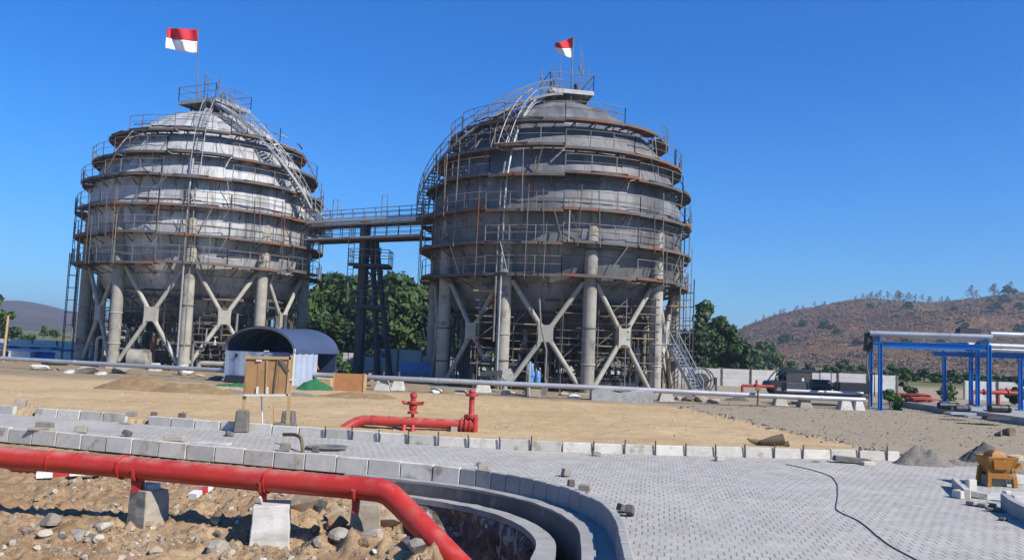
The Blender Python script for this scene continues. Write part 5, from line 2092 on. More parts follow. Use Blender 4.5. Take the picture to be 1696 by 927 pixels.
def shelter():
    A, B = G(369, 633), G(520, 641)
    Yd = 48.6
    xl, xr = P(356, 600, Yd).x, P(498, 600, Yd).x
    span = (xr - xl) * 1.02
    zs = P(450, 583, Yd).z
    ztop = P(450, 541, Yd).z
    cx = (xl + xr) / 2
    root = thing('arched_shelter', 'blue fabric shelter with an arched roof over pale blue walls', 'shelter', (cx, Yd + 1.5, 0))
    az = R(-22)
    mb, u, w = vault(cx, Yd, span, ztop - zs, 4.4, az, zs)
    roof = mb.build('roof', M['fabric'], root, smooth=True)
    for t in (0.02, 1.5, 2.9, 4.35):
        mb = MB()
        pts = []
        for i in range(17):
            a = PI * i / 16
            pts.append(Vector((cx, Yd, zs)) + u * (math.cos(a) * (span / 2 - .08)) + w * t + Vector((0, 0, math.sin(a) * (ztop - zs - .09))))
        mb.tube(pts, .03, 6)
        mb.build('roof_rib', M['rail'], roof)
    # walls
    mb = MB()
    c0 = Vector((cx, Yd, 0)) - u * (span / 2 - .05)
    c1 = Vector((cx, Yd, 0)) + u * (span / 2 - .05)
    n = 18
    def wall(p, q, z1, nm, off, mat='fabric_pale'):
        mb = MB()
        d = (q - p)
        nn = Vector((-d.y, d.x, 0)).normalized()
        secs = []
        for i in range(n + 1):
            t = i / n
            wv = .03 * math.sin(t * 23) * (1 if 0 < i < n else 0)
            scall = -.10 * abs(math.sin(t * PI * 5)) if off else 0
            b = p + d * t + nn * wv
            secs.append([b + Vector((0, 0, -.1)), b + Vector((0, 0, z1 + scall)), b + nn * .03 + Vector((0, 0, z1 + scall)), b + nn * .03 + Vector((0, 0, -.1))])
        mb.strip(secs)
        return mb.build(nm, M[mat], root, smooth=False)
    fw = wall(c0 + w * .12, c1 + w * .12, zs - .02, 'front_wall', 0)
    wall(c1 + w * .16, c1 + w * 2.3, zs, 'side_wall', 0)
    wall(c1 + w * 2.34, c1 + w * 4.3, .7, 'side_wall', 0)
    wall(c0 + w * .16, c0 + w * 4.3, zs, 'side_wall', 0)
    p = c0.lerp(c1, .80) + w * .09
    # valance with scalloped edge
    mb = MB()
    secs = []
    for i in range(19):
        t = .70 + .29 * i / 18
        b = c0.lerp(c1, t) + w * .08
        lo = zs - .28 - .13 * abs(math.sin(t * 40))
        secs.append([b + Vector((0, 0, lo)), b + Vector((0, 0, zs + .02)), b + w * .02 + Vector((0, 0, zs + .02)), b + w * .02 + Vector((0, 0, lo))])
    mb.strip(secs)
    mb.build('valance', M['fabric'], root)
    q = c0.lerp(c1, .17) + w * .09 + Vector((0, 0, zs - .28))
    mb = MB()
    mb.tube([q, q - w * .03], .11, 14)
    mb.build('vent_hole', M['black'], fw)
    q = c0.lerp(c1, .60) + w * .06 + Vector((0, 0, zs + .02))
    mb = MB()
    mb.tube([q + Vector((-.12, 0, 0)), q + Vector((-.06, 0, .05)), q + Vector((.02, 0, 0)), q + Vector((.10, 0, .05)), q + Vector((.15, 0, 0))], .03, 6)
    mb.build('tie_cord', M['white'], fw)
    # plinth strip
    mb = MB()
    mb.bar(c0 + w * .02 + Vector((0, 0, .10)), c1 + w * .02 + Vector((0, 0, .10)), .06, .2)
    mb.build('skirt', M['white'], fw)
    mb = MB()
    mb.bar(c1 + w * .05 + Vector((0, 0, -.1)), c1 + w * .05 + Vector((0, 0, zs + .25)), .09)
    mb.build('corner_post', M['white'], root)
    mb = MB()
    secs = []
    for dd in (4.28, 4.33):
        ring = [Vector((cx, Yd, -.1)) + u * (span / 2 - .1) + w * dd]
        for i in range(17):
            a = PI * i / 16
            ring.append(Vector((cx, Yd, zs)) + u * (math.cos(a) * (span / 2 - .1)) + w * dd + Vector((0, 0, math.sin(a) * (ztop - zs - .06))))
        ring.append(Vector((cx, Yd, -.1)) - u * (span / 2 - .1) + w * dd)
        secs.append(ring)
    mb.strip(secs)
    mb.build('back_wall', M['fabric'], root)
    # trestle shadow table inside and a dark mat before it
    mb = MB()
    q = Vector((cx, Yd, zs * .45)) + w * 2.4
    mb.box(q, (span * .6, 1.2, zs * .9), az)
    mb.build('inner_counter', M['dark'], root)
    return cx, Yd, zs, u, w, c0, c1


sh = shelter()
g = G(392, 634)
mb = MB()
mb.box((g.x, g.y + .2, .22), (1.5, .7, .44), R(-10), .9)
tag(mb.build('covered_box', M['black'], loc=(g.x, g.y + .2, 0), bevel=.06), 'black covered box at the foot of the shelter wall', 'box')
def net_heap(px, py, w, h, mat, label, nm='green_net', cat='net', seed=1):
    g = G(px, py)
    z0 = gz(g.x, g.y)
    n = 22
    V = np.linspace(-1, 1, n)
    HX, HY = np.meshgrid(V, V)
    rr = np.sqrt(HX ** 2 + HY ** 2)
    H = h * np.clip(1 - rr ** 1.5, 0, 1) * (1 + .7 * fbm(HX * 3 + seed, HY * 3, 1.0, 4, seed)) - .04
    o = grid_mesh(nm, HX * w / 2, HY * w * .35, H, M[mat])
    o.location = (g.x, g.y + .2, z0)
    return tag(o, label, cat)


net_heap(520, 646, 2.1, .55, 'net', 'bright green net heaped between the shelter and the plywood crate', seed=3)
net_heap(385, 640, 2.4, .22, 'net', 'flat dark green net under the black covered box', seed=5)
g = G(520, 634)
mb = MB()
mb.box((g.x, g.y + .5, .38), (.95, .6, .76), .2, .75)
tag(mb.build('white_sack', M['white'], loc=(g.x, g.y + .5, 0), bevel=.15), 'round white sack behind the green net', 'sack')
g = G(535, 641)
mb = MB()
mb.box((g.x, g.y + .4, .25), (1.1, .6, .5), -.2, .8)
tag(mb.build('timber_pile', M['wood_raw'], loc=(g.x, g.y + .4, 0), bevel=.04), 'pile of pale timber between the sack and the crate', 'timber')
mb = MB()
a, b = P(528, 612, 50.5), P(519, 592, 50.5)
mb.bar(a, b, .16, .05)
mb.bar(P(524, 612, 50.5), P(519, 598, 50.5), .12, .05)
tag(mb.build('orange_barrier', M['orange'], loc=a), 'leaning orange barrier board at the rear of the shelter', 'barrier')
gp = P(557, 610, 60)
make_tree('shrub', 'dense bright green shrub between the shelter and the trestle', 'shrub', None, (gp.x, gp.y, -.1), P(557, 583, 60).z + .1, 1.15, 121, 'leaf_hedge', 1100, .14, .02, 10)

# plywood crate
g = G(577, 648)
wd = 48 * g.y / FPX
root = thing('plywood_crate', 'orange plywood crate with two panels standing before the silver pipeline', 'crate', (g.x, g.y + .5, 0))
hc = P(577, 619, g.y).z
for k, (t0, t1) in enumerate(((-.5, -.03), (-.025, .5))):
    mb = MB()
    mb.box((g.x + wd * (t0 + t1) / 2, g.y + .01, hc / 2), (wd * (t1 - t0), .03, hc))
    mb.build('front_panel', M['ply_orange'], root)
for s in (-.5, .5):
    mb = MB()
    mb.box((g.x + s * (wd - .03), g.y + .5, hc / 2), (.03, .94, hc - .01))
    mb.build('side_panel', M['wood_raw'], root)
mb = MB()
mb.box((g.x, g.y + .52, hc - .03), (wd - .08, .92, .03))
mb.build('lid', M['ply_orange'], root)
for s in (-.52, .52):
    mb = MB()
    mb.box((g.x + s * wd, g.y - .02, hc / 2 + .03), (.06, .05, hc + .08))
    mb.build('edge_batten', M['wood_raw'], root)
g = G(606, 645)
mb = MB()
for k in range(3):
    mb.bar((g.x - .25, g.y + .4 + .25 * k, .1), (g.x + .1, g.y + .4 + .25 * k, .9), .09)
    mb.bar((g.x - .3, g.y + .3, .2 + .28 * k), (g.x + .25, g.y + .8, .2 + .28 * k), .07)
tag(mb.build('timber_trestle', M['wood_raw'], loc=g), 'rough timber trestle leaning at the end of the plywood crate', 'timber')
g = G(640, 613)
mb = MB()
a = P(688, 608, 62)
mb.box((a.x, a.y, a.z), (2.2, .06, .8))
mb.box((a.x - 1.0, a.y, a.z / 2 - .4), (.08, .08, a.z + .6))
mb.box((a.x + 1.0, a.y, a.z / 2 - .4), (.08, .08, a.z + .6))
tag(mb.build('blue_board', M['blue_pale'], loc=(a.x, a.y, 0)), 'plain blue board on two legs behind the trestle tower', 'board')

# ================================================================ scaffolds, pumps and pipework under the tanks
def scaffold(px, Yd, w, d, levels, label, mat='rail', rot=0.0, boards=True):
    x = P(px, 600, Yd).x
    root = thing('scaffold_tower', label, 'scaffold', (x, Yd, 0), None)
    rr = random.Random(px)
    topz = levels[-1] + 1.2
    for sx in (-1, 1):
        for sy in (-1, 1):
            mb = MB()
            mb.tube([(x + sx * w / 2, Yd + sy * d / 2, -.3), (x + sx * w / 2 + rr.uniform(-.05, .05), Yd + sy * d / 2, topz + rr.uniform(-.5, .4))], .032, 6)
            mb.build('standard', M[mat], root)
    for z in levels:
        mb = MB()
        mb.box((x + rr.uniform(-.2, .2), Yd, z), (w + rr.uniform(.1, .7), d, .06))
        pl = mb.build('platform', M['wood_raw'] if rr.random() < .25 else M[mat], root)
        for sy in (-1, 1):
            for hh in (.5, 1.0):
                if rr.random() < .8:
                    mb = MB()
                    mb.tube([(x - w / 2 - .25, Yd + sy * d / 2, z + hh), (x + w / 2 + .25, Yd + sy * d / 2, z + hh)], .026, 5)
                    mb.build('guard_rail', M[mat], pl)
        if rr.random() < .6:
            mb = MB()
            mb.tube([(x - w / 2, Yd - d / 2 - .03, z), (x + w / 2, Yd - d / 2 - .03, z + 1.6)], .026, 5)
            mb.build('diagonal', M[mat], pl)


for a in ((815, 54.2, 1.9, 1.2, (1.6, 3.2, 4.6, 6.2), 'scaffold tower with four decks beside the pale column behind the blue pump'),
          (868, 54.6, 1.5, 1.2, (1.2, 2.6, 4.2), 'narrow scaffold right behind the blue pump'),
          (948, 54.0, 1.7, 1.3, (2.0, 3.4, 5.0), 'scaffold with open decks under the middle of the darker tank'),
          (1010, 55.0, 1.8, 1.3, (1.8, 3.0, 4.4, 5.6), 'scaffold between the two brightest columns of the darker tank'),
          (1062, 56.0, 1.6, 1.3, (1.5, 3.6, 5.2), 'scaffold behind the last cross brace of the darker tank'),
          (1122, 59.5, 1.3, 1.3, (2.4, 4.2, 6.0), 'slim scaffold at the outer edge of the darker tank by the stair'),
          (222, 66.5, 2.2, 1.4, (1.8, 3.4, 5.0), 'scaffold behind the first wide brace of the paler tank'),
          (350, 66.0, 1.8, 1.4, (1.6, 3.2, 4.8), 'scaffold behind the middle brace of the paler tank'),
          (165, 69.0, 1.8, 1.4, (1.4, 3.0, 4.6), 'scaffold behind the outer columns of the paler tank'),
          (290, 64.2, 1.2, 1.0, (1.2, 2.8), 'low scaffold leaning on the middle column of the paler tank')):
    scaffold(*a)


def birdcage(c, seed, g0, label, facing):
    """irregular poles and ledgers between the legs, on the side that faces the road and round to both flanks"""
    rr = random.Random(seed)
    root = thing('birdcage_scaffold', label, 'scaffold', (c[0], c[1], g0))
    mats = ['rusty', 'dark', 'rail', 'dark', 'rusty']
    for k in range(80):
        az, r = facing + rr.uniform(-1.9, 1.9), rr.uniform(5.2, 8.3)
        p = polar(c, az, r, g0 - .1)
        h = rr.uniform(2.5, 6.8)
        mb = MB()
        mb.tube([p, p + Vector((rr.uniform(-.08, .08), rr.uniform(-.08, .08), h))], rr.choice((.028, .035, .05)), 5)
        mb.build('pole', M[rr.choice(mats)], root)
    for k in range(98):
        az, r = facing + rr.uniform(-1.9, 1.9), rr.uniform(5.0, 8.2)
        z = rr.choice((1.1, 1.9, 2.7, 3.5, 4.3, 5.1, 5.9)) + rr.uniform(-.12, .12)
        da = rr.uniform(.12, .34)
        a, b = polar(c, az - da, r, z + g0), polar(c, az + da, r, z + g0 + rr.uniform(-.06, .06))
        mb = MB()
        mb.tube([a, b], rr.choice((.026, .035, .045)), 5)
        mb.build('ledger', M[rr.choice(mats)], root)
    for k in range(34):
        az, r = facing + rr.uniform(-1.7, 1.7), rr.uniform(5.0, 7.6)
        z = rr.choice((1.1, 2.7, 4.3, 5.9)) + .06
        a, b = polar(c, az - .16, r, z + g0), polar(c, az + .16, r, z + g0)
        mb = MB()
        mb.bar(a, b, rr.uniform(.5, 1.0), .05)
        mb.build('plank', M[rr.choice(('rusty', 'wood_raw', 'dark', 'dark'))], root)
    for k in range(14):
        az, r = facing + rr.uniform(-1.5, 1.5), rr.uniform(5.5, 8.0)
        a = polar(c, az, r, g0)
        b = polar(c, az + rr.choice((-.3, .3)), r, g0 + rr.uniform(3, 5.5))
        mb = MB()
        mb.tube([a, b], .03, 5)
        mb.build('diagonal', M[rr.choice(mats)], root)
    return root


birdcage(TL['c'], 51, 0.0, 'dense thicket of scaffold poles between the legs of the paler tank', R(20))
birdcage(TR['c'], 52, -.2, 'dense thicket of scaffold poles between the legs of the darker tank', R(-3))


def manifold(cx, cy, seed, label, n=11, spread=5.0):
    rr = random.Random(seed)
    root = thing('pipe_manifold', label, 'pipework', (cx, cy, 0))
    mats = ['dark', 'rail', 'brace', 'rusty', 'galv_grate', 'dark']
    for k in range(n):
        x, y = cx + rr.uniform(-spread, spread), cy + rr.uniform(-2.2, 2.2)
        z = rr.uniform(.5, 2.6)
        L = rr.uniform(1.0, 3.2)
        r = rr.choice((.06, .09, .13, .18))
        up = rr.uniform(.6, 2.5)
        pts = [Vector((x, y, -.2)), Vector((x, y, z)), Vector((x + L, y + rr.uniform(-.3, .3), z)), Vector((x + L, y, z + up))]
        mb = MB()
        mb.tube(arc_join(pts, .25, 3), r, 8)
        pp = mb.build('pipe', M[rr.choice(mats)], root, smooth=True)
        q = pts[1].lerp(pts[2], rr.uniform(.3, .7))
        mb = MB()
        mb.lathe([(r * 1.6, -.12), (r * 1.6, -.08), (r * 1.1, -.07), (r * 1.4, .1), (r * .5, .14), (.03, .2), (.03, .45)], q, 10)
        mb.tube([q + Vector((.18 * math.cos(t), .18 * math.sin(t), .45)) for t in np.linspace(0, 2 * PI, 11)[:-1]], .022, 5, closed=True)
        mb.build('valve', M['rail'] if k % 3 else M['white'], pp, smooth=True)
    return root


manifold(-28.5, 64.8, 5, 'tangle of pipes and valves under the paler tank', 16, 5.5)
manifold(-23.0, 67.5, 6, 'pipes and valves deep in the shade of the paler tank', 12, 5)
manifold(3.0, 56.0, 9, 'tangle of pipes and valves under the darker tank behind the blue pump', 16, 5.5)
manifold(6.5, 60.0, 12, 'pipes and valves deep in the shade of the darker tank', 12, 4.5)

# blue pump
b0 = P(882, 634, 47.8)
root = thing('blue_pump', 'blue upright pump with a pale post, standing at the silver pipeline', 'pump', (b0.x, b0.y, 0))
zt = P(882, 601, 47.8).z
mb = MB()
zb = .55
mb.lathe([(.24, zb), (.24, zb + .1), (.16, zb + .12), (.17, zb + .55), (.22, zb + .58), (.22, zb + .66), (.14, zb + .7), (.13, zt - .25), (.06, zt)], (b0.x - .08, b0.y, 0), 14)
mb.build('pump_body', M['blue_pale'], root, smooth=True)
mb = MB()
mb.lathe([(.16, zb + .05), (.17, zb + .5), (.13, zb + .8), (.05, zb + .9)], (b0.x + .28, b0.y - .05, 0), 12)
mb.build('motor', M['blue_pale'], root, smooth=True)
mb = MB()
mb.tube([(b0.x - .20, b0.y - .55, -.1), (b0.x - .20, b0.y - .55, zt + .1)], .07, 8)
mb.tube([(b0.x - .20, b0.y - .55, zb + .3), (b0.x - .05, b0.y - .1, zb + .35)], .04, 6)
mb.build('post', M['galv'], root, smooth=True)
mb = MB()
mb.box((b0.x + .05, b0.y, .27), (.9, .8, .56))
mb.build('plinth', M['concrete_old'], root)
mb = MB()
a = P(905, 605, 50.5)
mb.tube([P(893, 490, 53), P(896, 540, 52.6), P(905, 580, 51), P(903, 625, 50.5), P(905, 648, 50)], .06, 7)
tag(mb.build('hanging_hose', M['rail'], loc=P(905, 648, 50)), 'grey hose hanging from the darker tank behind the blue pump', 'hose')
# rolled sheet and dark beam beside the pale column
g = P(838, 622, 50)
mb = MB()
mb.tube([g + Vector((0, 0, 0)), g + Vector((.02, .5, 0))], .42, 14)
mb.tube([g + Vector((.0, -.03, 0)), g + Vector((0, .0, 0))], .25, 14)
tag(mb.build('pipe_bend', M['concrete_pale'], loc=(g.x, g.y, 0), smooth=True), 'pale round duct end in front of the column beside the blue pump', 'duct')
mb = MB()
mb.bar(P(795, 619, 49.5), P(832, 616, 49.5), .3, .25)
mb.bar(P(797, 623, 49.5), P(797, 645, 49.5), .1)
mb.bar(P(828, 620, 49.5), P(828, 645, 49.5), .1)
tag(mb.build('dark_beam', M['dark'], loc=G(812, 646)), 'dark beam on two legs before the darker tank', 'beam')

# stair at the foot of the darker tank
def foot_stair():
    top, bot = P(1113, 570, 56.5), G(1160, 651)
    bot = Vector((bot.x, 54.8, .0))
    bot.x = P(1158, 645, 54.8).x
    root = thing('steel_stair', 'steep steel stair with handrails at the outer foot of the darker tank', 'stair', bot)
    d = bot - top
    side = Vector((d.y, -d.x, 0)).normalized() * .45
    mb = MB()
    for s in (-1, 1):
        mb.bar(top + side * s, bot + side * s, .05, .22)
    mb.build('stringer', M['galv_grate'], root)
    for i in range(1, 15):
        p = top.lerp(bot, i / 15)
        mb = MB()
        mb.bar(p - side * .94, p + side * .94, .26, .035)
        mb.build('tread', M['galv_grate'], root)
    for s in (-1, 1):
        mb = MB()
        for hh in (.5, 1.0):
            mb.tube([top + side * s + Vector((0, 0, hh)), bot + side * s + Vector((0, 0, hh))], .03, 6)
        for i in range(6):
            p = top.lerp(bot, i / 5) + side * s
            mb.bar(p, p + Vector((0, 0, 1.0)), .04)
        mb.build('handrail', M['galv'], root)
    mb = MB()
    mb.box((top.x - .6, top.y, top.z), (1.5, 1.3, .08))
    mb.build('landing', M['galv_grate'], root)


foot_stair()
# cable reel machine beside the stair
g = G(1153, 645)
g = Vector((P(1160, 630, 58).x, 58, 0))
root = thing('cable_reel', 'grey cable reel in a frame beside the steel stair', 'reel', g)
zc_ = .95
for s in (-.45, .45):
    mb = MB()
    c_ = g + Vector((0, s, zc_))
    mb.tube([c_ + Vector((.85 * math.cos(t), 0, .85 * math.sin(t))) for t in np.linspace(0, 2 * PI, 25)[:-1]], .06, 6, closed=True)
    for k in range(4):
        a = k * PI / 4
        mb.bar(c_ - Vector((.85 * math.cos(a), 0, .85 * math.sin(a))), c_ + Vector((.85 * math.cos(a), 0, .85 * math.sin(a))), .05)
    mb.build('flange', M['rail'], root)
mb = MB()
mb.tube([g + Vector((0, -.44, zc_)), g + Vector((0, .44, zc_))], .5, 16)
mb.build('drum', M['dark'], root, smooth=True)
mb = MB()
for s in (-.6, .6):
    mb.bar(g + Vector((-.8, s, 0)), g + Vector((0, s, zc_)), .09)
    mb.bar(g + Vector((.8, s, 0)), g + Vector((0, s, zc_)), .09)
    mb.bar(g + Vector((-.8, s, .06)), g + Vector((.8, s, .06)), .1)
mb.bar(g + Vector((.95, -.5, 0)), g + Vector((.95, -.5, 1.2)), .12)
mb.bar(g + Vector((.95, -.5, 1.2)), g + Vector((.5, -.5, 1.0)), .08)
mb.build('frame', M['dark'], root)

# ---------------------------------------------------------------- rubble and slabs at the feet of the tanks
RUB = [(62, 613, 1.1, .45, 'concrete_pale', 'pale slab of rubble nearest the picture edge, before the blue trays'), (88, 613, .6, .4, 'rock_tan', 'tan lump of rubble beside the pale edge slab'),
       (112, 618, .8, .35, 'concrete_pale', 'small pale slab below the cage ladder of the paler tank'), (140, 619, 1.3, .4, 'concrete_pale', 'wide pale slab at the outer column of the paler tank'),
       (164, 620, .9, .35, 'concrete_pale', 'pale broken slab between two outer columns of the paler tank'), (192, 618, 1.6, .35, 'rock_grey', 'grey heap of stones by the second column of the paler tank'),
       (302, 621, 1.6, .45, 'concrete_pale', 'broad pale footing stone before the middle column of the paler tank'), (330, 624, .7, .4, 'rock_tan', 'tan stone beside the broad pale footing stone'),
       (352, 628, .9, .4, 'rock_grey', 'grey stone close to the shelter wall on the tank side'), (760, 652, .8, .3, 'rock_tan', 'tan stone before the first pale column of the darker tank'),
       (720, 650, .9, .3, 'concrete_pale', 'pale flat stone at the outer column of the darker tank'), (842, 655, 1.0, .4, 'concrete_pale', 'pale stone at the foot of the column beside the dark beam'),
       (935, 655, .9, .3, 'rock_grey', 'grey stone just before the column next to the blue pump'), (955, 659, .8, .35, 'concrete_pale', 'pale stone in front of the brightest column'),
       (1125, 663, .7, .4, 'rock_grey', 'grey stone between the long slab and the stair'), (1143, 665, .8, .4, 'rock_dark', 'dark stone at the bottom of the steel stair'), (1165, 666, .9, .45, 'rock_tan', 'tan stone just past the bottom of the steel stair'),
       (1186, 668, .9, .4, 'rock_grey', 'grey stone at the start of the stone line on the sand')]
for i, (px, py, w, h, mat, lab) in enumerate(RUB):
    g = G(px, py)
    rock((g.x, g.y + .3, gz(g.x, g.y + .3)), w * .5, mat, lab, h, seed=300 + i, name='rubble_stone', cat='stone', group='rubble at the feet of the tanks', sink=.25)
# long low slab
a, b = G(980, 662), G(1082, 668)
mb = MB()
secs = []
for i in range(13):
    t = i / 12
    p = a.lerp(b, t)
    h = .55 + .12 * math.sin(t * 9) + random.uniform(-.05, .05)
    secs.append([p + Vector((0, 0, -.2)), p + Vector((0, .05, h)), p + Vector((0, 1.4, h)), p + Vector((0, 1.4, -.2))])
mb.strip(secs)
tag(mb.build('long_slab', M['concrete_pale'], loc=a), 'long low rough concrete slab in front of the darker tank', 'slab')
# spoil heaps
def mound(px, py, w, d, h, mat, label, seed, nm='soil_heap', rot=0.0):
    g = G(px, py)
    n = 44
    V = np.linspace(-1, 1, n)
    HX, HY = np.meshgrid(V, V)
    rr = np.sqrt(HX ** 2 + HY ** 2)
    H = h * np.clip(1.02 - rr ** 1.5, 0, 1) ** 1.25 * (1 + .55 * fbm(HX * 2.2 + seed, HY * 2.2, 1.0, 4, seed)) + .05 * h * fbm(HX * 9, HY * 9, 1.0, 3, seed) - .05
    o = grid_mesh(nm, HX * w / 2, HY * d / 2, H, M[mat])
    o.location = (g.x, g.y + d * .25, gz(g.x, g.y) - .02)
    o.rotation_euler = (0, 0, rot)
    return tag(o, label, 'heap')


mound(230, 645, 5.2, 2.2, .75, 'mound', 'low brown soil heap on the sand before the paler tank', 3)
mound(315, 650, 4.6, 2.0, .62, 'mound', 'flatter soil heap next to the brown one, close to the shelter', 4)
mound(370, 650, 3.0, 1.6, .25, 'gravel_grey', 'low grey spoil heap at the foot of the shelter', 5)
mound(590, 658, 5.0, 1.8, .40, 'mound', 'long low soil ridge in front of the plywood crate', 6)
mound(490, 655, 3.0, 1.4, .22, 'gravel_grey', 'grey spoil strip in front of the green net', 7)
mound(1540, 772, 2.5, 1.3, .62, 'gravel_grey', 'largest grey gravel heap at the end of the far kerb', 8, 'gravel_heap')
mound(1600, 772, 1.8, 1.0, .40, 'gravel_grey', 'flat gravel heap next to the largest one', 9, 'gravel_heap')
mound(1640, 768, 1.7, 1.1, .55, 'gravel_dark', 'dark gravel heap behind the yellow hopper', 10, 'gravel_heap')
mound(1355, 766, 1.1, .6, .26, 'gravel_grey', 'small grey gravel heap against the far kerb', 11, 'gravel_heap')
mound(1222, 664, 1.8, .8, .35, 'gravel_dark', 'dark low heap beside the pipeline past the steel stair', 12, 'gravel_heap')
mound(1690, 762, 1.6, .9, .25, 'rock_tan', 'tan gravel heap behind the yellow hopper at the picture edge', 13, 'gravel_heap')
# stump on the sand, brown lump on the gravel
g = G(1283, 741)
root = thing('tree_stump', 'mossy broken stump lying on the sand behind the far kerb', 'stump', (g.x, g.y, gz(g.x, g.y)))
z0 = gz(g.x, g.y)
mb = MB()
mb.tube([(g.x - .38, g.y + .1, z0 + .08), (g.x - .1, g.y, z0 + .14), (g.x + .25, g.y - .05, z0 + .22)], .15, 9, radii=[.07, .14, .17])
mb.build('trunk', M['stump'], root, smooth=True)
mb = MB()
mb.tube([(g.x - .3, g.y + .2, z0 + .05), (g.x - .62, g.y + .25, z0 + .1), (g.x - .75, g.y + .2, z0 + .16)], .06, 7, radii=[.1, .07, .03])
mb.tube([(g.x + .15, g.y, z0 + .02), (g.x + .40, g.y - .1, z0 + .10)], .1, 8, radii=[.13, .08])
mb.build('root', M['stump'], root, smooth=True)
g = G(1672, 722)
rock((g.x, g.y, gz(g.x, g.y)), .30, 'stump', 'brown boulder on the gravel near the concrete platform', .8, seed=81)
g = G(1655, 724)
rock((g.x, g.y, gz(g.x, g.y)), .18, 'rock_dark', 'small dark stone beside the brown boulder on the gravel', .8, seed=82)

# stones scattered along the edge of the gravel, and loose grit
def litter(name, n, fn, smin, smax, mats, seed):
    rng = np.random.default_rng(seed)
    V, F, MI = [], [], []
    k = 0
    tries = 0
    while k < n and tries < n * 30:
        tries += 1
        q = fn(rng)
        if q is None:
            continue
        x, y = q
        z = gz(x, y)
        s = smin + (smax - smin) * rng.random() ** 3
        o = len(V)
        a = rng.uniform(0, 6.28)
        ax, ay, az_ = s * rng.uniform(.7, 1.2), s * rng.uniform(.6, 1.0), s * rng.uniform(.4, .8)
        base = [(1, 0, -.1), (.3, .9, -.1), (-.8, .6, -.1), (-.9, -.5, -.1), (.2, -1, -.1)]
        for (u, v, w) in base:
            u2, v2 = u * ax * rng.uniform(.8, 1.2), v * ay * rng.uniform(.8, 1.2)
            V.append((x + u2 * math.cos(a) - v2 * math.sin(a), y + u2 * math.sin(a) + v2 * math.cos(a), z - .3 * az_))
        for (u, v, w) in base:
            u2, v2 = u * ax * rng.uniform(.45, .75), v * ay * rng.uniform(.45, .75)
            V.append((x + u2 * math.cos(a) - v2 * math.sin(a), y + u2 * math.sin(a) + v2 * math.cos(a), z + az_ * rng.uniform(.6, 1.0)))
        for i in range(5):
            F.append((o + i, o + (i + 1) % 5, o + 5 + (i + 1) % 5, o + 5 + i))
        F.append(tuple(o + 5 + i for i in range(5)))
        m = rng.integers(0, len(mats))
        MI += [m] * 6
        k += 1
    mb = MB()
    mb.v, mb.f, mb.mi = V, F, MI
    return tag(mb.build(name, [M[m] for m in mats], recalc=False), kind='stuff')


def in_lot(rng):
    x, y = rng.uniform(-9, -.6), 9.8 + 9.5 * rng.random() ** 1.3
    if gz(x, y) < -.75 or gz(x, y) > -.17:
        return None
    if mnoise.noise(Vector((x * 1.3, y * 1.3, 0))) < rng.uniform(-.6, .4):
        return None
    return x, y


litter('pebbles', 9000, in_lot, .006, .075, ['rock_tan', 'mound', 'mound', 'rock_tan', 'mound', 'rock_grey', 'rock_tan', 'rock_white'], 31)


def on_line(rng):
    t = rng.random()
    y = 43 - t * 19.5
    x = float(np.interp(y, GL[::-1, 1], GL[::-1, 0])) + rng.normal() * .22
    return x, y


litter('stone_line', 260, on_line, .03, .13, ['rock_grey', 'rock_dark', 'rock_tan'], 32)


def on_gravel(rng):
    y = 24 + 26 * rng.random()
    x = rng.uniform(8.5, 26)
    if x < float(np.interp(y, GL[::-1, 1], GL[::-1, 0])):
        return None
    return x, y


litter('gravel', 2600, on_gravel, .015, .07, ['rock_grey', 'rock_tan', 'rock_dark'], 33)


def on_sand(rng):
    y = 24 + 30 * rng.random()
    x = rng.uniform(-24, 10)
    i = np.argmin(np.hypot(FPATH[:, 0] - x, FPATH[:, 1] - y))
    if y < np.interp(x, FPATH[:, 0], FPATH[:, 1]) + .3 or x > float(np.interp(y, GL[::-1, 1], GL[::-1, 0])):
        return None
    return x, y


litter('grit', 2600, on_sand, .012, .07, ['rock_tan', 'rock_tan', 'rock_grey'], 34)


def on_paving(rng):
    x, y = rng.uniform(-14, 12), rng.uniform(11, 25)
    i = np.argmin(np.hypot(KPATH[:, 0] - x, KPATH[:, 1] - y))
    j = np.argmin(np.hypot(FPATH[:, 0] - x, FPATH[:, 1] - y))
    dd = min(np.hypot(*(KPATH[i] - (x, y))), np.hypot(*(FPATH[j] - (x, y))))
    if gz(x, y) < -.17 or gz(x, y) > -.12 or rng.random() > math.exp(-dd / .35) + .05:
        return None
    return x, y


lp = litter('paving_grit', 420, on_paving, .008, .03, ['rock_grey', 'rock_tan'], 35)
lp.location.z = .165

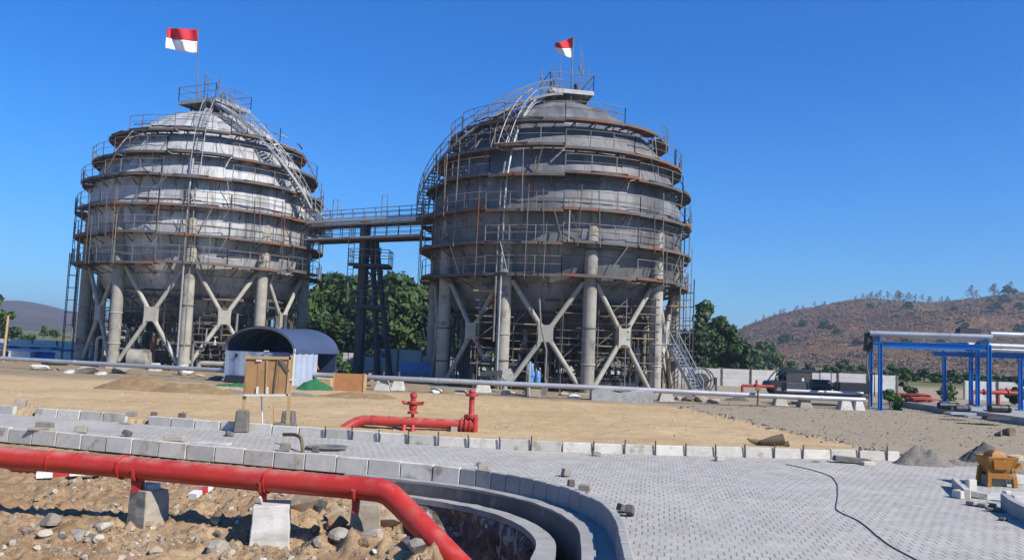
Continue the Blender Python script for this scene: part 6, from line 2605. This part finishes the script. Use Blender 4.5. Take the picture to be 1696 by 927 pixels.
# ================================================================ blue pipe racks at the right
def rack(label, bents, top_z, pipes, beam_ends, extra=None):
    """bents: list of posts (x, y, z0); pipes: list of (p, q, r)"""
    c_ = bents[0]
    root = thing('pipe_rack', label, 'pipe rack', (c_[0], c_[1], c_[2]))
    for (x, y, z0) in bents:
        mb = MB()
        for dx in (-.10, .10):
            mb.box((x + dx * .8, y, (z0 + top_z) / 2), (.022, .19, top_z - z0))
        mb.box((x, y, (z0 + top_z) / 2 - .01), (.14, .022, top_z - z0 - .02))
        po = mb.build('post', M['blue'], root)
        mb = MB()
        mb.box((x, y, z0 + .02), (.45, .42, .05))
        mb.build('base_plate', M['blue'], po)
    for (p, q, w, h) in beam_ends:
        mb = MB()
        p, q = Vector(p), Vector(q)
        up = Vector((0, 0, h / 2))
        mb.bar(p + up, q + up, w, .03)
        mb.bar(p - up, q - up, w, .03)
        mb.bar(p, q, .025, h - .03)
        mb.build('beam', M['blue'], root)
    for (p, q, r) in pipes:
        mb = MB()
        mb.tube([p, q], r, 16)
        pi = mb.build('pipe', M['pipe_silver'], root, smooth=True)
        d = (Vector(q) - Vector(p))
        k = int(d.length / 1.6)
        for i in range(1, k):
            m = Vector(p) + d * (i / k)
            mb = MB()
            mb.tube([m - d.normalized() * .03, m + d.normalized() * .03], r + .012, 16)
            mb.build('band', M['galv'], pi, smooth=True)
    return root


f1, f2 = G(1459, 683), G(1637, 692, .3)
f1 = Vector((P(1458, 600, 47.0).x, 47.0, 0))
f2 = Vector((P(1638, 600, 45.2).x, 45.2, .3))
b1_, b2_ = Vector((P(1442, 600, 50.5).x, 50.5, 0)), Vector((P(1619, 600, 50.0).x, 50.0, .3))
zt1 = P(1458, 557, 47.0).z
zt2 = P(1638, 562, 45.2).z
tz = (zt1 + zt2) / 2
off = Vector((0, 0, tz - .14))
Z3 = lambda v: Vector((v.x, v.y, 0))
pipes = []
for (u, r, e0, e1) in ((.20, .15, .45, .3), (.62, .14, .2, .3)):
    p = Z3(f1).lerp(Z3(b1_), u)
    q = Z3(f2).lerp(Z3(b2_), u)
    d = (q - p).normalized()
    pipes.append((p - d * e0 + Vector((0, 0, tz + r + .02)), q + d * e1 + Vector((0, 0, tz + r + .02)), r))
rack('long blue steel pipe rack carrying two silver pipes, nearest the dark skid', [tuple(f1), tuple(b1_), (f2.x, f2.y, .33), (b2_.x, b2_.y, .33)], tz - .28, pipes,
     [(Z3(f1) + off, Z3(b1_) + off, .16, .26), (Z3(f2) + off, Z3(b2_) + off, .16, .26),
      (Z3(f1) + Vector((.13, .02, tz - .42)), Z3(f2) + Vector((-.13, .02, tz - .42)), .14, .26), (Z3(b1_) + Vector((.13, 0, tz - .42)), Z3(b2_) + Vector((-.13, 0, tz - .42)), .14, .26)])
# black hood hanging at the pipe end
q = P(1438, 566, 48.0)
mb = MB()
mb.box((q.x, q.y, q.z), (.42, .5, 1.05), 0, .8)
tag(mb.build('pipe_hood', M['black'], loc=q, bevel=.05), 'black hood hanging from the open end of the blue rack', 'hood')
mb = MB()
mb.tube([q + Vector((0, 0, -.5)), q + Vector((-.1, 0, -1.2)), q + Vector((.05, 0, -2.0)), Vector((q.x + .1, q.y, 0))], .045, 6)
tag(mb.build('hanging_chain', M['rail'], loc=(q.x, q.y, 0)), 'grey chain dangling below the black hood', 'chain')
# second rack behind, lower
r1, r2 = Vector((P(1564, 620, 54.0).x, 54.0, .33)), Vector((P(1608, 620, 51.5).x, 51.5, .33))
r3, r4 = Vector((P(1690, 620, 47.5).x, 47.5, .33)), Vector((P(1740, 620, 50.5).x, 50.5, .33))
tz2 = P(1608, 583, 51.5).z
o2 = Vector((0, 0, tz2 - .14))
end = Vector((40, 47.0, 0))
rack('second blue pipe rack with wide silver pipes, standing on the concrete platform', [tuple(r1), tuple(r2), tuple(r3), tuple(r4)], tz2 - .28,
     [(P(1603, 571, 49.5), P(1603, 571, 49.5) + Vector((9, -1.2, 0)), .16), (P(1640, 553, 50.2), P(1640, 553, 50.2) + Vector((9, -1.2, 0)), .16), (P(1600, 577, 51.5), P(1600, 577, 51.5) + Vector((9, -1.0, 0)), .12)],
     [(Z3(r1) + o2 + Vector((-.7, 0, 0)), Z3(r4) + o2 + Vector((.5, 0, 0)), .16, .26), (Z3(r2) + o2 + Vector((-.8, .02, .002)), Z3(r3) + o2 + Vector((.6, 0, 0)), .16, .26),
      (P(1540, 572, 51.0), P(1640, 570, 51.0), .18, .3)])
q = P(1640, 557, 49.5)
mb = MB()
mb.box((q.x - .2, q.y + 2.0, q.z + .25), (1.5, .7, .5), -.1, .8)
mb.bar((q.x - 1.0, q.y + 2.0, q.z + .8), (q.x - .4, q.y + 2.0, q.z + 1.0), .1)
tag(mb.build('dark_valve_box', M['black'], loc=q, bevel=.04), 'dark boxy valve on top of the second blue rack', 'valve box')
# concrete platform under the racks
root = thing('concrete_platform', 'low grey concrete platform under the blue pipe racks', 'platform', (24, 45, 0))
mb = MB()
v = [(23.8, 52.5), (24.05, 39.2), (24.3, 30.5), (46, 30), (46, 53)]
sec = [[Vector((x, y, -.2)) for x, y in v], [Vector((x, y, .30)) for x, y in v]]
mb.strip(sec)
mb.build('slab', M['drain'], root)
mb = MB()
mb.bar((23.92, 52.5, .34), (24.17, 39.2, .34), .22, .09)
mb.bar((24.17, 39.2, .34), (24.42, 30.5, .34), .22, .09)
mb.build('edge_kerb', M['concrete'], root)
# things on the platform: red pipes, pale plates, dark drums
for i, (px, py, Yd, L, lab) in enumerate(((1505, 664, 58, 2.2, 'low red pipe run on the ground beside the blue rack'), (1660, 655, 56, 4.0, 'red pipe run behind the second blue rack'), (1688, 652, 60, 3, 'farther red pipe behind the second blue rack'))):
    p = P(px, py, Yd)
    mb = MB()
    z = max(.25, p.z)
    mb.tube(arc_join([Vector((p.x - L / 2, Yd, -.1)), Vector((p.x - L / 2, Yd, z + .2)), Vector((p.x + L / 2, Yd, z + .2)), Vector((p.x + L / 2, Yd, -.1))], .3, 4), .13, 12)
    for s in (-.3, .1, .35):
        mb.tube([(p.x + L * s - .05, Yd, z + .2), (p.x + L * s + .05, Yd, z + .2)], .2, 12)
    tag(mb.build('red_pipe_run', M['red_far'], loc=(p.x, Yd, 0), smooth=True), lab, 'pipe')
g = G(1525, 671)
root = thing('hose_coil', 'heap of red hose lying between the racks and the fence', 'hose', (g.x, g.y + 1, 0))
mb = MB()
for k in range(7):
    r_ = random.uniform(.5, .9)
    mb.tube([(g.x + random.uniform(-.5, .5) + r_ * 1.3 * math.cos(t), g.y + 1 + r_ * math.sin(t), .08 + .09 * k + .05 * math.sin(3 * t)) for t in np.linspace(0, 2 * PI, 21)[:-1]], .06, 6, closed=True)
mb.build('hose', M['red_far'], root, smooth=True)
for (px, py, w, h, mat, nm, lab) in ((1578, 678, 1.1, .36, 'black', 'dark_drum', 'dark drum lying between the posts of the second blue rack'), (1602, 682, .8, .3, 'dark', 'dark_drum', 'small dark drum next to the large one under the racks'),
                                     (1664, 684, 1.1, .42, 'black', 'dark_drum', 'dark drum close to the picture edge under the second rack')):
    g = G(px, py, .3)
    mb = MB()
    mb.tube([(g.x - w / 2, g.y + .4, .3 + h * .5), (g.x + w / 2, g.y + .5, .3 + h * .5)], h * .5, 14)
    for s in (-.4, 0, .4):
        mb.tube([(g.x + w * s - .03, g.y + .45, .3 + h * .5), (g.x + w * s + .03, g.y + .45, .3 + h * .5)], h * .54, 14)
    tag(mb.build(nm, M[mat], loc=(g.x, g.y + .45, .3), smooth=True), lab, 'drum')
for (px, py, w, d, rz, lab) in ((1642, 691, 1.2, .9, .2, 'flat dark steel plate on the platform at the near blue post'), (1620, 690, 1.0, .6, -.2, 'narrow pale plate on the platform between the blue posts'), (1590, 684, 1.3, .6, .1, 'long pale plate on the platform before the dark drum')):
    g = G(px, py, .36)
    mb = MB()
    mb.box((g.x, g.y, .36), (w, d, .10), rz)
    tag(mb.build('steel_plate', M['dark'] if 'dark steel' in lab else M['galv'], loc=(g.x, g.y, .3)), lab, 'plate')
gp = P(1474, 660, 48.5)
make_tree('shrub', 'small green shrub at the foot of the near blue posts', 'shrub', None, (gp.x, 48.5, -.1), 1.25, .75, 131, 'leaf_hedge', 700, .10, .02, 9)
gp = P(1503, 640, 66)
make_tree('shrub', 'upright dark green shrub in front of the white fence behind the long rack', 'shrub', None, (gp.x, 66, -.1), P(1503, 612, 66).z + .1, .8, 132, 'leaf_dark', 800, .14, .05, 9)
gp = P(1570, 650, 64)
make_tree('shrub', 'wide olive shrub behind the posts of the second blue rack', 'shrub', None, (gp.x, 64, -.1), P(1570, 640, 64).z + .1, 1.1, 133, 'leaf', 600, .12, .02, 9)
gp = P(1692, 650, 60)
make_tree('shrub', 'dark shrub at the picture edge behind the second rack', 'shrub', None, (gp.x, 60, -.1), P(1692, 628, 60).z + .1, .9, 134, 'leaf_dark', 600, .14, .05, 9)

# ---------------------------------------------------------------- dark canopied vehicle and skid
def vehicle():
    Yd = 62.0
    xl, xr = P(1274, 630, Yd).x, P(1372, 630, Yd).x
    L = xr - xl
    root = thing('parked_vehicle', 'black open vehicle with a rounded canopy parked by the white fence', 'vehicle', ((xl + xr) / 2, Yd + .9, 0))
    y0, y1 = Yd, Yd + 1.8
    def body(prof, nm, mat, parent, inset=0.0):
        mb = MB()
        mb.strip([[Vector((xl + x * L, y0 + inset, z)) for x, z in prof], [Vector((xl + x * L, y1 - inset, z)) for x, z in prof]])
        return mb.build(nm, M[mat], parent, bevel=.03)
    zt = P(1320, 611, Yd).z
    ch = body([(0, .45), (0, .75), (.03, .98), (.26, 1.06), (.36, 1.05), (1.0, 1.02), (1.0, .45)], 'chassis', 'black', root)
    # bonnet and windscreen frame
    for y in (y0 + .06, y1 - .06):
        mb = MB()
        mb.tube([(xl + .10 * L, y, 1.0), (xl + .20 * L, y, zt - .35), (xl + .30 * L, y, zt - .12)], .05, 6)
        mb.tube([(xl + .22 * L, y, 1.0), (xl + .26 * L, y, zt - .3)], .04, 6)
        mb.build('screen_pillar', M['black'], root)
    mb = MB()
    secs = []
    for y, dz in ((y0 - .04, -.16), (y0 + .18, -.03), (y0 + .9, 0), (y1 - .18, -.03), (y1 + .04, -.16)):
        secs.append([Vector((xl + x * L, y, z + dz)) for x, z in ((.26, zt - .40), (.28, zt - .16), (.33, zt - .03), (.5, zt), (.86, zt - .02), (.86, zt - .07), (.5, zt - .05), (.35, zt - .09), (.31, zt - .2), (.29, zt - .4))])
    mb.strip(secs)
    mb.build('canopy', M['black'], root, smooth=True)
    mb = MB()
    mb.box((xl + .50 * L, y0 + .02, (1.04 + zt) / 2 - .1), (.42 * L, .04, zt - 1.2))
    mb.build('side_curtain', M['dark'], root)
    mb = MB()
    mb.box((xl + .50 * L, y1 - .02, (1.04 + zt) / 2 - .1), (.42 * L, .04, zt - 1.2))
    mb.build('side_curtain', M['dark'], root)
    mb = MB()
    mb.box((xl + .57 * L, y0 - .012, zt - .75), (.16, .015, .22))
    mb.build('sticker', M['white'], root)
    mb = MB()
    mb.bar((xl + .86 * L, y0 + .05, .95), (xl + .86 * L, y0 + .05, zt - .1), .06)
    mb.bar((xl + .86 * L, y1 - .05, .95), (xl + .86 * L, y1 - .05, zt - .1), .06)
    mb.build('rear_frame', M['black'], root)
    for fx in (.17, .80):
        for y in (y0 - .02, y1 - .22):
            mb = MB()
            c_ = Vector((xl + fx * L, y, .38))
            mb.tube([c_, c_ + Vector((0, .24, 0))], .38, 20)
            wh = mb.build('wheel', M['rubber'], root, smooth=True)
            mb = MB()
            mb.tube([c_ + Vector((0, -.012, 0)), c_ + Vector((0, .25, 0))], .2, 14)
            mb.build('rim', M['rail'], wh, smooth=True)
    mb = MB()
    mb.box((xl + .40 * L, y0 + .25, .95), (.5, .4, .5), 0, .8)
    mb.build('seat', M['black'], root)


vehicle()


def skid():
    Yd = 50.2
    xl, xr = P(1290, 660, Yd).x, P(1432, 660, Yd).x
    root = thing('machine_skid', 'long dark steel skid with a motor and tanks, raised on concrete blocks', 'skid', ((xl + xr) / 2, Yd, 0))
    z = .62
    mb = MB()
    for y in (Yd - .6, Yd + .6):
        mb.bar((xl, y, z), (xr, y, z), .14, .22)
    for k in range(7):
        x = xl + (xr - xl) * k / 6
        mb.bar((x, Yd - .55, z), (x, Yd + .55, z), .12, .16)
    mb.build('frame', M['dark'], root)
    mb = MB()
    mb.box(((xl + xr) / 2 + .3, Yd, z + .14), (xr - xl - .8, 1.1, .04))
    mb.build('deck', M['dark'], root)
    mb = MB()
    x0 = xl + (xr - xl) * .46
    mb.tube([(x0 - .5, Yd - .2, z + .55), (x0 + .55, Yd - .2, z + .55)], .36, 16)
    mb.tube([(x0 + .55, Yd - .2, z + .55), (x0 + .8, Yd - .2, z + .55)], .2, 12)
    mb.box((x0, Yd - .2, z + .22), (.9, .5, .16))
    mo = mb.build('motor', M['black'], root, smooth=True)
    mb = MB()
    mb.tube([(x0 - .7, Yd - .65, z + .05), (x0 - .7, Yd - .15, z + .05)], .32, 18)
    mb.build('pulley', M['rubber'], mo, smooth=True)
    mb = MB()
    mb.box((x0 - 1.4, Yd, z + .42), (1.4, .8, .5), 0, .9)
    mb.build('gearbox', M['dark'], root, bevel=.05)
    mb = MB()
    mb.box((x0 + 2.0, Yd + .1, z + .48), (1.9, .9, .62), 0, .96)
    mb.build('tank', M['black'], root, bevel=.06)
    for y in (Yd - .5, Yd + .4):
        mb = MB()
        mb.tube([(x0 + .9, y, z + .1), (x0 + .9, y, 2.0), (x0 + 3.1, y, 2.05), (x0 + 3.1, y, z + .1)], .035, 6)
        mb.build('roll_frame', M['dark'], root)
    mb = MB()
    mb.tube([(xl + .2, Yd - .75, z + .2), (xr - .4, Yd - .72, z + .2)], .10, 12)
    mb.build('side_pipe', M['galv'], root, smooth=True)


skid()
for (px, py, Yd, lab) in ((1253, 640, 60, 'red valve on a low red pipe by the white fence'),):
    p = P(px, py, Yd)
    mb = MB()
    mb.tube([(p.x - 1.0, Yd, p.z + .05), (p.x + 1.2, Yd, p.z + .05)], .10, 12)
    mb.tube([(p.x - 1.0, Yd, p.z + .05), (p.x - 1.0, Yd, -.1)], .10, 12)
    mb.lathe([(.22, p.z), (.22, p.z + .15), (.1, p.z + .2), (.08, p.z + .45), (.02, p.z + .5)], (p.x, Yd, 0), 12)
    tag(mb.build('red_valve', M['red_far'], loc=(p.x, Yd, 0), smooth=True), lab, 'valve')
p = P(1255, 672, 46.2)
mb = MB()
mb.tube([(p.x, 46.2, -.1), (p.x, 46.2, .95)], .06, 8)
mb.box((p.x, 46.2, .95), (.26, .2, .12), 0, .8)
mb.box((p.x, 46.2, .02), (.8, .5, .10))
tag(mb.build('marker_stake', M['stump'], loc=(p.x, 46.2, 0)), 'short brown stake on a flat stone by the pipeline', 'stake')

# ---------------------------------------------------------------- yellow hopper and kerb pieces at the right edge
def hopper():
    g = G(1664, 808)
    s = g.y / FPX
    w = 50 * s
    zt = P(1660, 757, g.y).z
    zb = P(1660, 785, g.y).z
    root = thing('yellow_hopper', 'worn yellow steel hopper on short legs at the edge of the paving', 'hopper', (g.x, g.y + .3, 0))
    y = g.y + .32
    d = .58
    mb = MB()
    secs = []
    for z, k in ((zb, .66), (zb + (zt - zb) * .35, .78), (zt - .04, 1.0), (zt, 1.02)):
        secs.append([Vector((g.x + sx * w / 2 * k, y + sy * d / 2 * k, z)) for sx, sy in ((-1, -1), (1, -1), (1, 1), (-1, 1))])
    for z, k in ((zt, .94), (zb + .05, .6)):
        secs.append([Vector((g.x + sx * w / 2 * k, y + sy * d / 2 * k, z)) for sx, sy in ((-1, -1), (1, -1), (1, 1), (-1, 1))])
    mb.strip(secs)
    bin_ = mb.build('bin', M['yellow'], root, bevel=.008)
    mb = MB()
    mb.strip([[Vector((g.x - .02 + sx * a, y + sy * b, z)) for sx, sy in ((-1, -1), (1, -1), (1, 1), (-1, 1))] for z, a, b in ((zt - .05, .20, .2), (zt + .05, .16, .16), (zt + .13, .07, .10))])
    mb.build('engine_cover', M['yellow'], root, bevel=.01)
    mb = MB()
    mb.bar((g.x + w * .40, y - .2, zb + .05), (g.x + w * .66, y - .15, zb + .22), .09, .06)
    mb.bar((g.x + w * .62, y - .2, zb + .14), (g.x + w * .62, y + .2, zb + .14), .06)
    mb.build('handle', M['yellow'], root)
    for sx in (-1, 1):
        for sy in (-1, 1):
            mb = MB()
            mb.bar((g.x + sx * w * .44, y + sy * d * .36, 0), (g.x + sx * w * .38, y + sy * d * .32, zb + .12), .085, .085)
            mb.build('leg', M['yellow'], root)
    mb = MB()
    for sy in (-1, 1):
        mb.bar((g.x - w * .46, y + sy * d * .36, zb - .05), (g.x + w * .42, y + sy * d * .36, zb - .05), .05, .12)
    mb.build('cross_bar', M['yellow'], root)
    mb = MB()
    mb.strip([[Vector((g.x - w * .30, y - d * .505, zb + .10)), Vector((g.x + w * .20, y - d * .50, zb + .10)), Vector((g.x + w * .32, y - d * .53, zt - .06)), Vector((g.x - w * .34, y - d * .53, zt - .06))],
              [Vector((g.x - w * .30, y - d * .40, zb + .10)), Vector((g.x + w * .20, y - d * .40, zb + .10)), Vector((g.x + w * .32, y - d * .44, zt - .06)), Vector((g.x - w * .34, y - d * .44, zt - .06))]])
    mb.build('front_plate', M['yellow'], root)
    return g


hg = hopper()
for (px, py, w, h, rz, lab) in ((1655, 806, .46, .24, .1, 'grey concrete block between the legs of the yellow hopper'), (1693, 803, .36, .2, .2, 'pale concrete block beside the yellow hopper at the picture edge')):
    g = G(px, py)
    mb = MB()
    mb.box((g.x, g.y + .22, h / 2), (w, .3, h), rz, .92)
    tag(mb.build('concrete_block', M['concrete_old'] if 'between' in lab else M['concrete_pale'], loc=(g.x, g.y + .22, 0), bevel=.015), lab, 'block')


def bent_kerb(pts, h, th, mat, label, nm='kerb_piece', z0=0.0):
    path = smooth_path(resample(pts, .12), 3)
    t = np.gradient(path, axis=0)
    t /= np.linalg.norm(t, axis=1)[:, None]
    nrm = np.stack([-t[:, 1], t[:, 0]], -1)
    mb = MB()
    secs = []
    for p, q in zip(path, nrm):
        a, b = p, p + q * th
        secs.append([(a[0], a[1], z0), (a[0], a[1], z0 + h), (b[0], b[1], z0 + h), (b[0], b[1], z0)])
    mb.strip(secs)
    return tag(mb.build(nm, M[mat], loc=(path[0][0], path[0][1], z0), bevel=.008), label, 'kerb piece')


g2 = lambda x, y, z=0: tuple(G(x, y, z))[:2]
bent_kerb([g2(1576, 806), g2(1584, 815), g2(1596, 826)], .20, .12, 'concrete', 'grey kerb piece standing on edge by the yellow hopper')
bent_kerb([g2(1657, 840), g2(1672, 853), g2(1700, 868), g2(1760, 893)], .27, .14, 'drain', 'curved grey kerb at the corner of the picture')
for (px, py, w, d, h, rz, ti, mat, lab) in ((1611, 818, .22, .12, .30, .3, 0, 'concrete', 'upright kerb end beside the piece standing on edge'), (1597, 826, .30, .22, .16, .4, 0, 'concrete', 'grey block at the near end of the kerb piece on edge'),
                                            (1625, 826, .34, .2, .12, -.5, .1, 'concrete', 'grey kerb piece lying flat between the hopper and the curved kerb'), (1617, 838, .26, .18, .07, .5, .1, 'rock_grey', 'flat stone chip before the lying kerb piece'),
                                            (1672, 832, .16, .14, .22, .1, 0, 'concrete_pale', 'pale upright block behind the curved kerb'), (1684, 836, .14, .12, .18, .2, 0, 'concrete_pale', 'second pale upright block behind the curved kerb'),
                                            (1640, 840, .5, .16, .06, .6, .05, 'rock_grey', 'broken flat slab at the start of the curved kerb'), (1650, 848, .3, .12, .05, -.3, .1, 'rock_dark', 'dark flat chip in front of the curved kerb'),
                                            (1664, 862, .22, .1, .04, .8, .1, 'rock_dark', 'small dark chip on the paving before the curved kerb')):
    loose_block(px, py, w, d, h, rz, mat, lab, tilt=ti, name='kerb_fragment' if 'kerb' in lab.split(' ')[1:3] else 'stone_piece')
# pale cement spread inside the curved kerb
k = 24
pts = [(9.6, 17.6), (10.4, 18.3), (11.6, 18.7), (13.5, 18.8), (15.5, 17.5), (15.0, 14.0), (11.6, 14.6), (9.95, 16.3)]
pp = smooth_path(resample(pts + [pts[0]], .3), 3)
mb = MB()
mb.add([(x + random.uniform(-.05, .05), y + random.uniform(-.05, .05), .004) for x, y in pp[:-1]], [tuple(range(len(pp) - 1))])
tag(mb.build('path', M['concrete_pale'], loc=None), kind='structure')

# ================================================================ far left: low blue trays with pipes, plant boxes
def tray(px0, px1, py, Yd, label, nrows=3):
    a, b = P(px0, py, Yd), P(px1, py + 2, Yd)
    root = thing('pipe_tray', label, 'pipe tray', (a.x, a.y, 0))
    z = (a.z + b.z) / 2
    for yy in (Yd - .7, Yd + .7):
        mb = MB()
        mb.bar((a.x, yy, z), (b.x, yy, z), .12, .34)
        mb.build('beam', M['blue'], root)
    for k in range(5):
        x = a.x + (b.x - a.x) * (k + .3) / 5
        mb = MB()
        mb.box((x, Yd - .7, z / 2 - .2), (.16, .16, z + .1))
        mb.box((x, Yd + .7, z / 2 - .2), (.16, .16, z + .1))
        mb.box((x, Yd, z + .22), (.14, 1.6, .12))
        mb.build('support', M['blue'], root)
    for k in range(nrows):
        y = Yd - .55 + k * .5
        mb = MB()
        mb.tube([(a.x - 6, y, z + .42), (b.x - 1 - k * .8, y, z + .42)], .15, 10)
        mb.build('pipe', M['pipe_silver'], root, smooth=True)


tray(-60, 118, 578, 78, 'low blue pipe tray with silver pipes at the edge beside the paler tank')
tray(45, 125, 589, 72, 'shorter and lower blue tray in front of the long one, at the paler tank', 1)
for (px, py, Yd, w, h, mat, lab) in ((110, 598, 70, 1.6, .8, 'white', 'white plant box under the blue pipe tray'), (35, 600, 70, 1.8, .7, 'white', 'white box below the long pipe tray near the picture edge'), (60, 603, 66, 2.6, .3, 'wood_raw', 'flat stack of timber before the white boxes'),
                                     (90, 606, 64, 1.6, .4, 'black', 'black crate between the timber stack and the paler tank')):
    p = P(px, py, Yd)
    mb = MB()
    mb.box((p.x, Yd, h / 2), (w, .8, h), .05, .96)
    mb.box((p.x, Yd, h + .03), (w * 1.04, .85, .06), .05)
    tag(mb.build('site_box', M[mat], loc=(p.x, Yd, 0), bevel=.02), lab, 'box')
for (px, py, Yd, w, h, lab) in ((230, 606, 63.0, 1.6, 1.5, 'rounded pale tank shell behind the braces, below the first wide brace'), (262, 604, 66, 1.5, 1.4, 'rounded pale tank shell behind the middle column of the paler tank')):
    p = P(px, py, Yd)
    mb = MB()
    mb.tube([(p.x - w / 2, Yd, .75), (p.x - w / 2 + .1, Yd, .75), (p.x + w / 2 - .1, Yd, .75), (p.x + w / 2, Yd, .75)], .7, 16, radii=[.5, .7, .7, .5])
    mb.box((p.x, Yd, .1), (w * .7, .8, .3))
    tag(mb.build('small_tank', M['column'], loc=(p.x, Yd, 0), smooth=True), lab, 'small tank')

# ---------------------------------------------------------------- thin air haze that greys the far hills
mb = MB()
mb.box((0, 3200, 48), (8600, 6700, 104))
hz = mb.build('haze', [bpy.data.materials.new('haze_air')])
hm = hz.data.materials[0]
hm.use_nodes = True
ht = hm.node_tree
for n_ in list(ht.nodes):
    if n_.type == 'BSDF_PRINCIPLED':
        ht.nodes.remove(n_)
pv = ht.nodes.new('ShaderNodeVolumePrincipled')
pv.inputs['Color'].default_value = (.66, .80, .98, 1)
pv.inputs['Density'].default_value = .00036
pv.inputs['Anisotropy'].default_value = .2
ht.links.new(pv.outputs[0], ht.nodes['Material Output'].inputs['Volume'])
tag(hz, kind='stuff')
